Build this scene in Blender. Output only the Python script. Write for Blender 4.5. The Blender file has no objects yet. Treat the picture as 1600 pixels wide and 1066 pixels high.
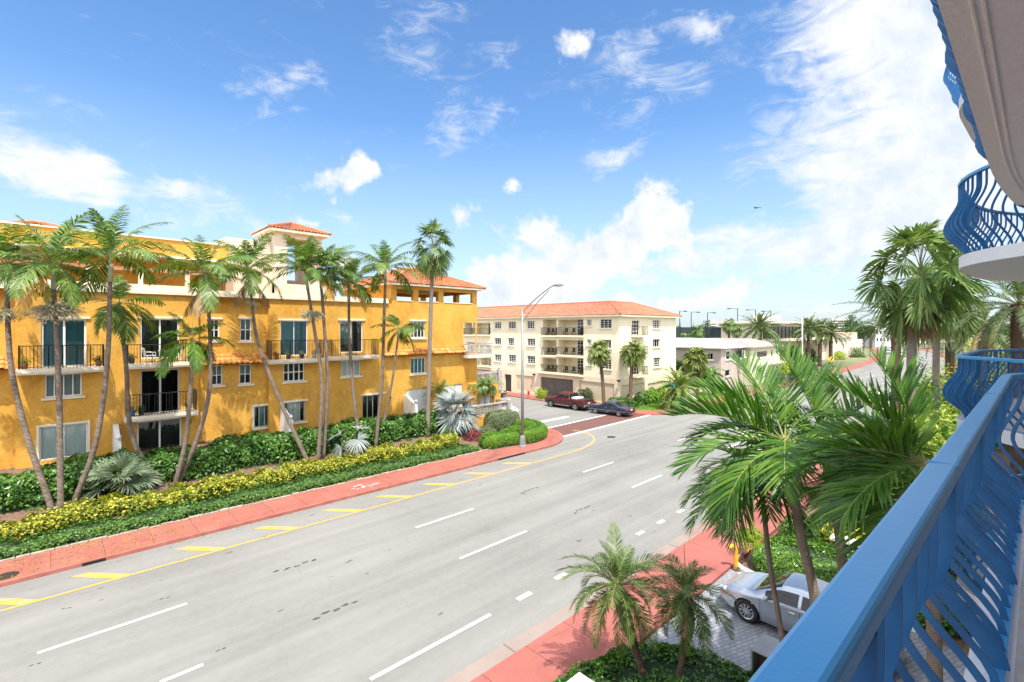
import bpy, math, random
import numpy as np
from mathutils import Vector
PI = math.pi
rad = math.radians
SC = bpy.context.scene
COL = SC.collection

# ------------------------------------------------------------------ camera model (world: X along the avenue, Y across it, Z up)
FPX, HZ, EYE = 755.0, 513.0, 9.0
TH = math.atan2(790.0, FPX)
CT, ST = math.cos(TH), math.sin(TH)

def at(x, y, Z):
    """the world point seen at photo pixel x, y at distance Z along the view axis"""
    X = (x - 800) / FPX * Z
    return Vector((CT * Z + ST * X, ST * Z - CT * X, EYE - (y - HZ) / FPX * Z))
def ground(x, y, z=0.0):
    return at(x, y, FPX * (EYE - z) / (y - HZ))
def depth_v(x, V):
    return V / (ST - CT * (x - 800) / FPX)
def on_v(x, y, V):
    p = at(x, y, depth_v(x, V)); return p.x, p.z
def on_u(x, y, U):
    Z = U / (CT + ST * (x - 800) / FPX)
    p = at(x, y, Z); return p.y, p.z

# ------------------------------------------------------------------ mesh builder
WORLD = set()   # things whose parts are modelled in world coordinates
class MB:
    def __init__(s):
        s.V, s.F, s.n = [], [], 0
    def arr(s, V, F, mi=0):
        V = np.asarray(V, dtype=np.float64).reshape(-1, 3); F = np.asarray(F, dtype=np.int64)
        s.V.append(V); s.F.append((F + s.n, mi)); s.n += len(V)
        return s
    def poly(s, pts, mi=0):
        return s.arr(pts, [list(range(len(pts)))], mi)
    def box(s, x0, x1, y0, y1, z0, z1, mi=0):
        V = [(x0,y0,z0),(x1,y0,z0),(x1,y1,z0),(x0,y1,z0),(x0,y0,z1),(x1,y0,z1),(x1,y1,z1),(x0,y1,z1)]
        F = [(0,3,2,1),(4,5,6,7),(0,1,5,4),(1,2,6,5),(2,3,7,6),(3,0,4,7)]
        return s.arr(V, F, mi)
    def bbox(s, x0, x1, y0, y1, z0, z1, b=0.02, mi=0):
        """box with chamfered edges"""
        V = []
        for z, d in ((z0, b), (z0 + b, 0), (z1 - b, 0), (z1, b)):
            for (x, y, ax, ay) in ((x0,y0,1,1),(x1,y0,-1,1),(x1,y1,-1,-1),(x0,y1,1,-1)):
                V.append((x + ax*(d+b), y + ay*d, z)); V.append((x + ax*d, y + ay*(d+b), z))
        n = 8
        order = [1,0,2,3,5,4,6,7]
        V = [V[k*8+o] for k in range(4) for o in order]
        F = []
        for k in range(3):
            for i in range(n):
                F.append((k*n+i, k*n+(i+1)%n, (k+1)*n+(i+1)%n, (k+1)*n+i))
        s.arr(V, F, mi)
        s.F.append((np.array([[s.n-8+i for i in range(8)]]), mi)); s.F.append((np.array([[s.n-32+i for i in range(7,-1,-1)]]), mi))
        return s
    def tube(s, pts, r, n=8, mi=0, cap=True):
        P = np.array([tuple(p) for p in pts], dtype=float); m = len(P)
        r = np.full(m, r) if np.isscalar(r) else np.asarray(r, float)
        T = np.gradient(P, axis=0); T /= np.linalg.norm(T, axis=1)[:, None] + 1e-12
        a = np.array([0, 0, 1.0]) if abs(T[0][2]) < .9 else np.array([1.0, 0, 0])
        V = []
        N = np.cross(T[0], a); N /= np.linalg.norm(N)
        for i in range(m):
            N = N - T[i] * N.dot(T[i]); N /= np.linalg.norm(N) + 1e-12
            B = np.cross(T[i], N)
            for k in range(n):
                an = 2*PI*k/n
                V.append(P[i] + r[i]*(math.cos(an)*N + math.sin(an)*B))
        F = [(i*n+k, i*n+(k+1) % n, (i+1)*n+(k+1) % n, (i+1)*n+k) for i in range(m-1) for k in range(n)]
        s.arr(V, F, mi)
        if cap:
            b = s.n - m*n
            s.F.append((np.array([[b+k for k in range(n-1, -1, -1)]]), mi)); s.F.append((np.array([[s.n-n+k for k in range(n)]]), mi))
        return s
    def bar(s, a, b, w, h, mi=0, up=(0,0,1)):
        """rectangular bar from a to b, w across, h along 'up'"""
        a, b = Vector(a), Vector(b); t = (b-a).normalized(); u = Vector(up)
        sd = t.cross(u)
        if sd.length < 1e-4: sd = t.cross(Vector((1,0,0)))
        sd.normalize(); u = sd.cross(t).normalized()
        V = [p + sd*(i*w/2) + u*(j*h/2) for p in (a, b) for i, j in ((-1,-1),(1,-1),(1,1),(-1,1))]
        F = [(0,1,2,3),(7,6,5,4),(0,4,5,1),(1,5,6,2),(2,6,7,3),(3,7,4,0)]
        return s.arr([tuple(v) for v in V], F, mi)
    def prism(s, poly, z0, z1, mi=0, mtop=None):
        n = len(poly); z0 = z0 if not np.isscalar(z0) else [z0]*n; z1 = z1 if not np.isscalar(z1) else [z1]*n
        V = [(p[0], p[1], z0[i]) for i, p in enumerate(poly)] + [(p[0], p[1], z1[i]) for i, p in enumerate(poly)]
        F = [(i, (i+1) % n, n+(i+1) % n, n+i) for i in range(n)]
        s.arr(V, F, mi); b = s.n - 2*n
        s.F.append((np.array([[b+i for i in range(n-1, -1, -1)]]), mi)); s.F.append((np.array([[b+n+i for i in range(n)]]), mi if mtop is None else mtop))
        return s
    def lathe(s, prof, c=(0,0,0), n=16, mi=0):
        m = len(prof)
        V = [(c[0]+r*math.cos(2*PI*k/n), c[1]+r*math.sin(2*PI*k/n), c[2]+z) for r, z in prof for k in range(n)]
        F = [(i*n+k, i*n+(k+1) % n, (i+1)*n+(k+1) % n, (i+1)*n+k) for i in range(m-1) for k in range(n)]
        return s.arr(V, F, mi)
    def ball(s, c, rx, ry=None, rz=None, n=12, mi=0):
        ry = ry or rx; rz = rz or rx; m = n//2
        V = [(c[0]+rx*math.sin(PI*i/m)*math.cos(2*PI*k/n), c[1]+ry*math.sin(PI*i/m)*math.sin(2*PI*k/n), c[2]-rz*math.cos(PI*i/m)) for i in range(m+1) for k in range(n)]
        F = [(i*n+k, i*n+(k+1) % n, (i+1)*n+(k+1) % n, (i+1)*n+k) for i in range(m) for k in range(n)]
        return s.arr(V, F, mi)
    def build(s, name, mats, parent=None, smooth=False, loc=None, rz=0.0):
        me = bpy.data.meshes.new(name)
        V = np.concatenate(s.V) if s.V else np.zeros((0, 3))
        li, ls, lt, mi = [], [], [], []; o = 0
        for F, m in s.F:
            k = F.shape[1]
            li.append(F.ravel()); ls.append(o + np.arange(len(F))*k); o += F.size
            mi.append(np.full(len(F), m))
        li = np.concatenate(li); ls = np.concatenate(ls); mi = np.concatenate(mi)
        me.vertices.add(len(V)); me.vertices.foreach_set('co', V.ravel())
        me.loops.add(len(li)); me.loops.foreach_set('vertex_index', li)
        me.polygons.add(len(ls)); me.polygons.foreach_set('loop_start', ls)
        me.update(calc_edges=True)
        me.polygons.foreach_set('material_index', mi.astype(np.int32))
        me.polygons.foreach_set('use_smooth', np.full(len(ls), bool(smooth)))
        me.validate(); me.update()
        for m in (mats if isinstance(mats, (list, tuple)) else [mats]): me.materials.append(m)
        ob = bpy.data.objects.new(name, me); COL.objects.link(ob)
        if parent is not None:
            ob.parent = parent
            if parent.name in WORLD and loc is None: loc = -parent.location
        if loc is not None: ob.location = loc
        if rz: ob.rotation_euler.z = rz
        return ob

def tag(o, label=None, cat=None, group=None, kind=None):
    if label: o['label'] = label
    if cat: o['category'] = cat
    if group: o['group'] = group
    if kind: o['kind'] = kind
    return o
def thing(name, label, cat, loc=(0,0,0), rz=0.0, group=None):
    o = bpy.data.objects.new(name, None); COL.objects.link(o); o.location = loc; o.rotation_euler.z = rz
    o.empty_display_size = .2
    return tag(o, label, cat, group)
def copy_tree(o, parent=None):
    c = o.copy(); COL.objects.link(c)
    if parent is not None: c.parent = parent
    for ch in [k for k in COL.objects if k.parent == o]:
        copy_tree(ch, c)
    return c

# ------------------------------------------------------------------ materials
def lin(c):
    return tuple((x/255/12.92 if x/255 <= .04045 else ((x/255+.055)/1.055)**2.4) for x in c)
def c4(c): return (c[0], c[1], c[2], 1.0)
class NT:
    def __init__(s, tree): s.t = tree; s.n = tree.nodes; s.l = tree.links
    def new(s, t, **kw):
        n = s.n.new(t)
        for k, v in kw.items():
            if k.startswith('i_'): n.inputs[k[2:].replace('_', ' ')].default_value = v
            else: setattr(n, k, v)
        return n
    def link(s, a, b): s.l.new(a, b)
    def math(s, op, a, b=None, c=None, clamp=False):
        n = s.n.new('ShaderNodeMath'); n.operation = op; n.use_clamp = clamp
        for i, x in enumerate((a, b, c)):
            if x is None: continue
            if isinstance(x, (int, float)): n.inputs[i].default_value = x
            else: s.l.new(x, n.inputs[i])
        return n.outputs[0]
    def ramp(s, fac, stops):
        n = s.n.new('ShaderNodeValToRGB'); e = n.color_ramp.elements
        while len(e) < len(stops): e.new(.5)
        for k, (p, c) in enumerate(stops):
            e[k].position = p; e[k].color = c4(c)
        s.l.new(fac, n.inputs[0]); return n.outputs[0]
    def mix(s, fac, a, b, blend='MIX'):
        n = s.n.new('ShaderNodeMix'); n.data_type = 'RGBA'; n.blend_type = blend
        if isinstance(fac, (int, float)): n.inputs[0].default_value = fac
        else: s.l.new(fac, n.inputs[0])
        for k, x in ((6, a), (7, b)):
            if isinstance(x, tuple): n.inputs[k].default_value = c4(x)
            else: s.l.new(x, n.inputs[k])
        return n.outputs[2]
    def noise(s, vec, scale, detail=4, rough=.55, dist=0.0):
        n = s.n.new('ShaderNodeTexNoise'); n.inputs['Scale'].default_value = scale; n.inputs['Detail'].default_value = detail
        n.inputs['Roughness'].default_value = rough; n.inputs['Distortion'].default_value = dist
        if vec is not None: s.l.new(vec, n.inputs['Vector'])
        return n.outputs['Fac']
    def mapping(s, vec, scale=(1,1,1), rot=(0,0,0), loc=(0,0,0)):
        n = s.n.new('ShaderNodeMapping'); n.inputs['Scale'].default_value = scale; n.inputs['Rotation'].default_value = rot; n.inputs['Location'].default_value = loc
        s.l.new(vec, n.inputs['Vector']); return n.outputs[0]
def newmat(name):
    m = bpy.data.materials.new(name); m.use_nodes = True
    t = NT(m.node_tree); b = m.node_tree.nodes['Principled BSDF']; o = m.node_tree.nodes['Material Output']
    return m, t, b, o
def mat(name, col, rough=.6, col2=None, scale=4.0, detail=5, bump=0.0, bscale=60.0, metal=0.0, spec=.5, coat=0.0, stretch=(1,1,1), lo=.35, hi=.65, speck=None, rust=None):
    """plain paint / stucco / concrete: two colours mixed by noise, fine bump"""
    m, t, b, o = newmat(name)
    tc = t.new('ShaderNodeTexCoord').outputs['Object']
    v = t.mapping(tc, stretch) if stretch != (1,1,1) else tc
    if col2 is not None:
        f = t.noise(v, scale, detail)
        c = t.ramp(f, [(lo, col), (hi, col2)])
        if speck:
            f2 = t.noise(tc, speck[0], 3)
            c = t.mix(t.ramp(f2, [(speck[2], (0,0,0)), (speck[2]+.06, (1,1,1))]), c, speck[1])
        if rust:
            c = t.mix(t.math('MULTIPLY', t.ramp(t.noise(tc, rust[0], 5, .7), [(rust[2], (0,0,0)), (rust[2]+.03, (1,1,1))]), .8), c, rust[1])
        t.link(c, b.inputs['Base Color'])
    else: b.inputs['Base Color'].default_value = c4(col)
    b.inputs['Roughness'].default_value = rough; b.inputs['Metallic'].default_value = metal
    b.inputs['Specular IOR Level'].default_value = spec
    if coat: b.inputs['Coat Weight'].default_value = coat; b.inputs['Coat Roughness'].default_value = .05
    if bump:
        bn = t.new('ShaderNodeBump'); bn.inputs['Strength'].default_value = bump; bn.inputs['Distance'].default_value = .02
        t.link(t.noise(tc, bscale, 4), bn.inputs['Height']); t.link(bn.outputs[0], b.inputs['Normal'])
    return m
def leafmat(name, cols, rough=.45, trans=.25, spec=.35, big=1.2, tcol=None):
    """foliage: colour varies leaf by leaf and in soft clumps, some light passes through"""
    m, t, b, o = newmat(name)
    g = t.new('ShaderNodeNewGeometry'); tc = t.new('ShaderNodeTexCoord').outputs['Object']
    n = t.noise(tc, big, 3)
    f = t.math('ADD', t.math('MULTIPLY', g.outputs['Random Per Island'], .6), t.math('MULTIPLY', t.math('SUBTRACT', n, .3), 1.0), clamp=True)
    k = len(cols)
    c = t.ramp(f, [(i/(k-1)*.9+.05, cols[i]) for i in range(k)])
    t.link(c, b.inputs['Base Color']); b.inputs['Roughness'].default_value = rough; b.inputs['Specular IOR Level'].default_value = spec
    if trans:
        tr = t.new('ShaderNodeBsdfTranslucent'); mx = t.new('ShaderNodeMixShader'); mx.inputs[0].default_value = trans
        t.link(t.mix(1.0, c, tcol or (1.25, 1.35, .55), 'MULTIPLY'), tr.inputs[0])
        t.link(b.outputs[0], mx.inputs[1]); t.link(tr.outputs[0], mx.inputs[2]); t.link(mx.outputs[0], o.inputs['Surface'])
    return m
def trunkmat(name, c1, c2, freq=9.0, bump=.5, dist=2.0):
    m, t, b, o = newmat(name)
    tc = t.new('ShaderNodeTexCoord').outputs['Object']
    w = t.new('ShaderNodeTexWave'); w.wave_type = 'BANDS'; w.bands_direction = 'Z'; w.inputs['Scale'].default_value = freq/6.28*2
    w.inputs['Distortion'].default_value = dist; w.inputs['Detail'].default_value = 2; w.inputs['Detail Scale'].default_value = 2
    t.link(tc, w.inputs['Vector'])
    n = t.noise(tc, 3.5, 5, .65)
    f = t.math('ADD', t.math('MULTIPLY', w.outputs['Fac'], .35), t.math('MULTIPLY', n, .75))
    t.link(t.ramp(f, [(.3, c1), (.75, c2)]), b.inputs['Base Color']); b.inputs['Roughness'].default_value = .9
    bn = t.new('ShaderNodeBump'); bn.inputs['Strength'].default_value = bump; bn.inputs['Distance'].default_value = .03
    t.link(w.outputs['Fac'], bn.inputs['Height']); t.link(bn.outputs[0], b.inputs['Normal'])
    return m
def glassmat(name, tint, refl=.14, rough=.02, ior=1.5):
    """window glass: a clear tinted sheet with a mirror-like sheen that grows at grazing angles"""
    m, t, b, o = newmat(name)
    tr = t.new('ShaderNodeBsdfTransparent'); tr.inputs[0].default_value = c4(tint)
    gl = t.new('ShaderNodeBsdfGlossy'); gl.inputs['Roughness'].default_value = rough; gl.inputs[0].default_value = (.85,.9,.95,1)
    fr = t.new('ShaderNodeFresnel'); fr.inputs[0].default_value = ior
    mx = t.new('ShaderNodeMixShader')
    t.link(t.math('ADD', fr.outputs[0], refl, clamp=True), mx.inputs[0]); t.link(tr.outputs[0], mx.inputs[1]); t.link(gl.outputs[0], mx.inputs[2])
    t.link(mx.outputs[0], o.inputs['Surface'])
    return m

M = {}
M['stucco'] = None
def stucco_yellow():
    m, t, b, o = newmat('yellow_stucco')
    tc = t.new('ShaderNodeTexCoord').outputs['Object']
    n1 = t.noise(tc, .55, 6, .6, .4); n2 = t.noise(t.mapping(tc, (1.2, 1.2, 2.2)), 1.6, 7, .72)
    f = t.math('ADD', t.math('MULTIPLY', n1, .55), t.math('MULTIPLY', n2, .45))
    c = t.ramp(f, [(.24, (.44,.20,.032)), (.40, (.61,.315,.056)), (.58, (.69,.39,.082)), (.78, (.76,.48,.155))])
    st = t.noise(t.mapping(tc, (1.1, 1.1, .45)), 1.1, 6, .68)
    c = t.mix(t.math('MULTIPLY', t.ramp(st, [(.52, (0,0,0)), (.74, (1,1,1))]), .6), c, (.30,.15,.04))
    n3 = t.noise(t.mapping(tc, (1, 1, 2.6)), 5.5, 5, .75)
    c = t.mix(.55, c, t.ramp(n3, [(.28, (.55,.50,.42)), (.62, (1.06,1.06,1.06))]), 'MULTIPLY')
    rs = t.noise(t.mapping(tc, (4.5, 4.5, .22)), 1.5, 4, .6)
    c = t.mix(t.math('MULTIPLY', t.ramp(rs, [(.60, (0,0,0)), (.72, (1,1,1))]), .35), c, (.26,.13,.05))
    t.link(c, b.inputs['Base Color']); b.inputs['Roughness'].default_value = .92; b.inputs['Specular IOR Level'].default_value = .15
    bn = t.new('ShaderNodeBump'); bn.inputs['Strength'].default_value = .35; bn.inputs['Distance'].default_value = .03
    t.link(t.noise(tc, 22, 4), bn.inputs['Height']); t.link(bn.outputs[0], b.inputs['Normal'])
    return m
M['stucco'] = stucco_yellow()
def roadmat():
    m, t, b, o = newmat('asphalt')
    tc = t.new('ShaderNodeTexCoord').outputs['Object']
    streak = t.noise(t.mapping(tc, (.05, .75, 1)), 1.0, 5, .6)
    patch = t.noise(tc, .18, 5, .6); fine = t.noise(tc, 45, 3, .7); mid = t.noise(tc, 3.5, 5, .7)
    f = t.math('ADD', t.math('MULTIPLY', streak, .5), t.math('ADD', t.math('MULTIPLY', patch, .3), t.math('MULTIPLY', mid, .2)))
    c = t.ramp(f, [(.33, (.150,.147,.140)), (.5, (.208,.204,.195)), (.66, (.245,.241,.231))])
    c = t.mix(.35, c, t.ramp(fine, [(.25, (.55,.55,.55)), (.75, (1.25,1.25,1.25))]), 'MULTIPLY')
    # worn wheel tracks: darker rubber bands along each lane
    sx = t.new('ShaderNodeSeparateXYZ'); t.link(tc, sx.inputs[0])
    tr = t.math('SINE', t.math('MULTIPLY', t.math('ADD', sx.outputs[1], .35), 6.2832/1.85))
    tr = t.math('MULTIPLY', t.ramp(tr, [(.25, (0,0,0)), (.95, (1,1,1))]), t.noise(t.mapping(tc, (.06, .35, 1), loc=(3, 1, 0)), 1.0, 4, .6))
    c = t.mix(t.math('MULTIPLY', tr, .30), c, (.12,.118,.112))
    sp = t.noise(t.mapping(tc, (.55, 1.3, 1)), 2.3, 2, .4)
    c = t.mix(t.math('MULTIPLY', t.ramp(sp, [(.735, (0,0,0)), (.755, (1,1,1))]), .8), c, (.09,.088,.085))
    # hairline cracks
    vo = t.new('ShaderNodeTexVoronoi'); vo.feature = 'DISTANCE_TO_EDGE'; vo.inputs['Scale'].default_value = .16
    wv = t.new('ShaderNodeVectorMath'); wv.operation = 'ADD'
    nn = t.new('ShaderNodeTexNoise'); nn.inputs['Scale'].default_value = .8; nn.inputs['Detail'].default_value = 6; t.link(tc, nn.inputs['Vector'])
    t.link(tc, wv.inputs[0]); t.link(nn.outputs['Color'], wv.inputs[1]); t.link(wv.outputs[0], vo.inputs['Vector'])
    c = t.mix(t.math('MULTIPLY', t.ramp(vo.outputs['Distance'], [(0, (1,1,1)), (.004, (0,0,0))]), .35), c, (.16,.155,.15))
    t.link(c, b.inputs['Base Color']); b.inputs['Roughness'].default_value = .9; b.inputs['Specular IOR Level'].default_value = .2
    bn = t.new('ShaderNodeBump'); bn.inputs['Strength'].default_value = .25; bn.inputs['Distance'].default_value = .01
    t.link(fine, bn.inputs['Height']); t.link(bn.outputs[0], b.inputs['Normal'])
    return m
M['road'] = roadmat()
def walkmat(name, c1, c2, stain, slab=1.5):
    m, t, b, o = newmat(name)
    tc = t.new('ShaderNodeTexCoord').outputs['Object']
    f = t.noise(tc, .7, 6, .65)
    c = t.ramp(f, [(.32, c1), (.68, c2)])
    st = t.noise(t.mapping(tc, (.6, 1.2, 1)), .55, 6, .7, .8)
    c = t.mix(t.math('MULTIPLY', t.ramp(st, [(.55, (0,0,0)), (.68, (1,1,1))]), .75), c, stain)
    fine = t.noise(tc, 30, 3, .7)
    c = t.mix(.3, c, t.ramp(fine, [(.25, (.6,.6,.6)), (.75, (1.2,1.2,1.2))]), 'MULTIPLY')
    sx = t.new('ShaderNodeSeparateXYZ'); t.link(tc, sx.inputs[0])
    fr = t.math('FRACT', t.math('DIVIDE', sx.outputs[0], slab))
    ln = t.math('LESS_THAN', fr, .018)
    c = t.mix(t.math('MULTIPLY', ln, .7), c, tuple(x*.4 for x in c1))
    t.link(c, b.inputs['Base Color']); b.inputs['Roughness'].default_value = .85; b.inputs['Specular IOR Level'].default_value = .25
    return m
M['redwalk'] = walkmat('red_concrete', (.27,.088,.07), (.35,.125,.10), (.13,.058,.046), 1.55)
M['pinkwalk'] = walkmat('pink_concrete', (.29,.095,.08), (.345,.118,.10), (.215,.07,.06), 1.6)
M['gutter'] = walkmat('gutter_concrete', (.24,.195,.17), (.28,.225,.2), (.23,.125,.105), 3.1)
M['redcurb'] = mat('red_kerb_paint', (.28,.085,.065), .8, (.37,.135,.105), 2.0)
M['white_line'] = mat('white_road_paint', (.62,.62,.60), .75, (.36,.36,.34), 4.0, 7, lo=.50, hi=.70)
M['yellow_line'] = mat('yellow_road_paint', (.60,.31,.030), .8, (.30,.25,.16), 3.0, 7, lo=.44, hi=.62)
M['edging'] = mat('edging_stone', (.40,.36,.29), .9, (.24,.21,.17), 3.0, 5, .4, 30)
M['white_curb'] = mat('white_kerb_concrete', (.62,.61,.58), .8, (.5,.49,.47), 3.0)
def brickmat(name, c1, c2, mortar, sc, w=.5, h=.25, msize=.02, rot=0.0, axis=None):
    m, t, b, o = newmat(name)
    tc = t.new('ShaderNodeTexCoord').outputs['Object']
    br = t.new('ShaderNodeTexBrick'); br.inputs['Scale'].default_value = sc; br.inputs['Mortar Size'].default_value = msize
    br.inputs['Brick Width'].default_value = w; br.inputs['Row Height'].default_value = h
    br.inputs['Color1'].default_value = c4(c1); br.inputs['Color2'].default_value = c4(c2); br.inputs['Mortar'].default_value = c4(mortar)
    if axis is not None:
        sx = t.new('ShaderNodeSeparateXYZ'); t.link(tc, sx.inputs[0]); cx = t.new('ShaderNodeCombineXYZ')
        t.link(sx.outputs[axis], cx.inputs[0]); t.link(sx.outputs[2], cx.inputs[1]); v = cx.outputs[0]
    else: v = t.mapping(tc, rot=(0,0,rot))
    t.link(v, br.inputs['Vector'])
    n = t.noise(tc, 1.2, 5, .6)
    c = t.mix(.45, br.outputs['Color'], t.ramp(n, [(.3, (.6,.6,.6)), (.7, (1.2,1.2,1.2))]), 'MULTIPLY')
    t.link(c, b.inputs['Base Color']); b.inputs['Roughness'].default_value = .85
    bn = t.new('ShaderNodeBump'); bn.inputs['Strength'].default_value = .6; bn.inputs['Distance'].default_value = .01; bn.invert = True
    t.link(br.outputs['Fac'], bn.inputs['Height']); t.link(bn.outputs[0], b.inputs['Normal'])
    return m
M['pavers'] = brickmat('driveway_pavers', (.29,.30,.325), (.22,.23,.26), (.10,.11,.13), 4.0, .9, .5, .03, 0.35)
M['crosswalk'] = brickmat('brick_crosswalk', (.155,.062,.052), (.12,.052,.045), (.13,.07,.06), 4.0)
M['breeze'] = brickmat('breeze_block', (.62,.50,.34), (.66,.54,.38), (.17,.12,.08), 3.2, .5, .5, .07)
M['mulch'] = mat('mulch', (.10,.058,.036), .95, (.20,.125,.085), 6.0, 6, .8, 25)
M['soil'] = mat('earth', (.10,.12,.05), .95, (.2,.19,.11), .08, 6)
M['grass_base'] = mat('lawn', (.10,.20,.022), .9, (.19,.30,.04), 1.1, 6, .7, 40)
M['cream'] = mat('cream_stucco', (.76,.67,.47), .9, (.82,.74,.56), .8, 5, .2, 30, spec=.2)
M['cream_low'] = mat('cream_stucco_lower', (.66,.55,.40), .9, (.72,.62,.47), .8, 5, .2, 30, spec=.2)
M['beige'] = mat('pale_stucco', (.58,.49,.40), .9, (.66,.58,.48), .7, 5, .2, 30, spec=.2)
M['trim'] = mat('cream_trim', (.74,.66,.52), .8, (.62,.53,.40), 1.5, 5, lo=.4, hi=.8)
M['white'] = mat('white_paint', (.76,.76,.74), .6, (.66,.66,.64), 1.2)
M['whiteframe'] = mat('white_frame', (.74,.74,.72), .4)
M['greyframe'] = mat('grey_frame', (.46,.45,.42), .4)
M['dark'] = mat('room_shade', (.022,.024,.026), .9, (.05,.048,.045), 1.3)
M['iron'] = mat('black_iron', (.028,.026,.024), .5)
M['greyrail'] = mat('grey_concrete_rail', (.40,.38,.36), .85, (.30,.285,.27), 2.5)
M['glass'] = glassmat('window_glass', (.80,.86,.84), .05)
M['darkglass'] = glassmat('tinted_glass', (.30,.33,.36), 0, .02, 1.2)
M['teal'] = mat('teal_blind', (.07,.27,.31), .7, (.11,.34,.38), 3.0)
M['paleblind'] = mat('pale_blind', (.72,.76,.73), .7, (.80,.83,.80), 2.0)
M['greenblind'] = mat('green_blind', (.16,.25,.20), .7, (.22,.31,.26), 2.0)
M['whitedoor'] = mat('white_shutter', (.70,.70,.69), .5, (.62,.62,.61), 2.0)
def tilemat(name, a, b_, c_):
    m, t, b, o = newmat(name)
    tc = t.new('ShaderNodeTexCoord').outputs['Object']; g = t.new('ShaderNodeNewGeometry')
    n = t.noise(tc, 2.2, 6, .7); n2 = t.noise(tc, .5, 3)
    f = t.math('ADD', t.math('MULTIPLY', g.outputs['Random Per Island'], .45), t.math('ADD', t.math('MULTIPLY', n, .4), t.math('MULTIPLY', n2, .15)))
    t.link(t.ramp(f, [(.2, a), (.5, b_), (.85, c_)]), b.inputs['Base Color']); b.inputs['Roughness'].default_value = .8
    return m
M['tile'] = tilemat('terracotta_tile', (.28,.075,.028), (.42,.13,.05), (.52,.22,.10))
M['tile_gold'] = tilemat('weathered_gold_tile', (.34,.115,.026), (.55,.22,.045), (.62,.34,.12))
M['tile_cream'] = tilemat('orange_roof_tile', (.30,.105,.055), (.38,.145,.08), (.45,.20,.12))
M['blue'] = mat('blue_gloss_paint', (.055,.28,.58), .34, (.068,.31,.62), 2.5, 4, .05, 80, spec=.45, speck=(7.0, (.16,.38,.66), .70), rust=(34, (.05,.06,.09), .735))
M['bluedark'] = mat('blue_bar_paint', (.014,.105,.28), .40, (.024,.145,.35), 5.0, 4, spec=.4, speck=(9.0, (.07,.23,.45), .70), rust=(40, (.10,.06,.04), .76))
M['ceil'] = mat('textured_soffit', (.80,.79,.78), .95, (.86,.85,.84), 60, 5, .35, 70)
M['fascia'] = mat('white_fascia', (.74,.75,.78), .8, (.66,.67,.70), 1.5, 5, .2, 30)
M['deck'] = mat('grey_deck_coating', (.40,.37,.37), .9, (.47,.44,.44), 12, 5, .5, 60)
M['steel'] = mat('galvanised_steel', (.24,.245,.25), .5, (.31,.315,.32), 2.0, metal=.35)
M['yellow_pipe'] = mat('yellow_pipe_paint', (.75,.42,.015), .45, (.62,.32,.01), 3.0)
M['sign_green'] = mat('sign_green', (.012,.22,.17), .4)
M['sign_yellow'] = mat('sign_yellow', (.80,.45,.01), .5)
M['black'] = mat('black', (.012,.012,.012), .5)
M['tyre'] = mat('tyre_rubber', (.018,.018,.019), .85)
M['chrome'] = mat('alloy', (.62,.63,.65), .25, metal=.9)
M['silver_car'] = mat('silver_car_paint', (.40,.44,.50), .26, metal=.55, coat=.6)
M['maroon_car'] = mat('maroon_car_paint', (.075,.008,.012), .35, coat=.4)
M['navy_car'] = mat('navy_car_paint', (.010,.018,.055), .28, coat=.8)
M['white_car'] = mat('white_car_paint', (.72,.73,.74), .3, coat=.6)
M['grey_car'] = mat('grey_car_paint', (.30,.31,.33), .3, coat=.6)
M['carglass'] = mat('car_window_glass', (.010,.013,.015), .05, spec=.45)
M['lamp_lens'] = mat('head_lamp_lens', (.62,.64,.66), .08, spec=.8)
M['tail_lens'] = mat('tail_lamp_lens', (.35,.012,.01), .15)
M['red'] = mat('red_paint', (.55,.03,.025), .45)
# foliage
M['lf_alex'] = leafmat('feather_palm_leaf', [(.034,.085,.016), (.075,.16,.028), (.15,.235,.05), (.27,.33,.095)], .36, .32)
M['lf_alex_yellow'] = leafmat('yellowing_frond', [(.45,.22,.03), (.55,.36,.05), (.40,.14,.06)], .5, .3, tcol=(1.2,1.0,.6))
M['lf_near'] = leafmat('glossy_palm_leaf', [(.022,.076,.013), (.052,.145,.02), (.11,.225,.03), (.21,.33,.05)], .33, .33, .45, .9)
M['lf_fan'] = leafmat('fan_palm_leaf', [(.04,.085,.02), (.08,.15,.035), (.15,.23,.06), (.24,.30,.10)], .42, .25)
M['lf_silver'] = leafmat('silver_palm_leaf', [(.14,.18,.17), (.24,.28,.275), (.36,.41,.40)], .5, .15, tcol=(1,1.1,1))
M['lf_greygreen'] = leafmat('grey_green_palm_leaf', [(.09,.13,.085), (.15,.2,.12), (.24,.29,.19)], .5, .18)
M['lf_date'] = leafmat('date_palm_leaf', [(.045,.08,.025), (.09,.14,.05), (.19,.235,.12)], .45, .22)
M['lf_date_bright'] = leafmat('bright_date_palm_leaf', [(.09,.15,.02), (.17,.24,.04), (.30,.34,.09)], .45, .25)
M['lf_pygmy'] = leafmat('pygmy_date_leaf', [(.028,.07,.014), (.06,.12,.024), (.11,.175,.04), (.19,.25,.075)], .4, .25)
M['lf_sabal'] = leafmat('sabal_leaf', [(.07,.12,.03), (.15,.20,.05), (.32,.33,.10)], .5, .2)
M['dry'] = leafmat('dry_thatch', [(.20,.12,.06), (.34,.23,.12), (.46,.36,.22)], .8, .1, tcol=(1,.9,.7))
M['flower'] = leafmat('seed_sprays', [(.30,.27,.17), (.44,.41,.29), (.55,.53,.40)], .8, .1, tcol=(1,1,.8))
M['hd_yellow'] = leafmat('yellow_croton_leaf', [(.035,.09,.012), (.14,.19,.016), (.42,.40,.03), (.66,.60,.10)], .45, .2, big=3.2, tcol=(1.1,1.1,.5))
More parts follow.
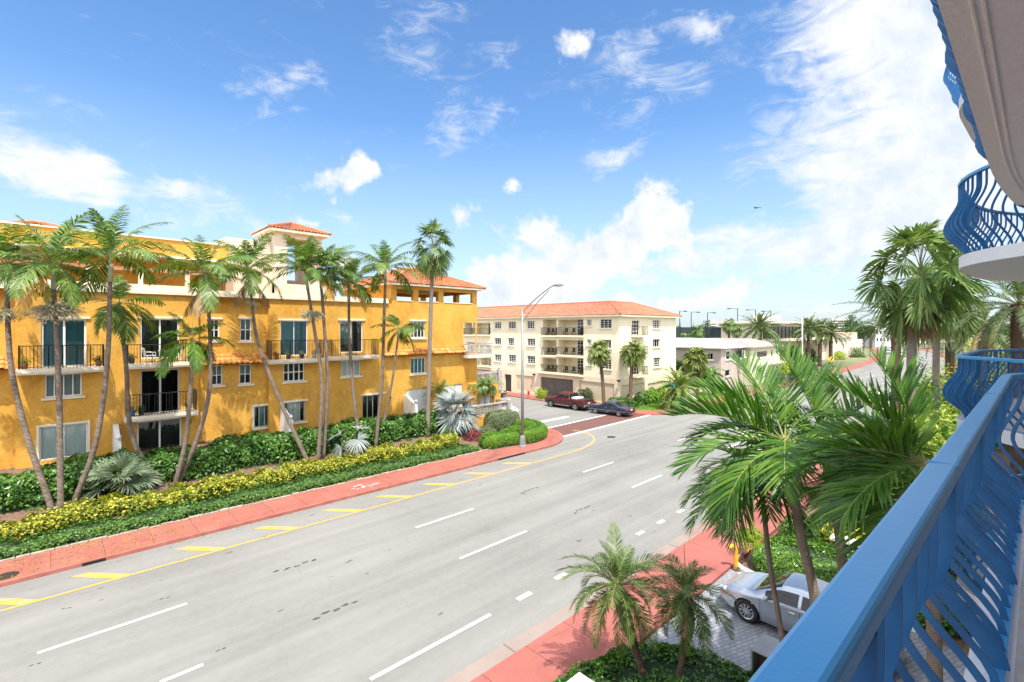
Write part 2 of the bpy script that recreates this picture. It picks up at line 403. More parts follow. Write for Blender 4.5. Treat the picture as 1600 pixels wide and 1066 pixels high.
M['hd_low'] = leafmat('groundcover_leaf', [(.02,.06,.012), (.05,.125,.022), (.10,.20,.035), (.17,.27,.06)], .4, .22, big=1.8)
M['hd_dark'] = leafmat('clusia_leaf', [(.016,.058,.009), (.04,.118,.016), (.095,.215,.028), (.17,.31,.05)], .35, .22, .45, big=1.1)
M['hd_box'] = leafmat('boxwood_leaf', [(.06,.15,.012), (.13,.27,.022), (.21,.37,.04)], .5, .25, big=1.4)
M['hd_grey'] = leafmat('buttonwood_leaf', [(.09,.12,.05), (.17,.21,.10), (.28,.33,.2)], .5, .2, big=1.5)
M['hd_near'] = leafmat('ficus_leaf', [(.018,.06,.010), (.04,.12,.014), (.09,.21,.024), (.18,.34,.045)], .28, .22, .55, big=1.6)
M['hd_sunlit'] = leafmat('sunlit_ficus_leaf', [(.03,.085,.010), (.07,.17,.018), (.14,.28,.03), (.24,.40,.06)], .28, .25, .55, big=1.6)  # lighter copy of the ficus leaf, with sunlight put into the colour
M['hd_red'] = leafmat('cordyline_leaf', [(.07,.02,.025), (.17,.03,.045), (.30,.08,.06), (.12,.14,.03)], .45, .15, tcol=(1.2,.6,.6))
M['lf_tree'] = leafmat('broad_leaf', [(.02,.05,.014), (.045,.095,.025), (.09,.15,.04)], .5, .2)
M['lf_lime'] = leafmat('lime_leaf', [(.14,.22,.02), (.30,.40,.04), (.45,.50,.07)], .5, .3)
M['lf_grass'] = leafmat('grass_blade', [(.08,.19,.02), (.15,.29,.03), (.24,.38,.06)], .6, .25)
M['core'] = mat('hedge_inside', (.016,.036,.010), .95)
M['tr_alex'] = trunkmat('ringed_grey_trunk', (.07,.045,.032), (.30,.24,.19), 17, 1.0)
M['tr_wash'] = trunkmat('smooth_palm_trunk', (.16,.125,.10), (.28,.23,.19), 14, .5)
M['tr_rough'] = trunkmat('rough_boot_trunk', (.075,.045,.03), (.25,.165,.11), 34, 1.0, 6)
M['tr_near'] = trunkmat('slim_palm_trunk', (.13,.095,.075), (.34,.27,.21), 40, .6)
M['shaft'] = mat('crownshaft', (.34,.35,.28), .5, (.24,.30,.17), 2.0)
M['stem'] = mat('leaf_stalk', (.16,.19,.05), .5, (.25,.26,.08), 2.0)
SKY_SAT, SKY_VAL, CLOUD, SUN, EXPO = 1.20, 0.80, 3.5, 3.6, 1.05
# ------------------------------------------------------------------ palms, hedges, shrubs
def rotz(P, a):
    c, s = math.cos(a), math.sin(a); P = np.asarray(P)
    return np.stack([P[..., 0]*c - P[..., 1]*s, P[..., 0]*s + P[..., 1]*c, P[..., 2]], -1)
def ribbons(base, d, wv, ln, wd, ldroop, prof=((0,.45),(.3,1),(.7,.85),(1,.06)), fold=0.0, nrm=None, curl=0.0):
    """many leaflets at once: base points, unit directions, width vectors, lengths, widths -> verts, faces"""
    n = len(base); k = len(prof); cols = 3 if fold else 2
    V = np.zeros((n, k, cols, 3))
    for i, (s, w) in enumerate(prof):
        c = base + d*(s*ln)[:, None]
        c[:, 2] -= ldroop*ln*(s**2)
        if nrm is not None and curl: c = c + nrm*(curl*ln*s*s)[:, None]
        h = wv*(wd*w*.5)[:, None]
        V[:, i, 0] = c - h; V[:, i, -1] = c + h
        if fold: V[:, i, 1] = c - nrm*(wd*w*fold)[:, None]
    idx = np.arange(n)[:, None]*k*cols
    F = []
    for i in range(k-1):
        for j in range(cols-1):
            a = i*cols + j
            F.append(np.concatenate([idx+a, idx+a+1, idx+a+cols+1, idx+a+cols], 1))
    return V.reshape(-1, 3), np.concatenate(F)
def feather(mb, c, az, elev, L, rg, nl=34, ll=.5, lw=.05, droop=1.5, lift=.5, ldroop=.35, pet=.16, sweep=.75, mi=0, mr=1, rr=.016, fold=0.0, twist=0.0, roll=0.0, power=1.25, ragged=.15):
    """one feather frond: arching rachis with two ranks of leaflets"""
    N = 15; t = np.linspace(0, 1, N)
    ang = elev - droop*t**power
    dx = np.cos(ang); dz = np.sin(ang); st = L/(N-1)
    X = np.concatenate([[0], np.cumsum((dx[:-1]+dx[1:])/2*st)]); Zz = np.concatenate([[0], np.cumsum((dz[:-1]+dz[1:])/2*st)])
    Y = twist*L*t**2
    P = np.stack([X, Y, Zz], 1)
    tl = np.linspace(pet, .995, nl)
    for side in (-1, 1):
        tt = np.clip(tl + rg.normal(0, .006, nl), 0, 1)
        b = np.stack([np.interp(tt, t, P[:, k]) for k in range(3)], 1)
        a = np.interp(tt, t, ang)
        T = np.stack([np.cos(a), np.full(nl, twist*1.5)*tt, np.sin(a)], 1); T /= np.linalg.norm(T, axis=1)[:, None]
        Nn = np.stack([-np.sin(a), np.zeros(nl), np.cos(a)], 1)
        S = np.cross(T, Nn)*-side
        if roll:
            cr, sr = math.cos(roll), math.sin(roll)
            S, Nn = S*cr + Nn*sr*side, Nn*cr - S*sr*side
        sw = sweep*(.75 + .55*tt) + rg.normal(0, .08, nl); lf = lift*(1.05 - .4*tt) + rg.normal(0, .12, nl)
        d = S*(np.cos(sw)*np.cos(lf))[:, None] + T*np.sin(sw)[:, None] + Nn*(np.cos(sw)*np.sin(lf))[:, None]
        d /= np.linalg.norm(d, axis=1)[:, None]
        w = T - d*(T*d).sum(1)[:, None]; w /= np.linalg.norm(w, axis=1)[:, None] + 1e-9
        nr = np.cross(d, w)*side
        env = np.interp((tt-pet)/(1-pet), [0, .12, .35, .7, 1], [.45, .8, 1, .8, .32])
        ln = ll*env*rg.uniform(1-ragged, 1+ragged*.5, nl); wd = lw*np.interp((tt-pet)/(1-pet), [0, .3, 1], [.7, 1, .6])*rg.uniform(.85, 1.1, nl)
        ld = np.full(nl, ldroop)*rg.uniform(.6, 1.4, nl)
        V, F = ribbons(b, d, w, ln, wd, ld, fold=fold, nrm=nr if fold else None)
        mb.arr(rotz(V, az) + np.array(c), F, mi)
    R_ = rr*np.linspace(1, .25, N)*(L/2)**.5
    R_[0] *= 1.8; R_[1] *= 1.3
    pts = rotz(P, az) + np.array(c)
    mb.tube(pts, R_, 5, mr)
def fan(mb, c, az, elev, pl, br, rg, nseg=26, spread=2.35, droop=.5, split=.45, tipdroop=.35, mi=0, mr=1, cup=.25, sagp=.5, tilt=0.0, pr=.014):
    """one fan leaf: stalk and a pleated, split blade"""
    N = 7; t = np.linspace(0, 1, N); ang = elev - droop*t**1.4; st = pl/(N-1)
    X = np.concatenate([[0], np.cumsum(np.cos(ang[:-1])*st)]); Zz = np.concatenate([[0], np.cumsum(np.sin(ang[:-1])*st)])
    P = np.stack([X, np.zeros(N), Zz], 1)
    a = ang[-1] - sagp
    T = np.array([math.cos(a), 0, math.sin(a)]); Nn = np.array([-math.sin(a), 0, math.cos(a)]); S = np.array([0, 1.0, 0])
    if tilt:
        S, Nn = S*math.cos(tilt) + Nn*math.sin(tilt), Nn*math.cos(tilt) - S*math.sin(tilt)
    th = np.linspace(-spread, spread, nseg) + rg.normal(0, .03, nseg)
    d = T[None]*np.cos(th)[:, None] + S[None]*np.sin(th)[:, None] + Nn[None]*(cup*(1-np.cos(th)))[:, None]*.5 + Nn[None]*(cup*np.abs(np.sin(th)))[:, None]
    d /= np.linalg.norm(d, axis=1)[:, None]
    w = -T[None]*np.sin(th)[:, None] + S[None]*np.cos(th)[:, None]
    w -= d*(w*d).sum(1)[:, None]; w /= np.linalg.norm(w, axis=1)[:, None]
    # pleats: alternate segments tilt
    nr = np.cross(d, w)
    ln = br*(.72 + .28*np.cos(th*.55))*rg.uniform(.9, 1.06, nseg)
    full = 2*br*math.tan(spread/(nseg-1))*1.0
    wd = np.full(nseg, full)
    b = np.repeat(P[-1][None], nseg, 0)
    s0 = split
    V, F = ribbons(b, d, w, ln, wd, np.full(nseg, tipdroop)*rg.uniform(.5, 1.5, nseg), prof=((.02,.04),(s0*.55,s0*.58),(s0,s0*1.0),(s0+(1-s0)*.55,s0*.72),(1,.03)), fold=.16, nrm=nr)
    mb.arr(rotz(V, az) + np.array(c), F, mi)
    mb.tube(rotz(P, az) + np.array(c), pr*np.linspace(1.3, .8, N), 5, mr)
def spray(mb, c, rg, n=60, r=.6, mi=0):
    """a hanging tuft of seed stalks"""
    d = rg.normal(0, 1, (n, 3)); d[:, 2] = d[:, 2]*.45 - .15; d /= np.linalg.norm(d, axis=1)[:, None]
    w = np.cross(d, rg.normal(0, 1, (n, 3))); w /= np.linalg.norm(w, axis=1)[:, None]
    V, F = ribbons(np.repeat(np.array(c, float)[None], n, 0), d, w, r*rg.uniform(.55, 1.1, n), np.full(n, .045), np.full(n, .25), prof=((0,1),(.5,.9),(1,.5)))
    mb.arr(V, F, mi)
    m = n*7
    i = rg.integers(0, n, m); s = rg.uniform(.25, 1, m)
    b = np.array(c)[None] + d[i]*(r*.85*s)[:, None]; b[:, 2] -= .2*r*s**2
    e = rg.normal(0, 1, (m, 3)); e /= np.linalg.norm(e, axis=1)[:, None]
    w = np.cross(e, rg.normal(0, 1, (m, 3))); w /= np.linalg.norm(w, axis=1)[:, None]
    V, F = ribbons(b, e, w, r*.22*rg.uniform(.6, 1.2, m), np.full(m, .03), np.full(m, .2), prof=((0,1),(1,.4)))
    mb.arr(V, F, mi)
def smooth_path(pts, n=14):
    """Catmull-Rom through points"""
    P = [np.array(p, float) for p in pts]; P = [2*P[0]-P[1]] + P + [2*P[-1]-P[-2]]
    out = []
    segs = len(P)-3
    for i in range(segs):
        for k in range(n):
            t = k/n; a, b, c, d = P[i:i+4]
            out.append(.5*((2*b) + (-a+c)*t + (2*a-5*b+4*c-d)*t*t + (-a+3*b-3*c+d)*t**3))
    out.append(P[-2]); return np.array(out)
def trunk(root, path, r0, r1, m, bulge=0.0, n=12, name='trunk', seg=10):
    P = smooth_path([np.array(p) - np.array(path[0]) for p in path], seg)
    t = np.linspace(0, 1, len(P)); r = r0 + (r1-r0)*t + bulge*np.exp(-((t-.9)/.08)**2)
    r[0] *= 1.25
    if bulge: r = r0 + (r1-r0)*t + bulge*np.clip((t-.45)/.2, 0, 1)*np.clip((1.06-t)/.15, 0, 1)
    mb = MB().tube(P, r, n); return mb.build(name, m, root, smooth=True)
def feather_palm(name, label, path, group=None, seed=0, nf=11, L=2.3, r0=.15, r1=.10, leaf='lf_alex', tr='tr_alex', shaft=1.0, el=(1.25, -.35), droop=1.55, nl=34, ll=.55, lw=.05, lift=.25, ldroop=.45, cat='palm tree', flowers=(), yellow=None, az0=0.0, fold=0.0, dead=0, bulge=0.0, pet=.14, elpow=1.0):
    rg = np.random.default_rng(seed)
    root = thing(name, label, cat, path[0], 0, group)
    trunk(root, path, r0, r1, M[tr], bulge)
    top = np.array(path[-1]) - np.array(path[0]); prev = np.array(path[-2]) - np.array(path[0]); ax = (top-prev)/np.linalg.norm(top-prev)
    if shaft:
        mb = MB(); pts = [top - ax*.02, top + ax*shaft*.45, top + ax*shaft]
        mb.tube(pts, [r1*1.25, r1*1.05, r1*.5], 10); mb.build('crownshaft', M['shaft'], root, smooth=True)
    c = top + ax*shaft*.92
    mb = MB()
    for i in range(nf):
        f = i/(max(nf-1, 1))
        e = el[0] + (el[1]-el[0])*f**elpow + rg.normal(0, .1)
        az = az0 + i*2.399 + rg.normal(0, .22)
        l = L*rg.uniform(.85, 1.08)*(.72 if f < .08 else 1)
        feather(mb, c, az, e, l, rg, nl, ll*rg.uniform(.9, 1.1), lw, droop*rg.uniform(.75, 1.15)*(.55 if f < .1 else 1), lift, ldroop, pet, fold=fold, twist=rg.normal(0, .05), roll=rg.normal(0, .25))
    if seed % 2 == 0:
        mb.tube([c, c + ax*.7, c + ax*1.25], [.02, .012, .004], 5, 1)
    mb.build('crown', [M[leaf], M['stem']], root)
    if yellow is not None:
        mb = MB(); feather(mb, c - ax*shaft*.3, yellow[0], yellow[1], L*.8, rg, nl, ll*.85, lw, 1.3, -.2, .5); tag(mb.build('frond', [M['lf_alex_yellow'], M['stem']], root), 'yellowing dying frond')
    for k in range(dead):
        mb = MB(); feather(mb, c - ax*shaft*.5, rg.uniform(0, 6.28), -.6, L*.7, rg, nl, ll*.7, lw*.7, .7, -.4, .5); tag(mb.build('frond', [M['dry'], M['dry']], root), 'dry brown hanging frond')
    for (h, r, n) in flowers:
        mb = MB(); p = top - ax*h
        for k in range(3): spray(mb, p + np.array([math.cos(k*2.1), math.sin(k*2.1), 0])*r*.35, rg, n, r*.75)
        mb.build('seed_cluster', M['flower'], root)
    return root
def fan_palm(name, label, path, group=None, seed=0, nf=22, pl=.7, br=.6, r0=.2, r1=.15, leaf='lf_fan', tr='tr_wash', skirt=0, el=(1.4, -.9), cat='palm tree', nseg=22, droop=.45, split=.5, tipdroop=.35, thatch=0, spread=2.2, az0=0., sagp=.5, cup=.25, cl=.25, flowers=0, tilts=.35):
    rg = np.random.default_rng(seed)
    root = thing(name, label, cat, path[0], 0, group)
    trunk(root, path, r0, r1, M[tr])
    top = np.array(path[-1]) - np.array(path[0])
    mb = MB()
    for i in range(nf):
        f = i/(nf-1); e = el[0] + (el[1]-el[0])*f + rg.normal(0, .12)
        az = az0 + i*2.399 + rg.normal(0, .25)
        fan(mb, top + np.array([0, 0, cl*(1-f)]), az, e, pl*rg.uniform(.8, 1.15), br*rg.uniform(.85, 1.1), rg, nseg, spread, droop*rg.uniform(.6, 1.3), split, tipdroop*(1+f), cup=cup, sagp=sagp*rg.uniform(.5, 1.4), tilt=rg.normal(0, tilts))
    mb.build('crown', [M[leaf], M['stem']], root)
    if thatch:
        mb = MB()
        for i in range(thatch):
            fan(mb, top - np.array([0, 0, .1+.5*rg.random()]), rg.uniform(0, 6.28), -1.0, pl*.55, br*.9, rg, 14, .9, .4, .35, .5, mr=0, sagp=.25)
        mb.build('dead_leaf_skirt', M['dry'], root)
    if flowers:
        mb = MB()
        for i in range(flowers):
            az = rg.uniform(0, 6.28); p = top + np.array([math.cos(az)*.35, math.sin(az)*.35, -.5])
            mb.tube([top, p + np.array([0, 0, .3]), p + np.array([0, 0, -.5])], [.03, .02, .01], 5)
            for k in range(4): spray(mb, p + np.array([rg.normal(0, .1), rg.normal(0, .1), -.3*k]), rg, 26, .3)
        mb.build('seed_cluster', M['dry'], root)
    return root
def leaves(mb, P, Nn, rg, l, w, mi=0, spreadn=.9, bend=.18):
    """small pointed leaves scattered at P, facing about N"""
    n = len(P)
    nn = Nn + rg.normal(0, spreadn, (n, 3))*.6; nn /= np.linalg.norm(nn, axis=1)[:, None]
    d = np.cross(nn, rg.normal(0, 1, (n, 3))); d /= np.linalg.norm(d, axis=1)[:, None]
    s = np.cross(nn, d)
    L = (l*rg.uniform(.65, 1.25, n))[:, None]; W = (w*rg.uniform(.7, 1.2, n))[:, None]
    V = np.stack([P - d*L*.5, P - s*W*.5 + nn*L*bend*.3, P + d*L*.5, P + s*W*.5 + nn*L*bend*.3], 1)
    F = np.arange(n*4).reshape(n, 4)
    # two triangles folded on the midrib
    F = np.concatenate([F[:, [0, 1, 2]], F[:, [0, 2, 3]]])
    mb.arr(V.reshape(-1, 3), F, mi)
def lump(P, s, amp, ph=0.0):
    return amp*(np.sin(P[:, 0]*s + ph)*np.sin(P[:, 1]*s*1.13 + 1.7 + ph)*.6 + .5*np.sin(P[:, 0]*s*2.3 + .4)*np.sin(P[:, 2]*s*2.1 + ph) + .35*np.sin(P[:, 0]*s*5.1 + 2)*np.sin(P[:, 1]*s*4.7+.3))
def hedge(name, label, path, half, z0, z1, leaf, l, w, n, seed=0, group=None, cat='hedge', amp=.1, s=1.6, tilt=None, round_=.6, rmat=None, depth=.16):
    """a leafy hedge along a ground path; z0, z1 and half may vary point by point"""
    rg = np.random.default_rng(seed); P = np.array(path, float); m = len(P)
    z0 = np.broadcast_to(z0, m); z1 = np.broadcast_to(z1, m); hw = np.broadcast_to(half, m)
    cum = np.concatenate([[0], np.cumsum(np.linalg.norm(np.diff(P, axis=0), axis=1))])
    o = np.array([P[:, 0].mean(), P[:, 1].mean(), 0])
    def section(sv, a):
        """a in 0..1 runs front foot -> top -> back foot, rounded"""
        x = np.interp(sv, cum, P[:, 0]); y = np.interp(sv, cum, P[:, 1])
        e = .15
        tx = np.interp(sv+e, cum, P[:, 0]) - np.interp(sv-e, cum, P[:, 0]); ty = np.interp(sv+e, cum, P[:, 1]) - np.interp(sv-e, cum, P[:, 1])
        q = np.hypot(tx, ty)+1e-9; nx, ny = ty/q, -tx/q
        zz0 = np.interp(sv, cum, z0); zz1 = np.interp(sv, cum, z1); h = np.interp(sv, cum, hw)
        th = (a-.5)*PI*1.0
        px = 1/ (1/round_)
        k = .42
        cx = -np.sign(np.sin(th))*np.abs(np.sin(th))**k; cz = np.abs(np.cos(th))**k
        endf = np.clip(np.minimum(sv, cum[-1]-sv)/(h*.9), 0, 1); endf = np.sqrt(1-(1-endf)**2)
        off = -cx*h*(.25+.75*endf)
        H = zz1 - zz0
        hz = H*(.35+.65*endf)
        p = np.stack([x - nx*off, y - ny*off, zz0 + cz*hz], 1)
        nr = np.stack([nx*cx*1.0, ny*cx*1.0, cz*1.1], 1); nr[:, 0] = nx*cx; nr[:, 1] = ny*cx
        nr /= np.linalg.norm(nr, axis=1)[:, None]
        return p, nr
    sv = rg.uniform(0, cum[-1], n); a = rg.uniform(0, 1, n)
    p, nr = section(sv, a)
    p = p + nr*(lump(p, s, amp, seed) + rg.uniform(-depth, depth*.35, n))[:, None]
    mb = MB(); leaves(mb, p - o, nr, rg, l, w)
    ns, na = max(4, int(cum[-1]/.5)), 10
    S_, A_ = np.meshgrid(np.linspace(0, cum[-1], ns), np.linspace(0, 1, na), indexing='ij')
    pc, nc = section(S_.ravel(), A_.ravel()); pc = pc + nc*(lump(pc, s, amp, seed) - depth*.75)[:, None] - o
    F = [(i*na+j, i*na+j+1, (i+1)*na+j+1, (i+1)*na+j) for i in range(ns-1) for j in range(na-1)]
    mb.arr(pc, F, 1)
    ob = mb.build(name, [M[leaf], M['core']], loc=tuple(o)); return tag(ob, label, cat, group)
def bush(name, label, c, r, leaf, l, w, n, seed=0, group=None, cat='shrub', amp=.18, stemr=0.0):
    """a rounded loose shrub"""
    rg = np.random.default_rng(seed); r = np.array(r, float)
    root = thing(name, label, cat, c, 0, group)
    d = rg.normal(0, 1, (n, 3)); d /= np.linalg.norm(d, axis=1)[:, None]; d[:, 2] = np.abs(d[:, 2])*1.0 - .12
    k = 1 + amp*(np.sin(d[:, 0]*5+seed)*np.sin(d[:, 1]*6+1)+np.sin(d[:, 2]*7+seed*2)*.7) - rg.random(n)**2*.55
    P = d*r*k[:, None]
    mb = MB(); leaves(mb, P, d, rg, l, w); mb.build('foliage', M[leaf], root)
    mb = MB()
    for i in range(6):
        a = i*1.05+seed; mb.tube([(0,0,-.05), (math.cos(a)*r[0]*.25, math.sin(a)*r[1]*.25, r[2]*.35), (math.cos(a)*r[0]*.55, math.sin(a)*r[1]*.55, r[2]*.65)], [.03, .02, .008], 5)
    mb.build('stem', M['tr_rough'], root)
    return root
def tree(name, label, c, h, r, leaf, n, seed=0, group=None, l=.35, w=.2, cz=.62, cat='tree', rz=None):
    """broadleaf tree: trunk, limbs, clumped crown with gaps"""
    rg = np.random.default_rng(seed); root = thing(name, label, cat, c, 0, group)
    mb = MB(); mb.tube([(0,0,-.1), (.1,.05,h*.25), (.05,-.05,h*.5)], [.05*r+.08, .04*r+.05, .03*r+.03], 8)
    cl = []
    for i in range(11):
        a = rg.uniform(0, 6.28); q = rg.random()**.6*r*.78; z = h*cz + rg.normal(0, .5)*(rz or r)*.45
        p = np.array([math.cos(a)*q, math.sin(a)*q, z]); cl.append((p, r*rg.uniform(.28, .5)))
        mb.tube([(.05,-.05,h*.42), tuple(p*.5+np.array([0,0,h*.25])), tuple(p)], [.03*r+.02, .02*r+.01, .01], 5)
    mb.build('trunk', M['tr_rough'], root, smooth=True)
    mb = MB(); m = n//len(cl)
    for p, q in cl:
        d = rg.normal(0, 1, (m, 3)); d /= np.linalg.norm(d, axis=1)[:, None]
        P = p + d*q*(1 - rg.random(m)[:, None]**2*.6)*np.array([1, 1, .75])
        leaves(mb, P, d, rg, l, w)
    mb.build('crown', M[leaf], root); return root
# ------------------------------------------------------------------ building pieces
def wall_holes(mb, org, du, u0, u1, z0, z1, holes, depth, mi=0, mir=0, inward=None):
    """upright wall face through org along unit du with real openings and their reveals; holes = (ua, ub, za, zb)"""
    us = sorted(set([u0, u1] + [h[0] for h in holes] + [h[1] for h in holes])); zs = sorted(set([z0, z1] + [h[2] for h in holes] + [h[3] for h in holes]))
    us = [u for u in us if u0 <= u <= u1]; zs = [z for z in zs if z0 <= z <= z1]
    ox, oy = org; dx, dy = du; ix, iy = inward if inward else (-dy, dx)
    def p(u, z, d=0.0): return (ox+dx*u+ix*d, oy+dy*u+iy*d, z)
    for i in range(len(us)-1):
        for j in range(len(zs)-1):
            cu, cz = (us[i]+us[i+1])/2, (zs[j]+zs[j+1])/2
            if any(h[0] < cu < h[1] and h[2] < cz < h[3] for h in holes): continue
            mb.poly([p(us[i], zs[j]), p(us[i+1], zs[j]), p(us[i+1], zs[j+1]), p(us[i], zs[j+1])], mi)
    for a, b, c, d in holes:
        for q in ((a,c,b,c), (b,c,b,d), (b,d,a,d), (a,d,a,c)):
            mb.poly([p(q[0],q[1]), p(q[2],q[3]), p(q[2],q[3],depth), p(q[0],q[1],depth)], mir)
def frame_of(org, du, inward=None):
    ox, oy = org; dx, dy = du; ix, iy = inward if inward else (-dy, dx)
    return lambda u, z, d=0.0: (ox+dx*u+ix*d, oy+dy*u+iy*d, z)
def lbox(mb, p, u0, u1, z0, z1, d0, d1, mi=0):
    V = [p(u0,z0,d0), p(u1,z0,d0), p(u1,z0,d1), p(u0,z0,d1), p(u0,z1,d0), p(u1,z1,d0), p(u1,z1,d1), p(u0,z1,d1)]
    mb.arr(V, [(0,3,2,1),(4,5,6,7),(0,1,5,4),(1,2,6,5),(2,3,7,6),(3,0,4,7)], mi)
def window(root, p, r, nv=1, nh=0, fw=.07, rec=.12, fm='whiteframe', glass='glass', blind=None, blindtop=None, sill=True, header=False, name='window', bars=.045, sillm='trim', surround=None, room=.9, label=None):
    """frame (part) with pane and sill (sub-parts), a blind and a dark room behind"""
    a, b, c, d = r
    mb = MB()
    for q in ((a, b, c, c+fw), (a, b, d-fw, d), (a, a+fw, c+fw, d-fw), (b-fw, b, c+fw, d-fw)): lbox(mb, p, *q, rec-.03, rec+.05)
    for i in range(nv):
        u = a + (b-a)*(i+1)/(nv+1); lbox(mb, p, u-bars/2, u+bars/2, c+fw, d-fw, rec-.022, rec+.042)
    for i in range(nh):
        z = c + (d-c)*(i+1)/(nh+1)
        lbox(mb, p, a+fw, b-fw, z-bars/2, z+bars/2, rec-.018, rec+.038)
    f = mb.build(name, M[fm], root)
    if label: tag(f, label)
    mb = MB(); mb.poly([p(a+fw*.5, c+fw*.5, rec+.012), p(b-fw*.5, c+fw*.5, rec+.012), p(b-fw*.5, d-fw*.5, rec+.012), p(a+fw*.5, d-fw*.5, rec+.012)])
    mb.build('pane', M[glass], f)
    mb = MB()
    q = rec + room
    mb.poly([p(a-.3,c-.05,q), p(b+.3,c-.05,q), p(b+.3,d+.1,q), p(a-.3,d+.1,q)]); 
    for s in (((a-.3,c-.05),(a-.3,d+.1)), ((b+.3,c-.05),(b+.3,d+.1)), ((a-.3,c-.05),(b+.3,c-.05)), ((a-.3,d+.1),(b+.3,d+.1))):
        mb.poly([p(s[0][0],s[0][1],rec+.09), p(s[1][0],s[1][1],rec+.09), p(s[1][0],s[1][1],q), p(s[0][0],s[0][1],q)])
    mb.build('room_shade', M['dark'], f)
    if blind:
        for (fa, fb, fz) in (blindtop or [(0, 1, 1)]):
            ua, ub = a + (b-a)*fa, a + (b-a)*fb; zb = d - (d-c)*fz
            n = max(3, int((ub-ua)/.11)); mb = MB(); V = []
            for i in range(n+1):
                u = ua + (ub-ua)*i/n; dd = rec + .10 + (.028 if i % 2 else 0)
                V += [p(u, zb, dd), p(u, d, dd)]
            mb.arr(V, [(2*i, 2*i+2, 2*i+3, 2*i+1) for i in range(n)]); mb.build('blind', M[blind], f)
    if sill:
        mb = MB(); lbox(mb, p, a-.14, b+.14, c-.13, c-.002, -.13, rec+.03); mb.build('sill', M[sillm], f)
    if header:
        mb = MB(); lbox(mb, p, a-.16, b+.16, d+.002, d+.13, -.09, .05); mb.build('lintel', M[sillm], f)
    if surround:
        mb = MB(); w = surround
        lbox(mb, p, a-w, a-.002, c-.005, d+w, -.05, .03); lbox(mb, p, b+.002, b+w, c-.005, d+w, -.05, .03); lbox(mb, p, a-.002, b+.002, d+.002, d+w, -.047, .03)
        mb.build('surround', M[sillm], f)
    return f
def railing(root, pts, z0, h, m, gap=.12, t=.016, top=.04, name='railing', belly=False):
    """straight balcony railing along ground points (x, y)"""
    mb = MB()
    for (a, b) in zip(pts[:-1], pts[1:]):
        a, b = np.array(a, float), np.array(b, float); L = np.linalg.norm(b-a); n = max(2, int(L/gap))
        mb.bar((a[0],a[1],z0+h), (b[0],b[1],z0+h), top, top); mb.bar((a[0],a[1],z0+.09), (b[0],b[1],z0+.09), top*.7, top*.7)
        for i in range(n+1):
            q = a + (b-a)*i/n; tt = t*2 if i in (0, n) else t
            mb.box(q[0]-tt/2, q[0]+tt/2, q[1]-tt/2, q[1]+tt/2, z0, z0+h-.01)
    return mb.build(name, M[m], root)
def tiles(mb, e0, e1, r1, r0, pitch=.26, amp=.055, course=.38, mi=0, thick=.05):
    """a sloping field of barrel tiles: eave e0-e1, ridge r0-r1 (each a point)"""
    e0, e1, r0, r1 = (np.array(q, float) for q in (e0, e1, r0, r1))
    Le = max(np.linalg.norm(e1-e0), np.linalg.norm(r1-r0)); Ls = np.linalg.norm((r0+r1)/2-(e0+e1)/2)
    nc = max(2, int(Le/pitch)); nr = max(1, int(Ls/course))
    nrm = np.cross(e1-e0, r0-e0); nrm /= np.linalg.norm(nrm)
    if nrm[2] < 0: nrm = -nrm
    prof = [(0, 0), (.12, .75), (.3, 1), (.48, .75), (.6, 0), (.8, -.35), (1, 0)]
    for j in range(nr):
        t0, t1 = j/nr, (j+1)/nr + .04/nr
        a0, a1 = e0+(r0-e0)*t0, e1+(r1-e1)*t0; b0, b1 = e0+(r0-e0)*t1, e1+(r1-e1)*t1
        k = np.arange(nc)
        V = []; 
        for s, hgt in prof:
            u = ((k+s)/nc)[:, None]
            V.append(a0+(a1-a0)*u + nrm*(amp*hgt + thick)); V.append(b0+(b1-b0)*u + nrm*(amp*hgt*.8 + thick*.35))
        V = np.stack(V, 1); m = V.shape[1]
        V3 = V.reshape(-1, 3); idx = (k*m)[:, None]
        F = np.concatenate([np.concatenate([idx+2*i, idx+2*i+2, idx+2*i+3, idx+2*i+1], 1) for i in range(len(prof)-1)])
        mb.arr(V3, F, mi)
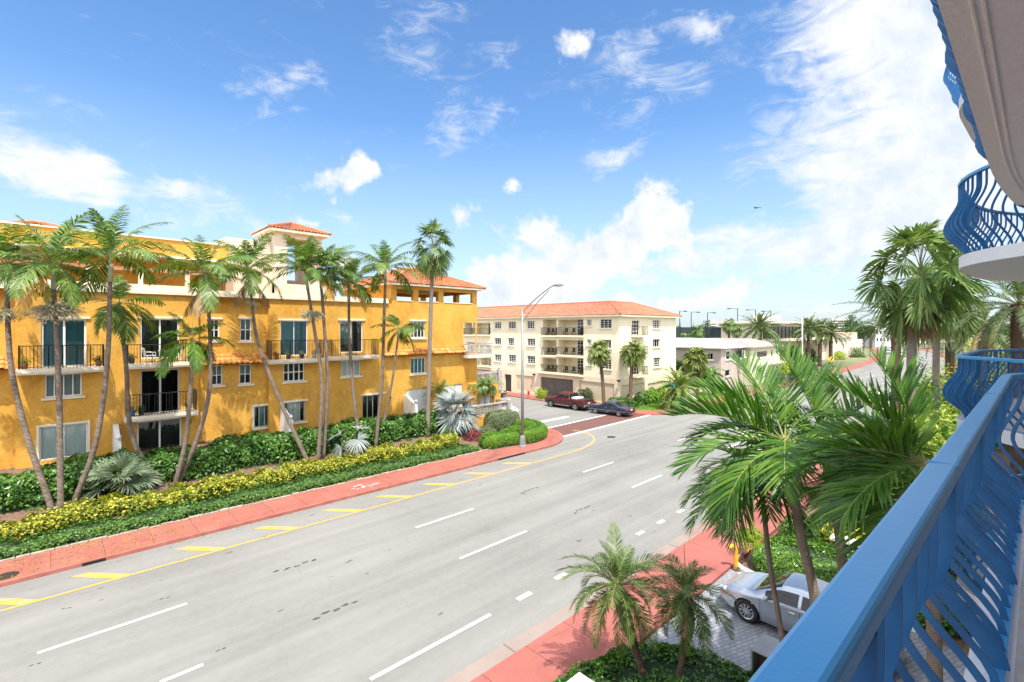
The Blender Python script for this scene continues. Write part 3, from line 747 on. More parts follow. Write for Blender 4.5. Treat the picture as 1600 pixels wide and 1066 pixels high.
def hip_roof(root, x0, x1, y0, y1, z, h, inset, m='tile', eave=.14, name='roof', ridge_m=None, zb=None, soffit='trim', pitch=.26, amp=.055, course=.38):
    """four tiled slopes; inset = run of each slope; fascia below"""
    ix0, ix1, iy0, iy1 = x0+inset, x1-inset, y0+inset, y1-inset
    if ix0 > ix1: ix0 = ix1 = (x0+x1)/2
    if iy0 > iy1: iy0 = iy1 = (y0+y1)/2
    mb = MB(); zt = z+h
    tiles(mb, (x0,y0,z), (x1,y0,z), (ix1,iy0,zt), (ix0,iy0,zt), pitch, amp, course)
    tiles(mb, (x1,y0,z), (x1,y1,z), (ix1,iy1,zt), (ix1,iy0,zt), pitch, amp, course)
    tiles(mb, (x1,y1,z), (x0,y1,z), (ix0,iy1,zt), (ix1,iy1,zt), pitch, amp, course)
    tiles(mb, (x0,y1,z), (x0,y0,z), (ix0,iy0,zt), (ix0,iy1,zt), pitch, amp, course)
    mb.poly([(ix0,iy0,zt+.02), (ix1,iy0,zt+.02), (ix1,iy1,zt+.02), (ix0,iy1,zt+.02)])
    for a, b in (((x0,y0,z),(ix0,iy0,zt)), ((x1,y0,z),(ix1,iy0,zt)), ((x1,y1,z),(ix1,iy1,zt)), ((x0,y1,z),(ix0,iy1,zt)), ((ix0,iy0,zt),(ix1,iy0,zt)), ((ix0,iy0,zt),(ix0,iy1,zt)), ((ix1,iy0,zt),(ix1,iy1,zt))):
        if np.linalg.norm(np.array(a)-np.array(b)) > .05:
            a = np.array(a)+[0,0,.05]; b = np.array(b)+[0,0,.05]; n = max(2, int(np.linalg.norm(b-a)/.4))
            mb.tube([a+(b-a)*k/n for k in range(n+1)], [.11 if k % 2 else .13 for k in range(n+1)], 8)
    rf = mb.build(name, M[m], root, smooth=False)
    mb = MB(); mb.box(x0+.05, x1-.05, y0+.05, y1-.05, z-eave, z-.005); mb.build('eaves', M[soffit], rf)
    return rf
# ------------------------------------------------------------------ the setting
def strip(name, L, Rr, z0, z1, m, label=None):
    """a slab between two polylines of equal length"""
    n = len(L); mb = MB()
    V = [(p[0], p[1], z1) for p in L] + [(p[0], p[1], z1) for p in Rr] + [(p[0], p[1], z0) for p in L] + [(p[0], p[1], z0) for p in Rr]
    F = []
    for i in range(n-1):
        F += [(i, n+i, n+i+1, i+1), (i, i+1, 2*n+i+1, 2*n+i), (n+i+1, n+i, 3*n+i, 3*n+i+1)]
    F += [(0, 2*n, 3*n, n), (n-1, 2*n-1, 4*n-1, 3*n-1)]
    mb.arr(V, F)
    return tag(mb.build(name, m), kind='structure')
def bend(u): return .0008*max(0, u-110)**2
US = [-60, -30, 0, 20, 40, 60, 80, 100, 110, 130, 150, 170, 190, 210, 230, 250, 280, 310, 340, 370]
NEAR, FAR = 9.5, 24.4
tag(MB().arr([(-900,-900,-.05),(3000,-900,-.05),(3000,3000,-.05),(-900,3000,-.05)], [(0,1,2,3)]).build('ground', M['soil']), kind='structure')
strip('road', [(u, FAR+bend(u)) for u in US], [(u, NEAR+bend(u)) for u in US], -.2, 0, M['road'])
arcL = [(27+5*math.sin(a), 29.4-5*math.cos(a)) for a in np.linspace(0, PI/2, 12)]
arcLi = [(27+3.5*math.sin(a), 29.4-3.5*math.cos(a)) for a in np.linspace(0, PI/2, 12)]
arcR = [(48.8-5*math.cos(a), 29.4-5*math.sin(a)) for a in np.linspace(0, PI/2, 12)]
arcRi = [(48.8-2.9*math.cos(a), 29.4-2.9*math.sin(a)) for a in np.linspace(0, PI/2, 12)]
# side street, its mouth flaring with the two corner radii
mb = MB(); mb.poly([(26.5, FAR-.02, .004), (49.3, FAR-.02, .004)] + [(x, y, .004) for x, y in reversed(arcR)] + [(43.8, 140, .004), (32, 140, .004)] + [(x, y, .004) for x, y in reversed(arcL)])
tag(mb.build('side_road', M['road']), kind='structure')
# far pavement left of the corner, with kerb
CURB = .15
outL = [(-60, FAR), (22, FAR), (27, FAR)] + arcL[1:] + [(32, 60)]; innL = [(-60, FAR+2.2), (22, FAR+2.2), (27, FAR+1.5)] + arcLi[1:] + [(30.5, 60)]
k = .16
kL = [(-60, FAR+k), (22, FAR+k), (27, FAR+k)] + [(27+(5-k)*math.sin(a), 29.4-(5-k)*math.cos(a)) for a in np.linspace(0, PI/2, 12)][1:] + [(32-k, 60)]
strip('pavement', kL, innL, -.2, CURB, M['redwalk'])
strip('kerb', outL, kL, -.2, CURB-.006, M['redcurb'])
gL = [(-60, FAR-.45), (27, FAR-.45)] + [(27+5.45*math.sin(a), 29.4-5.45*math.cos(a)) for a in np.linspace(0, PI/2, 12)][1:] + [(32.45, 34)]
outR = [(43.8, 140)] + arcR + [(u, FAR+bend(u)) for u in US if u > 50]; innR = [(45.9, 140)] + arcRi + [(u, FAR+2.1+bend(u)) for u in US if u > 50]
kR = [(43.8+k, 140)] + [(48.8-(5-k)*math.cos(a), 29.4-(5-k)*math.sin(a)) for a in np.linspace(0, PI/2, 12)] + [(u, FAR+k+bend(u)) for u in US if u > 50]
strip('pavement', innR, kR, -.2, CURB, M['redwalk'])
strip('kerb', kR, outR, -.2, CURB-.006, M['redcurb'])
# near pavement
strip('pavement', [(u, NEAR-.15+bend(u)) for u in US], [(u, NEAR-2.1+bend(u)) for u in US], -.2, .12, M['pinkwalk'])
strip('kerb', [(u, NEAR+.012+bend(u)) for u in US], [(u, NEAR-.15+bend(u)) for u in US], -.2, .114, M['pinkwalk'])
strip('gutter', [(u, NEAR+.6+bend(u)) for u in US], [(u, NEAR+bend(u)) for u in US], -.1, .006, M['gutter'])
# markings
mb = MB()
def dash(p, q, w=.13, z=.009):
    p, q = np.array(p), np.array(q); t = (q-p)/np.linalg.norm(q-p); s = np.array([-t[1], t[0]])*w/2
    mb.poly([(*(p-s), z), (*(q-s), z), (*(q+s), z), (*(p+s), z)])
def gp(x, y): g = ground(x, y); return (g.x, g.y)
vA = 18.75; vB = 15.05; vC = 11.45
for (x0, y0, x1, y1, v) in ((58,1020,292,943,vA),(650,825,742,796,vA),(915,739,962,723,vA),(250,1066,318,1040,vB),(722,875,825,831,vB),(988,762,1036,743,vB),(582,1066,772,964,vC)):
    a, b = gp(x0, y0)[0], gp(x1, y1)[0]; dash((a, v), (b, v))
per = gp(650,825)[0] - gp(58,1020)[0]
uA = gp(915,739)[0]; uB = gp(988,762)[0]
for i in range(1, 16):
    for u0, v in ((uA, vA), (uB, vB)):
        u = u0 + per*i; dash((u, v+bend(u)), (u+3.3, v+bend(u+3.3)))
for (x0, y0, x1, y1) in ((815,941,838,931),(874,908,893,900),(1002,838,1013,833),(1037,821,1046,816),(1068,804,1076,799)):
    a, b = gp(x0, y0)[0], gp(x1, y1)[0]; dash((a, vC), (b, vC), .2)
# stop line across the side street
dash((33.2, 31.6), (38.0, 31.6), .6, .010)
tag(mb.build('road_marking', M['white_line']), kind='structure')
mb = MB(); VY = FAR-2.05
dash((-20, VY), (27.2, VY), .13)
arcY = [(27.2+4.6*math.sin(a)*1.35, VY+4.0-4.0*math.cos(a)) for a in np.linspace(0, 1.75, 16)]
for p, q in zip(arcY[:-1], arcY[1:]): dash(p, q, .16, .0095)
for (x, y) in ((45,943),(190,893),(340,853),(455,821),(555,795),(632,773),(703,755),(765,739),(825,724)):
    g = ground(x, y); u = g.x
    a = (u, VY+.05); b = (u-1.15, FAR-.75); w = .24
    mb.poly([(a[0]-w, a[1], .010), (a[0]+w, a[1], .010), (b[0]+w, b[1], .010), (b[0]-w, b[1], .010)])
tag(mb.build('road_marking', M['yellow_line']), kind='structure')
# brick crosswalk over the side street mouth with white edges
mb = MB(); mb.poly([(30.7, 26.3, .008), (45.2, 26.6, .008), (44.2, 29.4, .008), (31.9, 29.0, .008)])
tag(mb.build('crosswalk', M['crosswalk']), kind='structure')
mb = MB(); dash((30.3, 26.05), (45.6, 26.35), .3, .011); dash((31.9, 29.2), (44.1, 29.6), .22, .011); tag(mb.build('road_marking', M['white_line']), kind='structure')
# dark drain slot under the far kerb, utility paint, manhole
mb = MB()
for (x0, x1) in ((775, 830), (128, 165)):
    a = ground(x0, 719 if x0 > 500 else 884).x; b = ground(x1, 712 if x0 > 500 else 876).x; mb.box(a, b, FAR-.02, FAR-.008, .012, .118)
u0 = ground(1115,633).x; mb.box(u0, u0+2.6, FAR-.02, FAR-.008, .012, .118)
tag(mb.build('storm_drain', M['black']), kind='structure')
g = ground(10, 900, .15); tag(MB().lathe([(0,.004),(.33,.004),(.33,0)], (0,0,0), 20).build('manhole_cover', M['iron'], loc=(g.x, g.y, .152)), 'dark round manhole cover in the red pavement', 'manhole cover')
rg = np.random.default_rng(5); mb = MB()
for k in range(16):
    x = 545 + (k % 8)*7 + rg.uniform(-3, 3); y = 768 - (k % 8)*1.4 + rg.uniform(-7, 7); g = ground(x, y, .15)
    if FAR+.3 < g.y < FAR+2.1:
        a = rg.uniform(0, 3.1); d = np.array([math.cos(a), math.sin(a)])*rg.uniform(.08, .25); s = np.array([-d[1], d[0]])*.14
        mb.poly([(g.x-d[0]-s[0], g.y-d[1]-s[1], .154), (g.x+d[0]-s[0], g.y+d[1]-s[1], .154), (g.x+d[0]+s[0], g.y+d[1]+s[1], .154), (g.x-d[0]+s[0], g.y-d[1]+s[1], .154)])
if mb.n: tag(mb.build('pavement_marking', M['white_line']), kind='structure')
# tar squiggles, drips and patched cuts on the asphalt
rg = np.random.default_rng(6); mb = MB()
for (x, y, n, sc) in ((470,882,5,.32),(532,949,5,.30),(830,765,5,.3),(912,795,5,.28),(262,934,2,.16),(343,790,2,.12),(112,923,4,.2),(273,879,4,.2),(415,840,4,.18),(515,812,4,.18),(605,786,4,.18),(747,748,4,.18),(958,683,4,.3),(108,949,2,.14),(61,1036,2,.14),(350,1013,2,.14),(1010,862,2,.12),(880,842,2,.1),(690,1000,2,.12),(520,720+180,1,.1)):
    g = ground(x, y)
    for k in range(n):
        a = rg.uniform(-.4, .4); c = np.array([g.x+(k-n/2)*sc*1.05, g.y+rg.normal(0, .05)]); m = 9
        th = np.linspace(0, 2*PI, m, endpoint=False); r = sc*rg.uniform(.25, .55, m)
        mb.poly([(c[0]+q*math.cos(t), c[1]+q*.42*math.sin(t+a), .0075) for q, t in zip(r, th)])
tag(mb.build('tar_patch', mat('tar', (.03,.03,.03), .7, (.09,.088,.085), 5)), kind='structure')
# fallen leaves and litter on the far pavement and in the gutters
rg = np.random.default_rng(16); n = 900
u = np.concatenate([rg.normal(1.5, 3.0, 520), rg.uniform(-6, 27, 230), rg.uniform(2, 26, 150)]); v = np.concatenate([FAR+.2+2*rg.random(520), FAR+.1+2.1*rg.random(230)**.5, FAR-.02-.5*rg.random(150)**2])
keep = (u > -12) & (u < 26.5); u, v = u[keep], v[keep]; m = len(u)
mb = MB(); leaves(mb, np.stack([u, v, np.where(v > FAR, .162, .014)], 1), np.tile([0, 0, 1.0], (m, 1)), rg, .085, .045, spreadn=.12, bend=.1)
tag(mb.build('fallen_leaves', M['hd_yellow']), 'small yellow fallen leaves scattered on the red pavement', kind='stuff')
g = ground(955, 683); tag(MB().lathe([(0,.004),(.36,.004),(.36,0)], (0,0,0), 20).build('manhole_cover', M['iron'], loc=(g.x, g.y, .004)), 'dark manhole cover in the asphalt near the corner', 'manhole cover')
# planting bed in front of the yellow building
def bedz(v): return np.interp(v, [26.5, 28, 29.6, 31.5, 36], [.12, .25, .5, .75, 1.75])
vs = [26.62, 28, 29.6, 31.5, 33, 34.5, 36.6]; us = list(np.linspace(-30, 26.5, 20))
mb = MB(); nv = len(vs)
mb.arr([(u, v, bedz(v)*(1 if u < 24 else .75)) for u in us for v in vs], [(i*nv+j, (i+1)*nv+j, (i+1)*nv+j+1, i*nv+j+1) for i in range(len(us)-1) for j in range(nv-1)])
tag(mb.build('planting_bed', M['mulch'], smooth=True), kind='structure')
mb = MB(); mb.prism([(22, FAR+2.2), (27, FAR+1.5)] + arcLi[1:] + [(30.5, 36.6), (22, 36.6)], -.1, .162)
tag(mb.build('planting_bed', M['mulch']), kind='structure')
rg = np.random.default_rng(8); mb = MB(); u = -28
while u < 26:
    l = rg.uniform(.35, .7); h = .19 + rg.uniform(-.05, .05); mb.bbox(u, u+l-.02, FAR+2.2+rg.uniform(-.02,.02), FAR+2.30+rg.uniform(-.03,.03), .1, h, .02); u += l
tag(mb.build('edging', M['edging']), kind='structure')
# lawn at the far corner
mb = MB(); mb.poly([(p[0], p[1], .13) for p in [(45.8, 31.2)] + arcRi[4:] + [(72, FAR+2.1), (72, 30.5), (46, 31.2)]])
tag(mb.build('lawn', M['grass_base']), kind='structure')
def grass(name, poly, n, h, z, seed):
    rg = np.random.default_rng(seed); P = np.array(poly); out = []
    lo, hi = P.min(0), P.max(0)
    def inside(q):
        c = np.zeros(len(q), bool)
        for i in range(len(P)):
            a, b = P[i], P[i-1]; cond = (a[1] > q[:, 1]) != (b[1] > q[:, 1])
            xx = (b[0]-a[0])*(q[:, 1]-a[1])/(b[1]-a[1]+1e-12)+a[0]; c ^= cond & (q[:, 0] < xx)
        return c
    q = rg.uniform(lo, hi, (n, 2)); q = q[inside(q)]; m = len(q)
    d = np.concatenate([rg.normal(0, .5, (m, 2)), np.ones((m, 1))], 1); d /= np.linalg.norm(d, axis=1)[:, None]
    w = np.cross(d, rg.normal(0, 1, (m, 3))); w /= np.linalg.norm(w, axis=1)[:, None]
    V, F = ribbons(np.concatenate([q, np.full((m, 1), z)], 1), d, w, h*rg.uniform(.6, 1.4, m), np.full(m, .05), np.full(m, .2), prof=((0,1),(1,.2)))
    return tag(MB().arr(V, F).build(name, M['lf_grass']), 'short green lawn grass on the far street corner', kind='stuff')
grass('grass', [(45.9, 31.0)] + arcRi[4:] + [(71.5, FAR+2.15), (71.5, 30.3)], 26000, .09, .13, 3)
# near side: driveway, verge
mb = MB(); mb.poly([(11.2, NEAR-2.09, .01), (18.4, NEAR-2.09, .01), (18.2, -1.5, .01), (7, -1.5, .01), (7, 3.2, .01), (12.0, 3.5, .01)])
tag(mb.build('driveway', M['pavers']), kind='structure')
mb = MB(); mb.poly([(-40, NEAR-2.1, -.02), (200, NEAR-2.1, -.02), (200, -30, -.02), (-40, -30, -.02)])
tag(mb.build('verge', M['mulch']), kind='structure')
mb = MB(); g0 = [(18.45, NEAR-2.1), (18.25, 7.1), (18.1, 6.5), (18.1, 3)]
mb = MB(); P = smooth_path([(19.6, NEAR-2.0, 0), (18.7, NEAR-2.15, 0), (18.25, 6.8, 0), (18.15, 5.6, 0), (18.15, 2, 0)], 6)
strip('kerb', [(p[0]+.28, p[1]+.05) for p in P], [(p[0], p[1]-.02) for p in P], -.1, .17, M['white_curb'])

# ------------------------------------------------------------------ yellow apartment building across the avenue
VF = 36.0
YB = thing('apartment_building', 'long yellow stucco apartment building with orange roofs across the avenue', 'building', (8, VF, 1.2)); WORLD.add(YB.name)
def rv(x0, y0, x1, y1, V=VF):
    xm = (x0+x1)/2
    return (on_v(x0, 500, V)[0], on_v(x1, 500, V)[0], on_v(xm, y1, V)[1], on_v(xm, y0, V)[1])
def ux(x, V=VF): return on_v(x, 500, V)[0]
segs = [(-16, ux(24), .3), (ux(24), ux(310), 0), (ux(310), ux(420), .3), (ux(420), ux(592), 0), (ux(592), ux(722), .001), (ux(722), 29.75, 0)]
WIN = [ # px rect, kwargs
 ((70,584,128,620), dict(nv=3, blind='greenblind', glass='glass')),
 ((61,664,137,716), dict(nv=1, blind='paleblind', surround=.1, sill=False)),
 ((64,498,135,574), dict(nv=1, blind='teal', header=True, sill=False, fw=.09, bars=.1)),
 ((219,498,280,560), dict(nv=1, header=True, sill=False, fw=.08, bars=.08)),
 ((219,577,281,646), dict(nv=1, sill=False, fw=.09, bars=.1, fm='greyframe', glass='darkglass')),
 ((214,656,284,704), dict(nv=1, sill=False, fw=.09, bars=.09)),
 ((327,499,343,532), dict(nh=1, header=True)), ((375,498,393,533), dict(nh=1, header=True, blind='greenblind', blindtop=[(0,1,.5)])),
 ((330,571,348,602), dict(nh=1, blind='greenblind', blindtop=[(0,1,.45)])), ((374,569,393,600), dict(nh=1, blind='greenblind', blindtop=[(0,1,.45)])),
 ((397,634,430,667), dict(nv=3, blind='teal', blindtop=[(.25,.75,1)], surround=.14, fm='greyframe')), ((444,628,477,660), dict(nv=3, blind='paleblind', blindtop=[(.2,.8,1)], header=True, fm='greyframe')),
 ((438,501,481,556), dict(nv=1, blind='teal', header=True, sill=False)), ((443,567,476,596), dict(nv=3, nh=1, bars=.07)),
 ((531,501,567,551), dict(nv=1, blind='greenblind', blindtop=[(0,.6,.75)], header=True, sill=False)), ((533,563,563,588), dict(nv=2, blind='paleblind')),
 ((566,617,600,655), dict(nv=3, header=True, sill=False, fm='greyframe')),
 ((642,502,664,528), dict(nv=3, header=True, blind='teal', blindtop=[(0,.25,1)])), ((642,559,665,584), dict(nv=3, blind='teal')),
 ((-70,584,-15,620), dict(nv=3)), ((-80,664,-10,716), dict(nv=1, blind='paleblind')),
]
DOORS = [(635,608,668,650), (694,601,728,645)]
ZB, ZT = 1.2, 11.05
mb = MB()
wl = []
for (a, b, off) in segs:
    V = VF + off
    org = (0, V); du = (1, 0)
    holes = []
    for r, kw in WIN:
        q = rv(*r, V)
        if a < (q[0]+q[1])/2 < b: holes.append(q); wl.append((q, V, kw))
    for r in DOORS:
        q = rv(*r, V)
        if a < (q[0]+q[1])/2 < b: holes.append((q[0], q[1], max(q[2], ZB+.05), q[3]))
    if a > 26: holes.append((28.1, 29.745, 6.66, 9.55))
    wall_holes(mb, org, du, a, b, ZB, ZT, holes, .18, inward=(0, 1))
for (a0, b0, o0), (a1, b1, o1) in zip(segs[:-1], segs[1:]):
    V0, V1 = VF+o0, VF+o1; mb.poly([(b0, V0, ZB), (b0, V1, ZB), (b0, V1, ZT), (b0, V0, ZT)])
# east flank with the corner loggia opening, back, roof deck
wall_holes(mb, (29.75, 0), (0, 1), VF, 48, ZB, ZT, [(VF+.005, VF+2.6, 6.66, 9.55)], .2, inward=(-1, 0))
mb.poly([(-16, VF, ZT-.3), (29.75, VF, ZT-.3), (29.75, 48, ZT-.3), (-16, 48, ZT-.3)])
mb.poly([(-16, 48, ZB), (29.75, 48, ZB), (29.75, 48, ZT), (-16, 48, ZT)]); mb.poly([(-16, VF, ZB), (-16, 48, ZB), (-16, 48, ZT), (-16, VF, ZT)])
mb.poly([(27.4, VF+.2, 6.7), (27.4, VF+2.8, 6.7), (27.4, VF+2.8, 9.6), (27.4, VF+.2, 9.6)]); mb.poly([(27.4, VF+2.8, 6.7), (29.6, VF+2.8, 6.7), (29.6, VF+2.8, 9.6), (27.4, VF+2.8, 9.6)])
wallY = mb.build('wall', M['stucco'], YB)
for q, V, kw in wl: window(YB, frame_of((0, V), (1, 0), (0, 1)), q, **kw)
for i, r in enumerate(DOORS):
    q = rv(*r, VF); zb = ZB+.05
    mb = MB(); mb.box(q[0]+.03, q[1]-.03, VF+.09, VF+.15, zb, q[3]-.03); n = int((q[1]-q[0])/.14)
    for k in range(n):
        u = q[0]+.06+(q[1]-q[0]-.12)*(k+.5)/n; mb.box(u-.05, u+.05, VF+.055, VF+.09, zb+.05, q[3]-.08)
    mb.build('shutter_door', M['whitedoor'], YB)
# cornice and parapet
mb = MB(); mb.box(-16, ux(606), VF-.16, VF+.45, ZT+.003, ZT+.22); mb.box(-16, ux(606)-.01, VF-.06, VF+.3, ZT+.22, ZT+.40)
mb.build('cornice', M['trim'], YB)
# tiled awnings
for (xa, xb, yt, ye) in ((-120, 14, 560, 577), (311, 419, 555, 569), (597, 722, 542, 554)):
    a, b = ux(xa), ux(xb, VF+.3); xm = (max(xa, 0)+xb)/2; zt = on_v(xm, yt, VF+.3)[1]+.1; ze = on_v(xm, ye, VF-.45)[1]
    mb = MB(); tiles(mb, (a, VF-.5, ze), (b, VF-.5, ze), (b, VF+.28, zt), (a, VF+.28, zt), .3, .07, .3); mb.arr([(a, VF-.42, ze-.02), (b, VF-.42, ze-.02), (b, VF+.28, ze-.02), (a, VF+.28, ze-.02)], [(0,1,2,3)], 1)
    mb.arr([(a, VF-.42, ze-.02), (a, VF+.28, ze-.02), (a, VF+.28, zt)], [(0,1,2)], 1); mb.arr([(b, VF-.42, ze-.02), (b, VF+.28, ze-.02), (b, VF+.28, zt)], [(0,1,2)], 1)
    mb.build('awning', [M['tile_gold'], M['stucco']], YB)
# balconies
BAL = [((29,540,162,575), 'iron'), ((200,538,306,567), 'iron'), ((199,614,307,647), 'iron'), ((424,532,506,561), 'iron'), ((519,531,591,556), 'iron')]
BALBOX = []
for (r, mm) in BAL:
    Vb = VF-.95; u0, u1, zb, zt = rv(*r, Vb); BALBOX.append((u0, u1, zb))
    mb = MB(); n = 12; pts = [(u0-.1, VF-.02)] + [(u0-.1+(u1-u0+.2)*i/n, VF-.98-.14*math.sin(PI*i/n)) for i in range(n+1)] + [(u1+.1, VF-.02)]
    mb.prism(pts, zb-.2, zb); mb.prism([(x, y+.06) for x, y in pts], zb-.3, zb-.202)
    sl = mb.build('balcony', M['trim'], YB)
    ra = [(u0, VF-.06)] + [(u0+(u1-u0)*i/6, VF-.93-.13*math.sin(PI*i/6)) for i in range(7)] + [(u1, VF-.06)]
    railing(sl, ra, zb, zt-zb, mm, .115, .018, .045)
# corner balcony with pale concrete balustrade and the lower terrace block
def balustrade(root, pts, z0, h, name='balustrade', m='greyrail', gap=.21, mat_rail=None):
    mb = MB()
    for a, b in zip(pts[:-1], pts[1:]):
        a, b = np.array(a, float), np.array(b, float); L = np.linalg.norm(b-a); n = max(2, int(L/gap))
        mb.bar((*a, z0+h-.05), (*b, z0+h-.05), .2, .11); mb.bar((*a, z0+.06), (*b, z0+.06), .18, .12)
        for i in range(n):
            q = a+(b-a)*(i+.5)/n
            mb.lathe([(.035,0),(.055,.15),(.06,.3),(.03,.55),(.05,.72)], (q[0], q[1], z0+.12), 6) if h > .8 else mb.box(q[0]-.04, q[0]+.04, q[1]-.04, q[1]+.04, z0+.12, z0+h-.1)
    return mb.build(name, M[m], root)
zs = 6.5; mb = MB(); mb.prism([(27.9, VF-.02), (27.9, VF-1.0), (31.0, VF-1.0), (31.0, VF+3), (29.77, VF+3), (29.77, VF-.02)], zs-.28, zs); cb = mb.build('balcony', M['trim'], YB)
balustrade(cb, [(28.0, VF-.1), (28.0, VF-.9), (30.9, VF-.9), (30.9, VF+2.9)], zs, 1.05)
mb = MB(); wall_holes(mb, (0, VF-1.2), (1, 0), 28.6, 31.75, 0, 3.75, [(29.2, 30.9, .1, 2.55)], .3, inward=(0, 1)); mb.poly([(31.75, VF-1.2, 0), (31.75, VF+6, 0), (31.75, VF+6, 3.75), (31.75, VF-1.2, 3.75)]); mb.poly([(28.6, VF-1.2, 3.75), (31.75, VF-1.2, 3.75), (31.75, VF+6, 3.75), (28.6, VF+6, 3.75)]); mb.poly([(28.6, VF-1.2, 0), (28.6, VF, 0), (28.6, VF, 3.75), (28.6, VF-1.2, 3.75)])
mb.build('terrace_wall', M['stucco'], YB)
mb = MB(); mb.box(29.2, 30.9, VF-.92, VF-.88, .1, 2.55)
for k in range(12): mb.box(29.22+k*.14, 29.32+k*.14, VF-.95, VF-.92, .12, 2.5)
mb.build('shutter_door', M['whitedoor'], YB)
tb = balustrade(YB, [(28.8, VF-1.1), (31.6, VF-1.1), (31.6, VF+5)], 3.76, 1.05)
mb = MB(); mb.bbox(31.42, 31.85, VF-1.3, VF-.88, 2.9, 5.0, .03); mb.lathe([(.08,0),(.16,.1),(.1,.25),(.02,.32)], (31.63, VF-1.09, 5.0), 10); mb.build('pier', M['greyrail'], YB)
# rooftop loggia with hipped roof
uL = ux(612)
mb = MB(); wall_holes(mb, (0, VF+.001), (1, 0), uL, 29.749, ZT, 11.35, [], .2, inward=(0, 1)); mb.box(uL, 29.745, VF+.005, VF+.3, ZT+.01, 11.3); mb.box(29.45, 29.74, VF+.3, 45, ZT-.2, 11.3); mb.box(uL, 29.4, 44.7, 45, ZT-.2, 11.3)
for x in (uL+.2, uL+2.35, uL+5.0, 29.45):
    for y in (VF+.17, 44.85): mb.box(x-.27, x+.27, y-.16, y+.16, 11.3, 12.32)
for y in (VF+3, VF+6): mb.box(29.3, 29.73, y-.25, y+.25, 11.3, 12.32)
mb.box(uL, 29.74, VF+.01, VF+.33, 12.32, 12.62); mb.box(uL, 29.74, 44.68, 45, 12.32, 12.62); mb.box(29.43, 29.735, VF+.33, 44.68, 12.32, 12.62); mb.box(uL, uL+.3, VF+.33, 44.68, 11.1, 12.62)
lg = mb.build('rooftop_loggia', M['stucco'], YB)
mb = MB()
for xa, xb in ((uL+.5, uL+2.05), (uL+2.65, uL+4.7), (uL+5.3, 29.15)): mb.box(xa, xb, VF-.05, VF+.33, 11.302, 11.37)
mb.build('sill', M['trim'], lg)
hip_roof(YB, uL-.5, 30.35, VF-.6, 45.6, 12.78, 1.75, 4.2, 'tile', .16)
# penthouse set back behind the parapet
mb = MB(); uP = 9.6
mb.box(-16, uP, 40.6, 40.85, 14.0, 15.1); mb.box(-16, uP, 42.6, 42.9, ZT-.3, 14.0); mb.box(uP-.25, uP, 40.85, 47, 13.5, 15.1)
mb.build('penthouse', M['stucco'], YB)
mb = MB(); mb.box(-16, uP+.1, 40.45, 47, 13.85, 13.995); mb.box(-16, uP+.1, 40.5, 40.95, 15.102, 15.2); mb.box(-16, uP-1.2, 40.0, 40.2, ZT-.3, 11.9)
for k in range(9): mb.box(-14+k*2.6, -13.75+k*2.6, 39.95, 40.25, ZT, 12.75)
mb.build('coping', M['trim'], YB)
mb = MB(); mb.box(-14.3, uP-.4, 39.93, 40.27, 12.75, 12.98)
for k in range(30): mb.box(-14+k*.8, -13.9+k*.8, 39.7, 42.5, 12.983, 13.1)
mb.build('pergola', mat('brown_timber', (.25,.13,.07), .8, (.36,.21,.12), 3), YB)
# white stair block and belvedere tower
mb = MB(); mb.box(uP+.05, 13.1, 41.6, 46, ZT-.3, 15.95); mb.build('stair_block', M['beige'], YB)
tx0, tx1, ty0, ty1 = 12.95, 16.75, 41.0, 44.6
mb = MB()
for x in (tx0, tx1-.95):
    for y in (ty0, ty1-.8): mb.box(x, x+.95, y, y+.8, ZT-.3, 16.55)
mb.box(tx0, tx1, ty0+.002, ty0+.79, ZT-.35, 12.6); mb.box(tx0+.001, tx0+.94, ty0+.8, ty1-.8, ZT-.3, 15.7); mb.box(tx1-.9, tx1-.002, ty0+.8, ty1-.8, ZT-.3, 16.5); mb.box(tx0+.95, tx1-.95, ty1-.5, ty1-.003, ZT-.3, 13.2)
mb.box(tx0+.003, tx1-.003, ty0+.003, ty0+.75, 16.35, 16.75); mb.box(tx0+.003, tx1-.003, ty1-.75, ty1-.003, 16.35, 16.75); mb.box(tx0+.004, tx0+.9, ty0+.75, ty1-.75, 16.3, 16.75); mb.box(tx1-.9, tx1-.004, ty0+.75, ty1-.75, 16.5, 16.75)
mb.build('tower', M['beige'], YB)
hip_roof(YB, tx0-.55, tx1+.55, ty0-.55, ty1+.55, 16.95, .95, 2.4, 'tile', .2)
mb = MB(); mb.box(-2.8, 1.6, 42.3, 46, 13.5, 14.88); mb.build('roof_pavilion', M['beige'], YB); hip_roof(YB, -3.2, 2.0, 41.9, 46.5, 15.05, .8, 2.4, 'tile', .17)
# slanted white garden fins with ball lamps
for i, (x, y0, y1) in enumerate(((180, 664, 700), (440, 637, 668), (632, 618, 640))):
    u = ux(x); zt = on_v(x, y0, VF-.3)[1]; mb = MB()
    p = [(VF-1.9, 1.3), (VF-.02, 1.3), (VF-.02, zt), (VF-.35, zt), (VF-1.7, 2.75), (VF-1.9, 2.75)]
    V = [(u-.12, a, b) for a, b in p] + [(u+.12, a, b) for a, b in p]; n = 6
    mb.arr(V, [(k, (k+1) % n, n+(k+1) % n, n+k) for k in range(n)]); mb.F.append((np.array([[mb.n-12+k for k in range(5, -1, -1)]]), 0)); mb.F.append((np.array([[mb.n-6+k for k in range(6)]]), 0))
    f = mb.build('garden_fin', M['white'], YB)
    mb = MB(); mb.lathe([(.05,0),(.05,.1)], (u, VF-1.78, 2.75), 8); mb.ball((u, VF-1.78, 2.98), .15); mb.build('globe_lamp', M['white'], f, smooth=True)
for (x, y) in ((296, 658), (609, 621)):
    u, z = on_v(x, y, VF-.08); mb = MB(); mb.bbox(u-.07, u+.07, VF-.2, VF-.005, z-.14, z+.12, .02); mb.build('wall_lantern', M['iron'], YB)
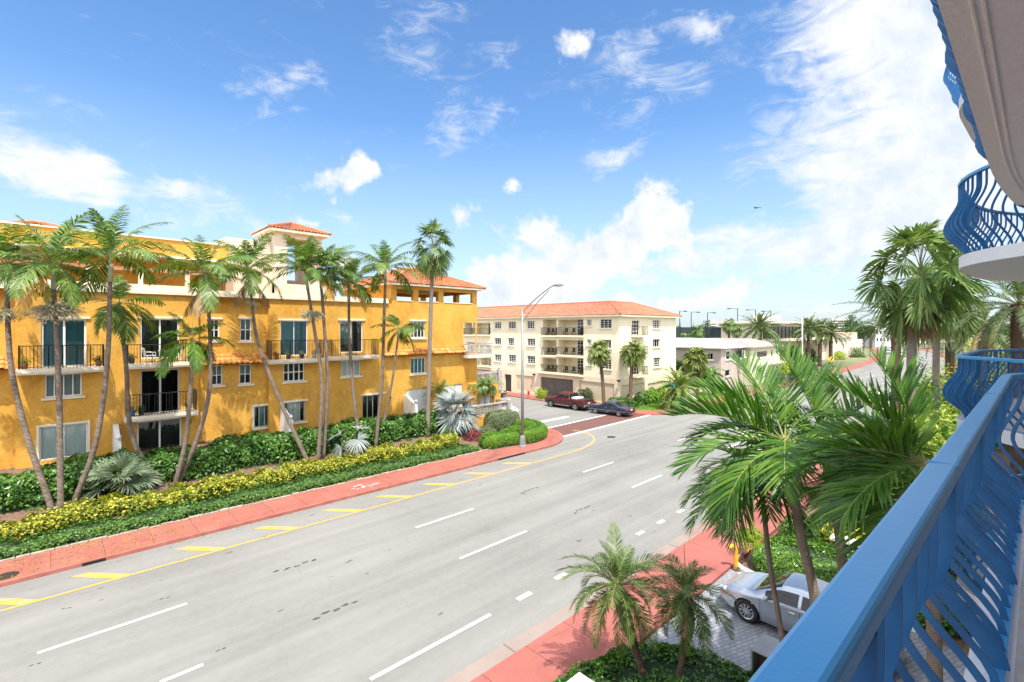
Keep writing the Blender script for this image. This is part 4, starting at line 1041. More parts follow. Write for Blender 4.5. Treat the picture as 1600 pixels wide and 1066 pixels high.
# garden terrace wall by the side street
gt = thing('balustrade_wall', 'low grey balustrade wall along the yellow building corner terrace', 'wall', (27.6, 33.2, .2)); WORLD.add(gt.name)
mb = MB(); mb.box(26.4, 31.3, 32.9, 33.3, 0, 1.15); mb.box(31.0, 31.3, 33.3, 36, 0, 1.15); mb.build('base_wall', M['stucco'], gt)
balustrade(gt, [(26.4, 33.1), (31.15, 33.1), (31.15, 35.9)], 1.16, 1.0, gap=.2)
mb = MB(); mb.bbox(30.98, 31.34, 32.88, 33.34, 1.152, 2.35, .03); mb.build('pier', M['greyrail'], gt)
# ------------------------------------------------------------------ balcony furniture and pots
def plastic_chair(label, x, y, z, rz):
    t = thing('plastic_chair', label, 'chair', (x, y, z), rz, 'white plastic chairs on the balcony')
    mb = MB(); mb.bbox(-.24, .24, -.22, .24, .40, .44, .012); mb.build('seat', M['whiteframe'], t)
    mb = MB()
    for k in range(6): a = -.21+k*.084; mb.bar((a, -.22, .43), (a*.95, -.34, .86), .05, .015)
    mb.bar((-.24, -.345, .87), (.24, -.345, .87), .03, .05); mb.build('backrest', M['whiteframe'], t)
    for sx in (-1, 1):
        for sy in (-1, 1): MB().bar((sx*.24, sy*.24, 0), (sx*.21, sy*.2, .41), .035, .035, up=(0,1,0)).build('leg', M['whiteframe'], t)
        MB().tube([(sx*.25, .22, .42), (sx*.26, .22, .62), (sx*.25, -.28, .64)], .018, 6).build('armrest', M['whiteframe'], t)
    return t
zb = BALBOX[1][2]; ub = BALBOX[1][0]; ue = BALBOX[1][1]
plastic_chair('white plastic chair at the left end of the upper balcony with double doors', ub+(ue-ub)*.32, VF-.5, zb+.003, -1.4)
plastic_chair('white plastic chair right of the small table on the upper balcony', ub+(ue-ub)*.72, VF-.5, zb+.003, 1.3)
t = thing('patio_table', 'small round white table between the plastic chairs on the balcony', 'table', (ub+(ue-ub)*.53, VF-.5, zb+.003))
MB().lathe([(0,.70),(.3,.70),(.3,.67),(0,.67)], n=20).build('table_top', M['whiteframe'], t); MB().lathe([(.03,.67),(.03,.05),(.2,.02),(.2,0)], n=10).build('base', M['whiteframe'], t)
def pot(label, x, y, z, leaf='lf_tree', h=.45, r=.17, col='dark', seed=0, flowers=False):
    t = thing('potted_plant', label, 'potted plant', (x, y, z), 0, 'potted plants on the balconies')
    MB().lathe([(0,0),(r*.7,0),(r,.26),(r*.95,.28),(r*.85,.24),(0,.22)], n=12).build('pot', M[col], t, smooth=True)
    rg = np.random.default_rng(seed); mb = MB(); d = rg.normal(0, 1, (90, 3)); d[:, 2] = np.abs(d[:, 2])+.2; d /= np.linalg.norm(d, axis=1)[:, None]
    leaves(mb, np.array([0, 0, .25]) + d*np.array([.3, .22, h])*rg.uniform(.3, 1, (90, 1)), d, rg, .14, .06, spreadn=.5)
    mb.build('foliage', M[leaf], t)
    return t
M['pot_terra'] = mat('terracotta_pot', (.36,.13,.06), .8); M['pot_blue'] = mat('blue_glazed_pot', (.03,.16,.40), .3)
PL = [(0,.06,'lf_lime','pot_terra','yellow leaved pot at the left end of the leftmost balcony'),(0,.94,'lf_tree','pot_terra','leafy terracotta pot at the right end of the leftmost balcony'),
 (1,.06,'lf_tree','dark','dark square pot left of the plastic chairs on the balcony'),(1,.93,'lf_tree','dark','dark pot right of the plastic chairs on the balcony'),
 (2,.08,'lf_greygreen','pot_blue','spiky plant in a blue pot at the left of the middle floor balcony'),(2,.2,'lf_tree','dark','dark leafy plant second from left on the middle floor balcony'),(2,.9,'lf_tree','pot_blue','plant in a blue pot at the right of the middle floor balcony'),
 (3,.12,'hd_red','pot_terra','reddish plant at the left end of the flower filled balcony'),(3,.34,'lf_fan','dark','leafy pot left of centre on the flower filled balcony'),(3,.6,'flower','dark','pale flowering pot right of centre on the flower filled balcony'),(3,.84,'flower','white','white flowers in a white pot at the right of the balcony')]
for i, (b, f, lf, pc, lb) in enumerate(PL):
    u0, u1, z = BALBOX[b]; pot(lb, u0+(u1-u0)*f, VF-.62, z+.003, lf, .4, .16, pc, i)

# ------------------------------------------------------------------ cream apartment building beyond the side street
UC, VC = 46.8, 31.3
CB = thing('apartment_building', 'cream four storey apartment building with orange hip roof and garage', 'building', (52, 40, 0)); WORLD.add(CB.name)
def c7(x0, y0, x1, y1): return (730+x0*.21875, 460+y0*.21875, 730+x1*.21875, 460+y1*.21875)
def ru(x0, y0, x1, y1):
    a, b, c, d = c7(x0, y0, x1, y1); xm = (a+c)/2
    v0, v1 = on_u(a, 500, UC)[0], on_u(c, 500, UC)[0]
    return (min(v0, v1), max(v0, v1), on_u(xm, d, UC)[1], on_u(xm, b, UC)[1])
def rvc(x0, y0, x1, y1):
    a, b, c, d = c7(x0, y0, x1, y1); return rv(a, b, c, d, VC)
CE = 10.45; URT = on_v(1056, 500, VC)[0]; VEND = 72.0
W_L = [(195,198,243,246),(294,195,347,246),(428,190,480,246),(853,180,887,225),(948,178,1030,242),(195,312,243,362),(292,312,335,366),(428,316,485,370),(853,322,887,364),(955,325,1028,385),(195,430,243,478),(295,432,347,485),(428,440,485,495),(855,465,890,505),(958,467,1028,535)]
REC_L = [(540,180,638,293),(650,180,830,293),(540,327,638,435),(650,327,830,435),(540,458,638,560),(650,458,830,578),(40,205,165,288),(85,430,172,508),(-20,205,34,288)]
GAR = (525,600,757,738); DR = (268,572,316,668); BB_L = [(350,580,480,668),(800,628,1050,742)]
W_R = [(1325,185,1375,243),(1325,320,1375,378),(1330,452,1378,520)]; D_R = [(1178,186,1230,290),(1178,330,1230,430),(1178,475,1230,575)]; BB_R = [(1102,640,1268,735),(1287,625,1460,690)]
mb = MB()
hl = [ru(*r) for r in W_L] 
rec = [ru(*r) for r in REC_L]
def fixz(q, zb, zt): return (q[0], q[1], zb, zt)
g = ru(*GAR); g = fixz(g, .02, g[3]); dr = ru(*DR); dr = fixz(dr, .02, dr[3])
bbl = [ru(*r) for r in BB_L]; bbl = [fixz(q, .35, q[3]) for q in bbl]
zmid = 3.25
low = [h for h in [g, dr]+bbl]
# two wall storeys bands: lower (pinker) and upper
wall_holes(mb, (UC, 0), (0, 1), VC, VEND, zmid, CE, hl + [(q[0], q[1], max(q[2], zmid+.02), q[3]) for q in rec], .16, 0, inward=(1, 0))
hr = [rvc(*r) for r in W_R+D_R]
wall_holes(mb, (0, VC), (1, 0), UC, URT, zmid, CE, hr, .16, 0, inward=(0, 1))
mb.poly([(URT, VC, 0), (URT, 44, 0), (URT, 44, CE), (URT, VC, CE)])
mb.build('wall', M['cream'], CB)
mb = MB(); wall_holes(mb, (UC-.03, 0), (0, 1), VC-.03, VEND, 0, zmid, low, .3, 0, inward=(1, 0))
bbr = [rvc(*r) for r in BB_R]; bbr = [fixz(q, .35, min(q[3], zmid-.15)) for q in bbr]
wall_holes(mb, (0, VC-.03), (1, 0), UC-.03, URT, 0, zmid, bbr, .3, 0, inward=(0, 1))
mb.poly([(UC-.03, VC-.03, zmid), (UC-.03, VEND, zmid), (UC, VEND, zmid), (UC, VC, zmid)]); mb.poly([(UC-.03, VC-.03, zmid), (URT, VC-.03, zmid), (URT, VC, zmid), (UC, VC, zmid)])
mb.build('lower_wall', M['cream_low'], CB)
def breeze(q, axis, pos):
    mb = MB(); a, b, c, d = q; n = max(2, int((b-a)/.24)); m = max(2, int((d-c)/.24))
    for i in range(n+1):
        s = a+(b-a)*i/n
        if axis == 'u': mb.box(pos+.08, pos+.22, s-.035, s+.035, c, d)
        else: mb.box(s-.035, s+.035, pos+.08, pos+.22, c, d)
    for j in range(m+1):
        z = c+(d-c)*j/m
        if axis == 'u': mb.box(pos+.085, pos+.215, a, b, z-.035, z+.035)
        else: mb.box(a, b, pos+.085, pos+.215, z-.035, z+.035)
    for i in range(n):
        for j in range(m):
            s = a+(b-a)*(i+.5)/n; z = c+(d-c)*(j+.5)/m
            if axis == 'u': mb.bar((pos+.15, s-.09, z-.09), (pos+.15, s+.09, z+.09), .1, .06, up=(1,0,0))
            else: mb.bar((s-.09, pos+.15, z-.09), (s+.09, pos+.15, z+.09), .1, .06, up=(0,1,0))
    ob = mb.build('breeze_block_screen', M['cream_low'], CB)
    mb = MB()
    if axis == 'u': mb.poly([(pos+.28, a, c), (pos+.28, b, c), (pos+.28, b, d), (pos+.28, a, d)])
    else: mb.poly([(a, pos+.28, c), (b, pos+.28, c), (b, pos+.28, d), (a, pos+.28, d)])
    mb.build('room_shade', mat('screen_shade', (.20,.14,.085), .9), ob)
for q in bbl: breeze(q, 'u', UC)
for q in bbr: breeze(q, 'v', VC)
pu = frame_of((UC, 0), (0, 1), (1, 0)); pv = frame_of((0, VC), (1, 0), (0, 1))
M['cblind'] = mat('window_bar_shade', (.045,.055,.085), .6, (.08,.09,.13), 2)
for i, q in enumerate(hl):
    big = q[1]-q[0] > 2.2
    window(CB, pu, q, nv=4 if big else 2, nh=3, fw=.05, bars=.035, glass='darkglass', blind='cblind', blindtop=[(0,1,.5 if i % 3 else .9)], surround=.16 if i in (2, 5, 6) else None, room=.6)
for i, q in enumerate([rvc(*r) for r in W_R]): window(CB, pv, q, nv=2, nh=3 if i != 1 else 0, fw=.06, bars=.055, glass='darkglass', blind='cblind', blindtop=[(0,1,.4)], room=.6, surround=.12)
for q in [rvc(*r) for r in D_R]:
    window(CB, pv, q, nv=2, nh=3, fw=.06, bars=.05, glass='darkglass', sill=False, room=.6)
    mb = MB(); mb.box(q[0]-.25, q[1]+.75, VC-.8, VC-.005, q[2]-.25, q[2]-.03); sl = mb.build('balcony', M['cream'], CB)
    railing(sl, [(q[0]-.2, VC-.05), (q[0]-.2, VC-.75), (q[1]+.7, VC-.75), (q[1]+.7, VC-.05)], q[2]-.03, 1.0, 'iron', .12, .018)
# recessed balconies with iron railings and barred doors
for i, q in enumerate(rec):
    a, b, zb, zt = q; zb = max(zb, zmid+.05)
    mb = MB(); d = 1.5
    mb.poly([(UC+d, a, zb), (UC+d, b, zb), (UC+d, b, zt), (UC+d, a, zt)]); mb.poly([(UC+.16, a, zb), (UC+d, a, zb), (UC+d, a, zt), (UC+.16, a, zt)]); mb.poly([(UC+.16, b, zb), (UC+d, b, zb), (UC+d, b, zt), (UC+.16, b, zt)])
    mb.poly([(UC+.16, a, zt), (UC+d, a, zt), (UC+d, b, zt), (UC+.16, b, zt)]); mb.poly([(UC+.16, a, zb), (UC+d, a, zb), (UC+d, b, zb), (UC+.16, b, zb)])
    mb.box(UC-.35, UC+.15, a-.12, b+.12, zb-.22, zb-.004)
    sl = mb.build('balcony', M['cream'], CB)
    railing(sl, [(UC+.0, b), (UC-.28, b), (UC-.28, a), (UC+.0, a)], zb, .98, 'iron', .13, .02)
    w = (b-a); dq = (a+.15, a+min(w*.52, 2.6), zb+.02, zb+2.05)
    p2 = frame_of((UC+d-.06, 0), (0, 1), (1, 0)); aa, bb, cc, dd = dq
    mb = MB()
    for qq in ((aa, bb, cc, cc+.07), (aa, bb, dd-.07, dd), (aa, aa+.07, cc, dd), (bb-.07, bb, cc, dd)): lbox(mb, p2, *qq, -.02, .04)
    for k in range(1, 4): u = aa+(bb-aa)*k/4; lbox(mb, p2, u-.03, u+.03, cc+.07, dd-.07, -.015, .035)
    for k in range(1, 5): z = cc+(dd-cc)*k/5; lbox(mb, p2, aa+.07, bb-.07, z-.025, z+.025, -.011, .03)
    f = mb.build('window', M['whiteframe'], CB); mb = MB(); mb.poly([p2(aa, cc, .045), p2(bb, cc, .045), p2(bb, dd, .045), p2(aa, dd, .045)]); mb.build('pane', M['carglass'], f)
    if i < 6:
        mb = MB(); rg = np.random.default_rng(i)
        for k in range(3):
            v = a+(b-a)*(.18+.3*k); mb.bbox(UC+.2, UC+.65, v-.22, v+.22, zb+.38, zb+.46, .02); mb.bbox(UC+.55, UC+.62, v-.22, v+.22, zb+.46, zb+.9, .02)
            for s1 in (.23, .6):
                for s2 in (-.19, .19): mb.box(UC+s1-.02, UC+s1+.02, v+s2-.02, v+s2+.02, zb+.003, zb+.38)
        tag(mb.build('patio_furniture', M['iron']), ['dark chairs on the top floor balcony left of the divider wall','dark chairs on the top floor balcony right of the divider wall','dark chairs on the third floor balcony left of the divider wall','dark chairs on the third floor balcony right of the divider wall','dark chairs on the balcony above the left of the garage door','dark chairs on the long balcony above the garage door'][i], 'patio chairs', 'dark chairs on the cream building balconies')
# slab over the garage, garage door, side door
mb = MB(); mb.box(UC-.5, UC-.04, g[0]-1.2, g[1]+.3, zmid-.12, zmid+.12); mb.build('canopy', M['cream'], CB)
mb = MB(); mb.box(UC+.22, UC+.27, g[0], g[1], g[2], g[3])
for k in range(22): z = g[2]+(g[3]-g[2])*k/22; mb.box(UC+.19, UC+.219, g[0]+.02, g[1]-.02, z+.02, z+.07)
mb.build('garage_door', mat('brown_grey_shutter', (.10,.085,.075), .5, (.15,.13,.115), 1), CB)
mb = MB(); mb.box(UC+.2, UC+.25, dr[0], dr[1], dr[2], dr[3]); mb.build('side_door', M['iron'], CB)
for (x, y) in ((1072, 618), (483, 572)):
    a, b, _, _ = c7(x, y, x, y)
    if x > 1050: mb = MB(); q = on_v(a, b, VC); mb.bbox(q[0]-.14, q[0]+.14, VC-.35, VC-.04, q[1]-.1, q[1]+.12, .02)
    else: mb = MB(); q = on_u(a, b, UC); mb.bbox(UC-.35, UC-.04, q[0]-.14, q[0]+.14, q[1]-.1, q[1]+.12, .02)
    mb.build('flood_lamp', M['iron'], CB)
hip_roof(CB, UC-.55, URT+.55, VC-.55, VEND, CE+.1, 1.75, 4.6, 'tile_cream', .2, soffit='cream', pitch=.34, amp=.045, course=.5)
mb = MB(); mb.box(UC-.05, UC+4, VEND-.3, VEND, 0, CE); mb.box(URT-4, URT-.01, 44, 44.2, 0, CE); mb.build('back_wall', M['cream'], CB)

# ------------------------------------------------------------------ houses and low blocks further up the avenue
def simple_house(name, label, x0, x1, y0, y1, ze, rh, wallm, roofm, wins, over=.55, inset=4.0, cat='house'):
    t = thing(name, label, cat, ((x0+x1)/2, (y0+y1)/2, 0)); WORLD.add(t.name)
    mb = MB()
    fl = [w for w in wins if w[0] == 'u']; ff = [w for w in wins if w[0] == 'v']
    wall_holes(mb, (x0, 0), (0, 1), y0, y1, 0, ze, [w[1] for w in fl], .12, inward=(1, 0)); wall_holes(mb, (0, y0), (1, 0), x0, x1, 0, ze, [w[1] for w in ff], .12, inward=(0, 1))
    mb.poly([(x1, y0, 0), (x1, y1, 0), (x1, y1, ze), (x1, y0, ze)]); mb.poly([(x0, y1, 0), (x1, y1, 0), (x1, y1, ze), (x0, y1, ze)])
    mb.build('wall', wallm, t)
    for w in wins:
        p = frame_of((x0, 0), (0, 1), (1, 0)) if w[0] == 'u' else frame_of((0, y0), (1, 0), (0, 1))
        window(t, p, w[1], room=.5, glass='darkglass', sillm='white', **w[2])
    mb = MB(); X0, X1, Y0, Y1 = x0-over, x1+over, y0-over, y1+over; i = min(inset, (X1-X0)/2-.01, (Y1-Y0)/2-.01)
    A = [(X0,Y0,ze), (X1,Y0,ze), (X1,Y1,ze), (X0,Y1,ze)]; B = [(X0+i,Y0+i,ze+rh), (X1-i,Y0+i,ze+rh), (X1-i,Y1-i,ze+rh), (X0+i,Y1-i,ze+rh)]
    for k in range(4): mb.poly([A[k], A[(k+1) % 4], B[(k+1) % 4], B[k]])
    mb.poly(B)
    mb2 = mb; mb2.box(X0+.02, X1-.02, Y0+.02, Y1-.02, ze-.18, ze-.004); mb2.build('roof', roofm, t)
    return t
def pxv(x0, y0, x1, y1, V): return rv(x0, y0, x1, y1, V)
def pxu(x0, y0, x1, y1, U):
    v0, v1 = on_u(x0, 500, U)[0], on_u(x1, 500, U)[0]; xm = (x0+x1)/2
    return (min(v0,v1), max(v0,v1), on_u(xm, y1, U)[1], on_u(xm, y0, U)[1])
M['house_rose'] = mat('rose_grey_stucco', (.42,.345,.30), .9, (.48,.40,.36), .6); M['house_lime'] = mat('pale_lime_stucco', (.53,.55,.35), .9, (.60,.61,.42), .6)
M['roof_white'] = mat('white_roof', (.55,.55,.55), .7, (.47,.47,.48), .8); M['roof_grey'] = mat('grey_brown_shingle', (.24,.20,.185), .9, (.31,.265,.245), 1.2)
simple_house('house', 'two storey rose grey house with a white hip roof', 71, 79.2, 30, 43, 6.15, 1.25, M['house_rose'], M['roof_white'],
    [('v', pxv(1134,549,1141,562,30), dict(nv=0, nh=1, surround=.2)), ('v', pxv(1152,548,1157,561,30), dict(nv=0, surround=.15)), ('u', pxu(1104,552,1114,562,71), dict(nv=1)), ('v', pxv(1133,578,1141,588,30), dict(nv=0))])
simple_house('house', 'pale lime two storey house with a grey brown roof', 79.6, 93, 29, 42, 6.0, 1.2, M['house_lime'], M['roof_grey'],
    [('v', pxv(1183,549,1199,558.5,29), dict(nv=0, nh=3, fm='greyframe')), ('v', pxv(1205,547,1208,558,29), dict(nv=0)), ('v', pxv(1213,547,1216,554,29), dict(nv=0)), ('v', pxv(1161,547,1164.5,558,29), dict(nv=0)),
     ('v', pxv(1183,574,1199,587,29), dict(nv=1)), ('v', pxv(1205,572,1208,585,29), dict(nv=0)), ('v', pxv(1213,570,1216,577,29), dict(nv=0))])
mb = MB(); mb.box(81, 93.4, 28.0, 28.98, 3.0, 3.2); tag(mb.build('entrance_canopy', M['house_lime'], [o for o in COL.objects if o.name == 'house.001'][0], loc=tuple(-np.array([86.3, 35.5, 0]))))
# modern block with a dark glass band
t = thing('office_building', 'beige modern block with a dark glass band and flat overhanging roof', 'building', (138, 45, 0)); WORLD.add(t.name)
mb = MB(); mb.box(116, 117.2, 39.7, 49, 0, 10.1); mb.box(116.01, 160, 38.6, 49.5, 9.4, 10.09); mb.box(116.01, 160, 38.6, 49.5, 5.9, 6.5); mb.box(117.21, 160, 40, 49.4, 6.51, 9.39); mb.box(157, 164, 38, 50, 0, 9.4); mb.box(117.21, 157, 44, 49.4, 0, 5.9); mb.build('wall', M['beige'], t)
mb = MB(); mb.box(114.5, 163, 36.6, 51, 10.1, 10.55); mb.box(122, 162, 36.4, 38.5, 6.0, 6.5); mb.build('roof', M['trim'], t)
mb = MB(); mb.box(116.2, 156.9, 39.5, 39.58, 6.51, 9.39); wb = mb.build('window_band', M['carglass'], t)
mb = MB()
for k in range(15): u = 117.5+k*2.7; mb.box(u-.05, u+.05, 39.4, 39.49, 6.51, 9.39)
mb.build('mullion', M['iron'], wb)
mb = MB(); mb.box(133, 142, 44, 48, 10.6, 12.3); mb.build('plant_room', M['white'], t)
# tennis court screen and floodlights
t = thing('court_fence', 'tall dark windscreen fence round the rooftop tennis court', 'fence', (117, 58, 0)); WORLD.add(t.name)
mb = MB(); mb.box(117, 117.06, 49.2, 78, 5.4, 9.25)
mb.build('windscreen', mat('dark_windscreen', (.025,.045,.05), .9, (.04,.065,.07), .5), t)
mb = MB()
for k in range(9): mb.tube([(116.9, 49.3+k*3.5, 0), (116.9, 49.3+k*3.5, 10.4)], .05, 6)
mb.build('post', M['iron'], t)
mb = MB(); mb.box(117.3, 150, 51.5, 80, 0, 5.3); tag(mb.build('parking_deck', M['beige']), 'pale low parking deck under the tennis court', 'building')
for i, (x, yt, xe) in enumerate(((1062,486,1071),(1080,487.5,1091),(1105.5,488.5,1116),(1152.5,482,1139),(1180.5,484,1168),(1204.5,486,1192))):
    Z = 118; p = at(x, yt, Z); q = at(xe, yt-.3, Z)
    t = thing('floodlight_pole', 'dark tennis court floodlight pole, ' + ['half hidden by the orange roof end','left of the two poles above the dark screen','right of the two poles above the dark screen','tallest, above the beige block','behind the big date palm crown','nearest the glass band building'][i], 'floodlight', (p.x, p.y, 0), 0, 'floodlights over the tennis court')
    mb = MB(); mb.tube([(0,0,0), (0,0,p.z)], [.13, .09], 8); d = q-p; mb.tube([(0,0,p.z-.05), (d.x, d.y, p.z-.02)], .06, 6); mb.build('pole', M['iron'], t)
    mb = MB(); mb.bbox(d.x-.45, d.x+.45, d.y-.3, d.y+.3, p.z-.2, p.z+.02, .05); mb.build('lamp_head', M['iron'], t)
# pink roofed building, white far block, skyline
t = thing('building', 'pink roofed building with cream gable beside the bend', 'building', (185, 44, 0)); WORLD.add(t.name)
mb = MB(); mb.box(170, 196, 44, 60, 0, 8.6); mb.box(186, 200, 38, 43.98, 0, 7.6); mb.build('wall', mat('peach_stucco', (.62,.40,.29), .9, (.68,.47,.36), .4), t)
mb = MB(); mb.prism([(169.4,43.4), (196.6,43.4), (196.6,60.5), (169.4,60.5)], 8.6, 8.9); mb.arr([(169.4,43.4,8.9),(196.6,43.4,8.9),(196.6,60.5,8.9),(169.4,60.5,8.9),(173,52,10.6),(193,52,10.6)], [(0,1,5,4)]); mb.F.append((np.array([[mb.n-4, mb.n-3, mb.n-2+1, mb.n-2]])[:, [1,0,3,2]], 0)); mb.arr([(169.4,43.4,8.9),(173,52,10.6),(169.4,60.5,8.9)], [(0,1,2)]); mb.arr([(196.6,43.4,8.9),(193,52,10.6),(196.6,60.5,8.9)], [(0,2,1)]); mb.build('roof', mat('pink_tile', (.56,.27,.20), .85, (.64,.36,.28), 1), t)
for k in range(4): mb = MB(); mb.box(172+k*6, 175+k*6, 43.9, 43.98, 6.4, 7.7); mb.build('window', M['carglass'], t)
mb = MB(); mb.box(160, 186-.01, 36.5, 43.4, 0, 6.2); mb.box(184, 200, 36.4, 37.98, 0, 5.2); mb.build('front_wing', M['beige'], t)
mb = MB(); mb.arr([(165,36,6.2),(184,36,6.2),(184,43.3,7.6),(165,43.3,7.6)], [(0,1,2,3)]); mb.build('wing_roof', M['roof_grey'], t)
for i, (x0, x1, yt, Z, lb) in enumerate(((1368,1402,513,235,'low white building at the far bend of the avenue'),(1402,1480,505,300,'pale distant block behind the palms at the bend'))):
    a, b = at(x0, 513, Z), at(x1, 513, Z); h = EYE-(yt-HZ)/FPX*Z; d = (b-a).normalized(); n = Vector((-d.y, d.x, 0))
    t = thing('building', lb, 'building', (a.x, a.y, 0)); mb = MB(); c = b-a; e = n*14
    mb.prism([(0,0), (c.x,c.y), (c.x+e.x,c.y+e.y), (e.x,e.y)], 0, h); mb.build('wall', M['white'], t)
    for k in range(6):
        p = c*(k+.3)/6.2; q = c*(k+.75)/6.2
        for z in (h*.3, h*.68): mb = MB(); mb.arr([(p.x-n.x*.05, p.y-n.y*.05, z), (q.x-n.x*.05, q.y-n.y*.05, z), (q.x-n.x*.05, q.y-n.y*.05, z+1.5), (p.x-n.x*.05, p.y-n.y*.05, z+1.5)], [(0,1,2,3)]); mb.build('window', M['carglass'], t)
for i, (x0, x1, yt, Z, lb) in enumerate(((1109,1119,500,700,'far pale tower block above the tennis screen'),(1300,1326,497,600,'far low tower block behind the date palms'))):
    a, b = at(x0, 513, Z), at(x1, 513, Z); h = EYE-(yt-HZ)/FPX*Z; t = thing('tower_block', lb, 'building', (a.x, a.y, 0), 0, 'far towers on the horizon')
    c = b-a; n = Vector((-c.y, c.x, 0)); mb = MB(); mb.prism([(0,0), (c.x,c.y), (c.x+n.x,c.y+n.y), (n.x,n.y)], 0, h); mb.build('wall', mat('far_concrete', (.66,.62,.58), .9, (.5,.48,.46), .12, stretch=(1,1,3)), t)
    mb = MB()
    for k in range(int(h/3.2)): mb.prism([(c.x*.06-n.x*.01, c.y*.06-n.y*.01), (c.x*.94-n.x*.01, c.y*.94-n.y*.01), (c.x*.94, c.y*.94), (c.x*.06, c.y*.06)], k*3.2+1.2, k*3.2+2.6)
    mb.build('window', M['carglass'], t)
t = thing('garden_wall', 'low cream garden wall behind the lawn corner', 'wall', (64, 30.4, 0)); mb = MB(); mb.bbox(-4.6, 6.6, -.1, .1, 0, 1.15, .02); mb.build('wall', M['beige'], t)

# ------------------------------------------------------------------ own building with the blue balconies (local axis tilts a little from the avenue)
OB = thing('apartment_tower', 'white apartment tower with stacked bulging blue balconies at the right edge', 'building', (0, 0, 0), -math.atan2(825, FPX)+TH)
FL = 7.48; H = 2.75; RAIL = 1.07
mb = MB(); mb.box(-9, 30, -7, -1.75, 0, FL+2*H+.1); mb.build('wall', M['white'], OB)
def arcpts(c, r, a0, a1, n=8): return [(c[0]+r*math.cos(rad(a0+(a1-a0)*i/n)), c[1]+r*math.sin(rad(a0+(a1-a0)*i/n))) for i in range(n+1)]
def rounded(pts, rr, n=5):
    out = [pts[0]]
    for i in range(1, len(pts)-1):
        a, b, c = (np.array(q, float) for q in pts[i-1:i+2]); r = rr[i]
        if r <= 0: out.append(tuple(b)); continue
        p = b+(a-b)/np.linalg.norm(a-b)*r; q = b+(c-b)/np.linalg.norm(c-b)*r
        for k in range(n+1):
            t = k/n; out.append(tuple((1-t)**2*p + 2*t*(1-t)*b + t*t*q))
    out.append(pts[-1]); return out
railA = rounded([(-5, -1.7), (-4.6, .205), (6.45, .205), (7.5, -.40), (7.8, -1.7)], [0, .5, .25, .5, 0])
slabA = rounded([(-5.3, -1.74), (-4.8, .225), (5.2, .225), (6.7, .06), (7.35, -.55), (7.55, -1.74)], [0, .4, .9, .7, .4, 0])
railB = rounded([(8.5, -1.7), (9.9, -.0), (10.95, .955), (14.2, .86), (15.6, .2), (17, -1.7)], [0, .6, .35, .6, .6, 0])
railB2 = rounded([(8.5, -1.7), (9.75, -.1), (10.9, .98), (14.2, .88), (15.6, .2), (17, -1.7)], [0, .6, .9, .9, .6, 0])
def prof(t, amp=.19):
    """outward offset of a bar, t = 0 at the top rail and 1 at the floor"""
    a = np.clip((t-.16)/.44, 0, 1); b = np.clip((t-.60)/.40, 0, 1)
    up = (a*a*(3-2*a))*amp
    dn = (b*b*(3-2*b))*(amp+.085)
    return up - dn
def balustrade_blue(slab, path, z, first=0, amp=.19, RAIL=RAIL):
    P = np.array(path, float); cum = np.concatenate([[0], np.cumsum(np.linalg.norm(np.diff(P, axis=0), axis=1))])
    def pos(s): return np.array([np.interp(s, cum, P[:, 0]), np.interp(s, cum, P[:, 1])])
    def nrm(s):
        d = pos(s+.05)-pos(s-.05); d /= np.linalg.norm(d); return np.array([-d[1], d[0]]), d
    # top rail: soft-edged flat cap
    sec = [(-.035,-.020),(-.031,-.026),(.031,-.026),(.035,-.020),(.037,.010),(.0355,.016),(.032,.0215),(.026,.0245),(-.026,.0265),(-.032,.0235),(-.0355,.018),(-.037,.010)]
    mb = MB(); V = []; ss = sorted(set(list(cum) + list(np.arange(.05, cum[-1], .35)))); k = len(sec)
    for s in ss:
        p = pos(s); n, d = nrm(min(max(s, .06), cum[-1]-.06))
        for a, b in sec: V.append((p[0]+n[0]*a, p[1]+n[1]*a, z+RAIL-.027+b))
    mb.arr(V, [(i*k+j, i*k+(j+1) % k, (i+1)*k+(j+1) % k, (i+1)*k+j) for i in range(len(ss)-1) for j in range(k)])
    tr_ = mb.build('top_rail', M['blue'], slab)
    for s in np.arange(1.3, cum[-1]-.3, 2.37):
        p = pos(s); n, d = nrm(s); a = p+n*.0365; b = p-n*.0365; MB().bar((a[0],a[1],z+RAIL-.0005), (b[0],b[1],z+RAIL-.0025), .007, .004).build('weld_seam', M['blue'], tr_)
    mb = MB(); V = []
    for s in ss:
        p = pos(s); n, d = nrm(min(max(s, .06), cum[-1]-.06))
        for a, b in ((-.105,.002),(-.065,.002),(-.065,.014),(-.105,.014)): V.append((p[0]+n[0]*a, p[1]+n[1]*a, z+b))
    mb.arr(V, [(i*4+j, i*4+(j+1) % 4, (i+1)*4+(j+1) % 4, (i+1)*4+j) for i in range(len(ss)-1) for j in range(4)])
    mb.build('bottom_rail', M['blue'], slab)
    n_ = int(cum[-1]/.172); ts = np.linspace(0, 1, 22)
    bars = 0
    for i in range(n_):
        s = .09+i*.172
        if s > cum[-1]-.05 or s < first: continue
        wide = i % 6 == 0; rw = .036 if wide else .0145; tw = .006
        p = pos(s); n, d = nrm(s); V = []
        off = prof(ts, amp); zz = z+RAIL-.05-ts*(RAIL-.062)
        do = np.gradient(off); dz = np.gradient(zz); L = np.hypot(do, dz); no, nz = -dz/L, do/L
        for o, q, a, b in zip(off, zz, no, nz):
            for sx, sr in ((-1,-1),(1,-1),(1,1),(-1,1)):
                oo = o + a*sr*rw; V.append((p[0]+n[0]*oo+d[0]*sx*tw, p[1]+n[1]*oo+d[1]*sx*tw, max(q+b*sr*rw, z+.006)))
        mb = MB().arr(V, [(i2*4+j, i2*4+(j+1) % 4, (i2+1)*4+(j+1) % 4, (i2+1)*4+j) for i2 in range(len(ts)-1) for j in range(4)])
        mb.build('wide_bar' if wide else 'bar', M['bluedark'], slab); bars += 1
